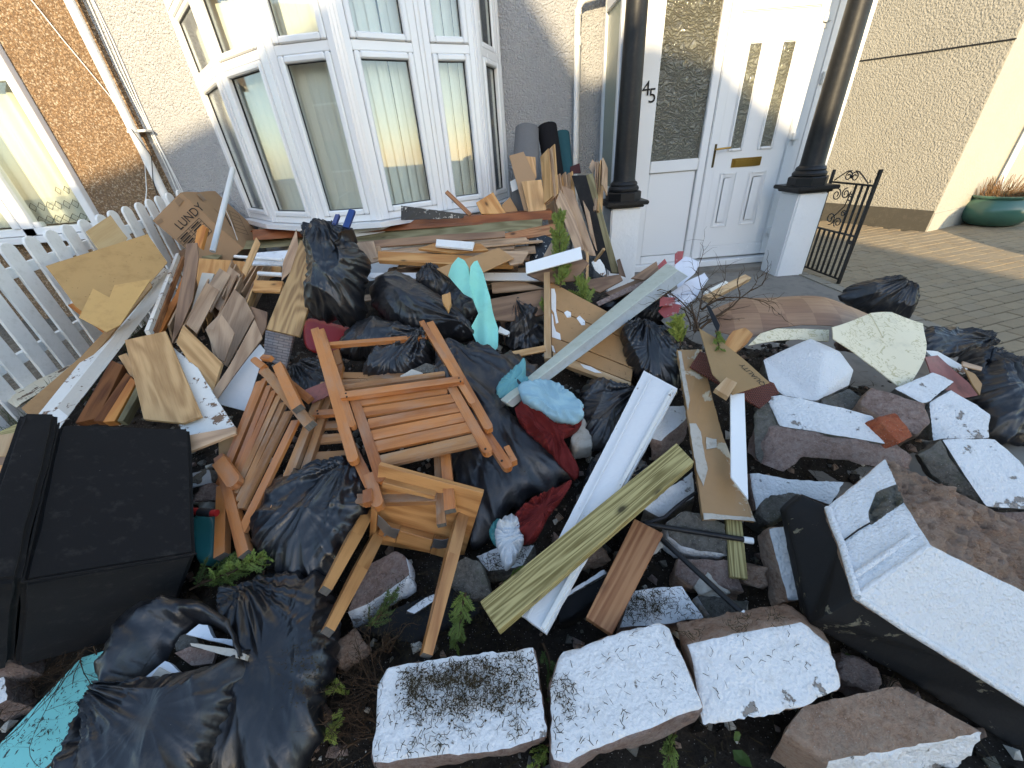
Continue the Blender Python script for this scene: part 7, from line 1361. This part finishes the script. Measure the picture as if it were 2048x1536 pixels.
# brown twiggy branches and roots
def twigs(name, label, base, tip, spread, n, seed, mat='twig', r0=.004, cat='branch'):
    r = random.Random(seed); base, tip = Vector(base), Vector(tip); th = thing(name, label, cat, base); V, F = [], []
    def add(pts, ra, rb):
        k = len(pts); i0 = len(V)
        for i, p in enumerate(pts):
            dd = (pts[min(i + 1, k - 1)] - pts[max(i - 1, 0)]).normalized(); a_ = dd.orthogonal().normalized(); b_ = dd.cross(a_); rr = ra + (rb - ra) * i / (k - 1)
            for j in range(4): g = math.pi * j / 2; V.append(p + (a_ * math.cos(g) + b_ * math.sin(g)) * rr)
        for i in range(k - 1):
            for j in range(4): F.append((i0 + i * 4 + j, i0 + i * 4 + (j + 1) % 4, i0 + (i + 1) * 4 + (j + 1) % 4, i0 + (i + 1) * 4 + j))
    def grow(p, d, L, rad, depth):
        pts = [p]
        for j in range(7):
            d = (d + Vector((r.gauss(0, .22), r.gauss(0, .22), r.gauss(0, .16)))).normalized(); p = p + d * L / 7; pts.append(p)
            if depth and r.random() < .6: grow(p, (d + Vector((r.gauss(0, .7), r.gauss(0, .7), r.gauss(0, .5)))).normalized(), L * r.uniform(.3, .6), rad * .5, depth - 1)
        add(pts, rad, rad * .3)
    for k in range(n): grow(base + Vector((r.gauss(0, spread * .2), r.gauss(0, spread * .2), 0)), ((tip - base).normalized() + Vector((r.gauss(0, .35), r.gauss(0, .35), r.gauss(0, .2)))).normalized(), (tip - base).length * r.uniform(.6, 1.15), r0 * r.uniform(.6, 1.1), 2)
    rawmesh('twigs', V, F, mat, th, True); return th
twigs('root_clump', 'tangled brown root clump right of the paper pile', pz((1392, 660, .50)), pz((1420, 560, .66)), .06, 9, 31, 'twig', .006)
twigs('root_clump', 'bare brown roots reaching up over the doorstep', pz((1405, 620, .55)), pz((1455, 535, .66)), .02, 3, 32, 'twig', .006)
twigs('brown_branch', 'brown dead conifer twigs left of the first front coping', pz((755, 1370, .12)), pz((655, 1350, .15)), .08, 16, 33, 'twig', .0022)
twigs('brown_branch', 'brown dead twigs below the long sack', pz((740, 1470, .10)), pz((640, 1460, .13)), .08, 14, 34, 'twig', .0022)
twigs('brown_branch', 'thin black twigs lying on the turquoise board', pz((170, 1300, .19)), pz((110, 1510, .17)), .05, 8, 35, 'twig', .0018)
twigs('thick_branch', 'stout bare branch at the bottom left on the turquoise board', pz((152, 1480, .17)), pz((92, 1548, .17)), .01, 2, 36, 'twig_grey', .009)
twigs('brown_branch', 'dark tangled twigs under the black box seat', pz((60, 1350, .10)), pz((150, 1330, .14)), .10, 12, 37, 'twig', .002)
twigs('brown_branch', 'bare stump with twigs left of the stool leg', pz((775, 1300, .08)), pz((768, 1255, .18)), .03, 5, 38, 'twig', .006)
# broad leaves
lv = thing('broad_leaf_weed', 'weed with broad green leaves under the middle coping', 'weed', tuple(pz((1480, 1490, .06))))
for k, (a, b, w) in enumerate((((1465, 1500), (1505, 1535), .016), ((1478, 1482), (1470, 1462), .012), ((1700, 1330), (1692, 1305), .018), ((1715, 1345), (1735, 1330), .014))):
    p, q = pz((*a, .10)), pz((*b, .12)); d = q - p; s = d.cross(Vector((0, 0, 1))).normalized() * w; V = [p, p.lerp(q, .3) + s, p.lerp(q, .65) + s * .9, q, p.lerp(q, .65) - s * .9, p.lerp(q, .3) - s, p.lerp(q, .5) - Vector((0, 0, .006))]; rawmesh('leaf', V, [(0, 1, 6), (1, 2, 6), (2, 3, 6), (3, 4, 6), (4, 5, 6), (5, 0, 6)], 'leaf_dark', lv)
# fallen needles: far too many to count
LV, LF = [], []; r9 = random.Random(99)
def needles(poly, plane, n, clump=None, lo=.006, hi=.02):
    f = plane if isinstance(plane, Fr) else fr3(*plane); xs = [p[0] for p in poly]; ys = [p[1] for p in poly]; c = 0; tries = 0
    def inside(x, y):
        k = False
        for i in range(len(poly)):
            (x1, y1), (x2, y2) = poly[i], poly[i - 1]
            if (y1 > y) != (y2 > y) and x < (x2 - x1) * (y - y1) / (y2 - y1) + x1: k = not k
        return k
    while c < n and tries < n * 30:
        tries += 1
        if clump and r9.random() < .7: x, y = r9.gauss(clump[0], clump[2]), r9.gauss(clump[1], clump[3])
        else: x, y = r9.uniform(min(xs), max(xs)), r9.uniform(min(ys), max(ys))
        if not inside(x, y): continue
        if not clump and mn.noise(Vector((x * .02, y * .02, 5))) < r9.uniform(-.3, .5): continue
        p = f.p(x, y, .0035 + r9.random() * .004); a = r9.uniform(0, 6.28); t1 = f.n.orthogonal().normalized(); d = Matrix.Rotation(a, 3, f.n) @ t1; L = r9.uniform(lo, hi); sd = f.n.cross(d) * r9.uniform(.0004, .0009); bend = f.n.cross(d) * r9.uniform(-.3, .3) * L
        i = len(LV); m = p + d * L * .5 + bend + f.n * r9.uniform(0, .003); e = p + d * L; LV.extend([p - sd, p + sd, m + sd, m - sd, e + sd * .5, e - sd * .5]); LF.extend([(i, i + 1, i + 2, i + 3), (i + 3, i + 2, i + 4, i + 5)]); c += 1
        if r9.random() < .4:
            i = len(LV); g = m + (d + f.n.cross(d) * r9.choice((-1, 1))).normalized() * L * .45; LV.extend([m - sd, m + sd, g]); LF.append((i, i + 1, i + 2))
needles([(768, 1340), (1068, 1300), (1092, 1470), (745, 1528), (755, 1375)], ((768, 1333, .272), (1068, 1293, .272), (740, 1532, .237)), 520); needles([(800, 1340), (1068, 1300), (1080, 1400), (830, 1450)], ((768, 1333, .276), (1068, 1293, .276), (740, 1532, .24)), 1100, (930, 1365, 75, 38), .006, .018)
needles([(1113, 1310), (1322, 1245), (1405, 1418), (1110, 1520)], ((1113, 1303, .272), (1322, 1240, .292), (1103, 1525, .242)), 90); needles([(1100, 1330), (1150, 1330), (1150, 1460), (1105, 1470)], ((1113, 1303, .275), (1322, 1240, .295), (1103, 1525, .245)), 110)
needles([(1380, 1288), (1600, 1246), (1680, 1385), (1410, 1450)], ((1373, 1286, .272), (1603, 1242, .282), (1403, 1458, .212)), 36); needles([(1350, 1262), (1540, 1222), (1600, 1240), (1380, 1280)], ((1373, 1286, .272), (1603, 1242, .282), (1403, 1458, .212)), 90)
needles([(1262, 1184), (1366, 1171), (1402, 1234), (1245, 1252)], ((1262, 1182, .195), (1366, 1169, .205), (1238, 1256, .155)), 420, (1290, 1205, 30, 18)); needles([(950, 1112), (1068, 1090), (1044, 1130), (978, 1142)], ((948, 1110, .204), (1070, 1088, .224), (976, 1144, .189)), 160)
needles([(705, 740), (740, 740), (800, 940), (770, 960)], fA, 120, (730, 850, 14, 60), .005, .014); needles([(890, 770), (930, 760), (975, 860), (940, 850)], fA, 130, (925, 800, 14, 30), .005, .014); needles([(560, 1300), (660, 1240), (650, 1420), (560, 1420)], fr3((560, 1300, .29), (660, 1240, .29), (560, 1420, .27)), 160, (610, 1320, 25, 40), .004, .010)
needles([(700, 1160), (980, 1120), (980, 1300), (700, 1320)], fr3((700, 1160, .22), (980, 1120, .22), (700, 1320, .14)), 700, None, .006, .016); needles([(960, 870), (1040, 800), (1100, 900), (1060, 960)], fr3((960, 870, .43), (1040, 800, .47), (1060, 960, .40)), 60, None, .004, .009)
needles([(30, 1480), (200, 1310), (240, 1400), (120, 1536)], fr3((162, 1315, .15), (0, 1487, .145), (208, 1301, .15)), 260, None, .004, .011); needles([(1110, 600), (1250, 650), (1255, 760), (1110, 710)], fPn, 50, None, .006, .014); needles([(110, 545), (295, 475), (330, 525), (200, 630)], frz([(91, 532), (295, 468), (335, 525), (300, 566), (215, 660), (150, 612), (135, 590)], .80, (.45, -.35, .82)), 26, None, .006, .014)
fsl = fr3((768, 1333, .272), (1068, 1293, .272), (740, 1532, .237))
for _ in range(1500):   # soil crumbs gathered on the first coping
    x, y = r9.gauss(925, 85), r9.gauss(1362, 36)
    if not (790 < x < 1070 and 1305 + (1068 - x) * .12 < y < 1470) or mn.noise(Vector((x * .03, y * .03, 2))) < -.1: continue
    p = fsl.p(x, y, r9.uniform(0, .005)); k = r9.uniform(.0012, .0042); i = len(LV); LV.extend([p + Vector((k, 0, 0)), p + Vector((-k * .6, k * .8, 0)), p + Vector((-k * .5, -k * .8, 0)), p + Vector((0, 0, k * 1.1))]); LF.extend([(i, i + 1, i + 3), (i + 1, i + 2, i + 3), (i + 2, i, i + 3)])
for _ in range(9000):   # thin dead twigs and needles on the bare soil
    x, y = r9.uniform(-2.3, 2.2), .12 + 2.0 * r9.random() ** 1.3
    if mn.noise(Vector((x * 3, y * 3, 8))) < r9.uniform(-.5, .3): continue
    p = Vector((x, y, heap(x, y) + r9.uniform(.004, .03))); a = r9.uniform(0, 6.28); d = Vector((math.cos(a), math.sin(a), r9.uniform(-.3, .5))).normalized(); L = r9.uniform(.015, .07); sd = d.cross(Vector((0, 0, 1))).normalized() * r9.uniform(.0004, .0014); m = p + d * L * .5 + sd * r9.uniform(-8, 8); e = m + (d + sd * r9.uniform(-300, 300)).normalized() * L * .5
    i = len(LV); LV.extend([p - sd, p + sd, m + sd, m - sd, e + sd * .4, e - sd * .4]); LF.extend([(i, i + 1, i + 2, i + 3), (i + 3, i + 2, i + 4, i + 5)])
ob_l = rawmesh('conifer_litter', LV, LF, 'litter'); tag(ob_l, 'dark fallen conifer needles scattered over copings, sacks and boards', 'litter', kind='stuff')
# grass and weeds along the fence foot
GV, GF = [], []
for _ in range(2600):
    x, y = r9.uniform(-3.6, -2.5), r9.uniform(1.5, 2.9); z = (heap(x, y) if x > -3.14 else .05); h = r9.uniform(.03, .10); b0 = Vector((x, y, z)); t_ = b0 + Vector((r9.gauss(0, .02), r9.gauss(0, .02), h)); s = Vector((r9.uniform(-1, 1), r9.uniform(-1, 1), 0)).normalized() * .0016; i = len(GV); GV += [b0 - s, b0 + s, t_]; GF.append((i, i + 1, i + 2))
gr_ = rawmesh('grass', GV, GF, 'grass'); tag(gr_, 'thin grass growing along the foot of the picket fence', 'grass', kind='stuff')
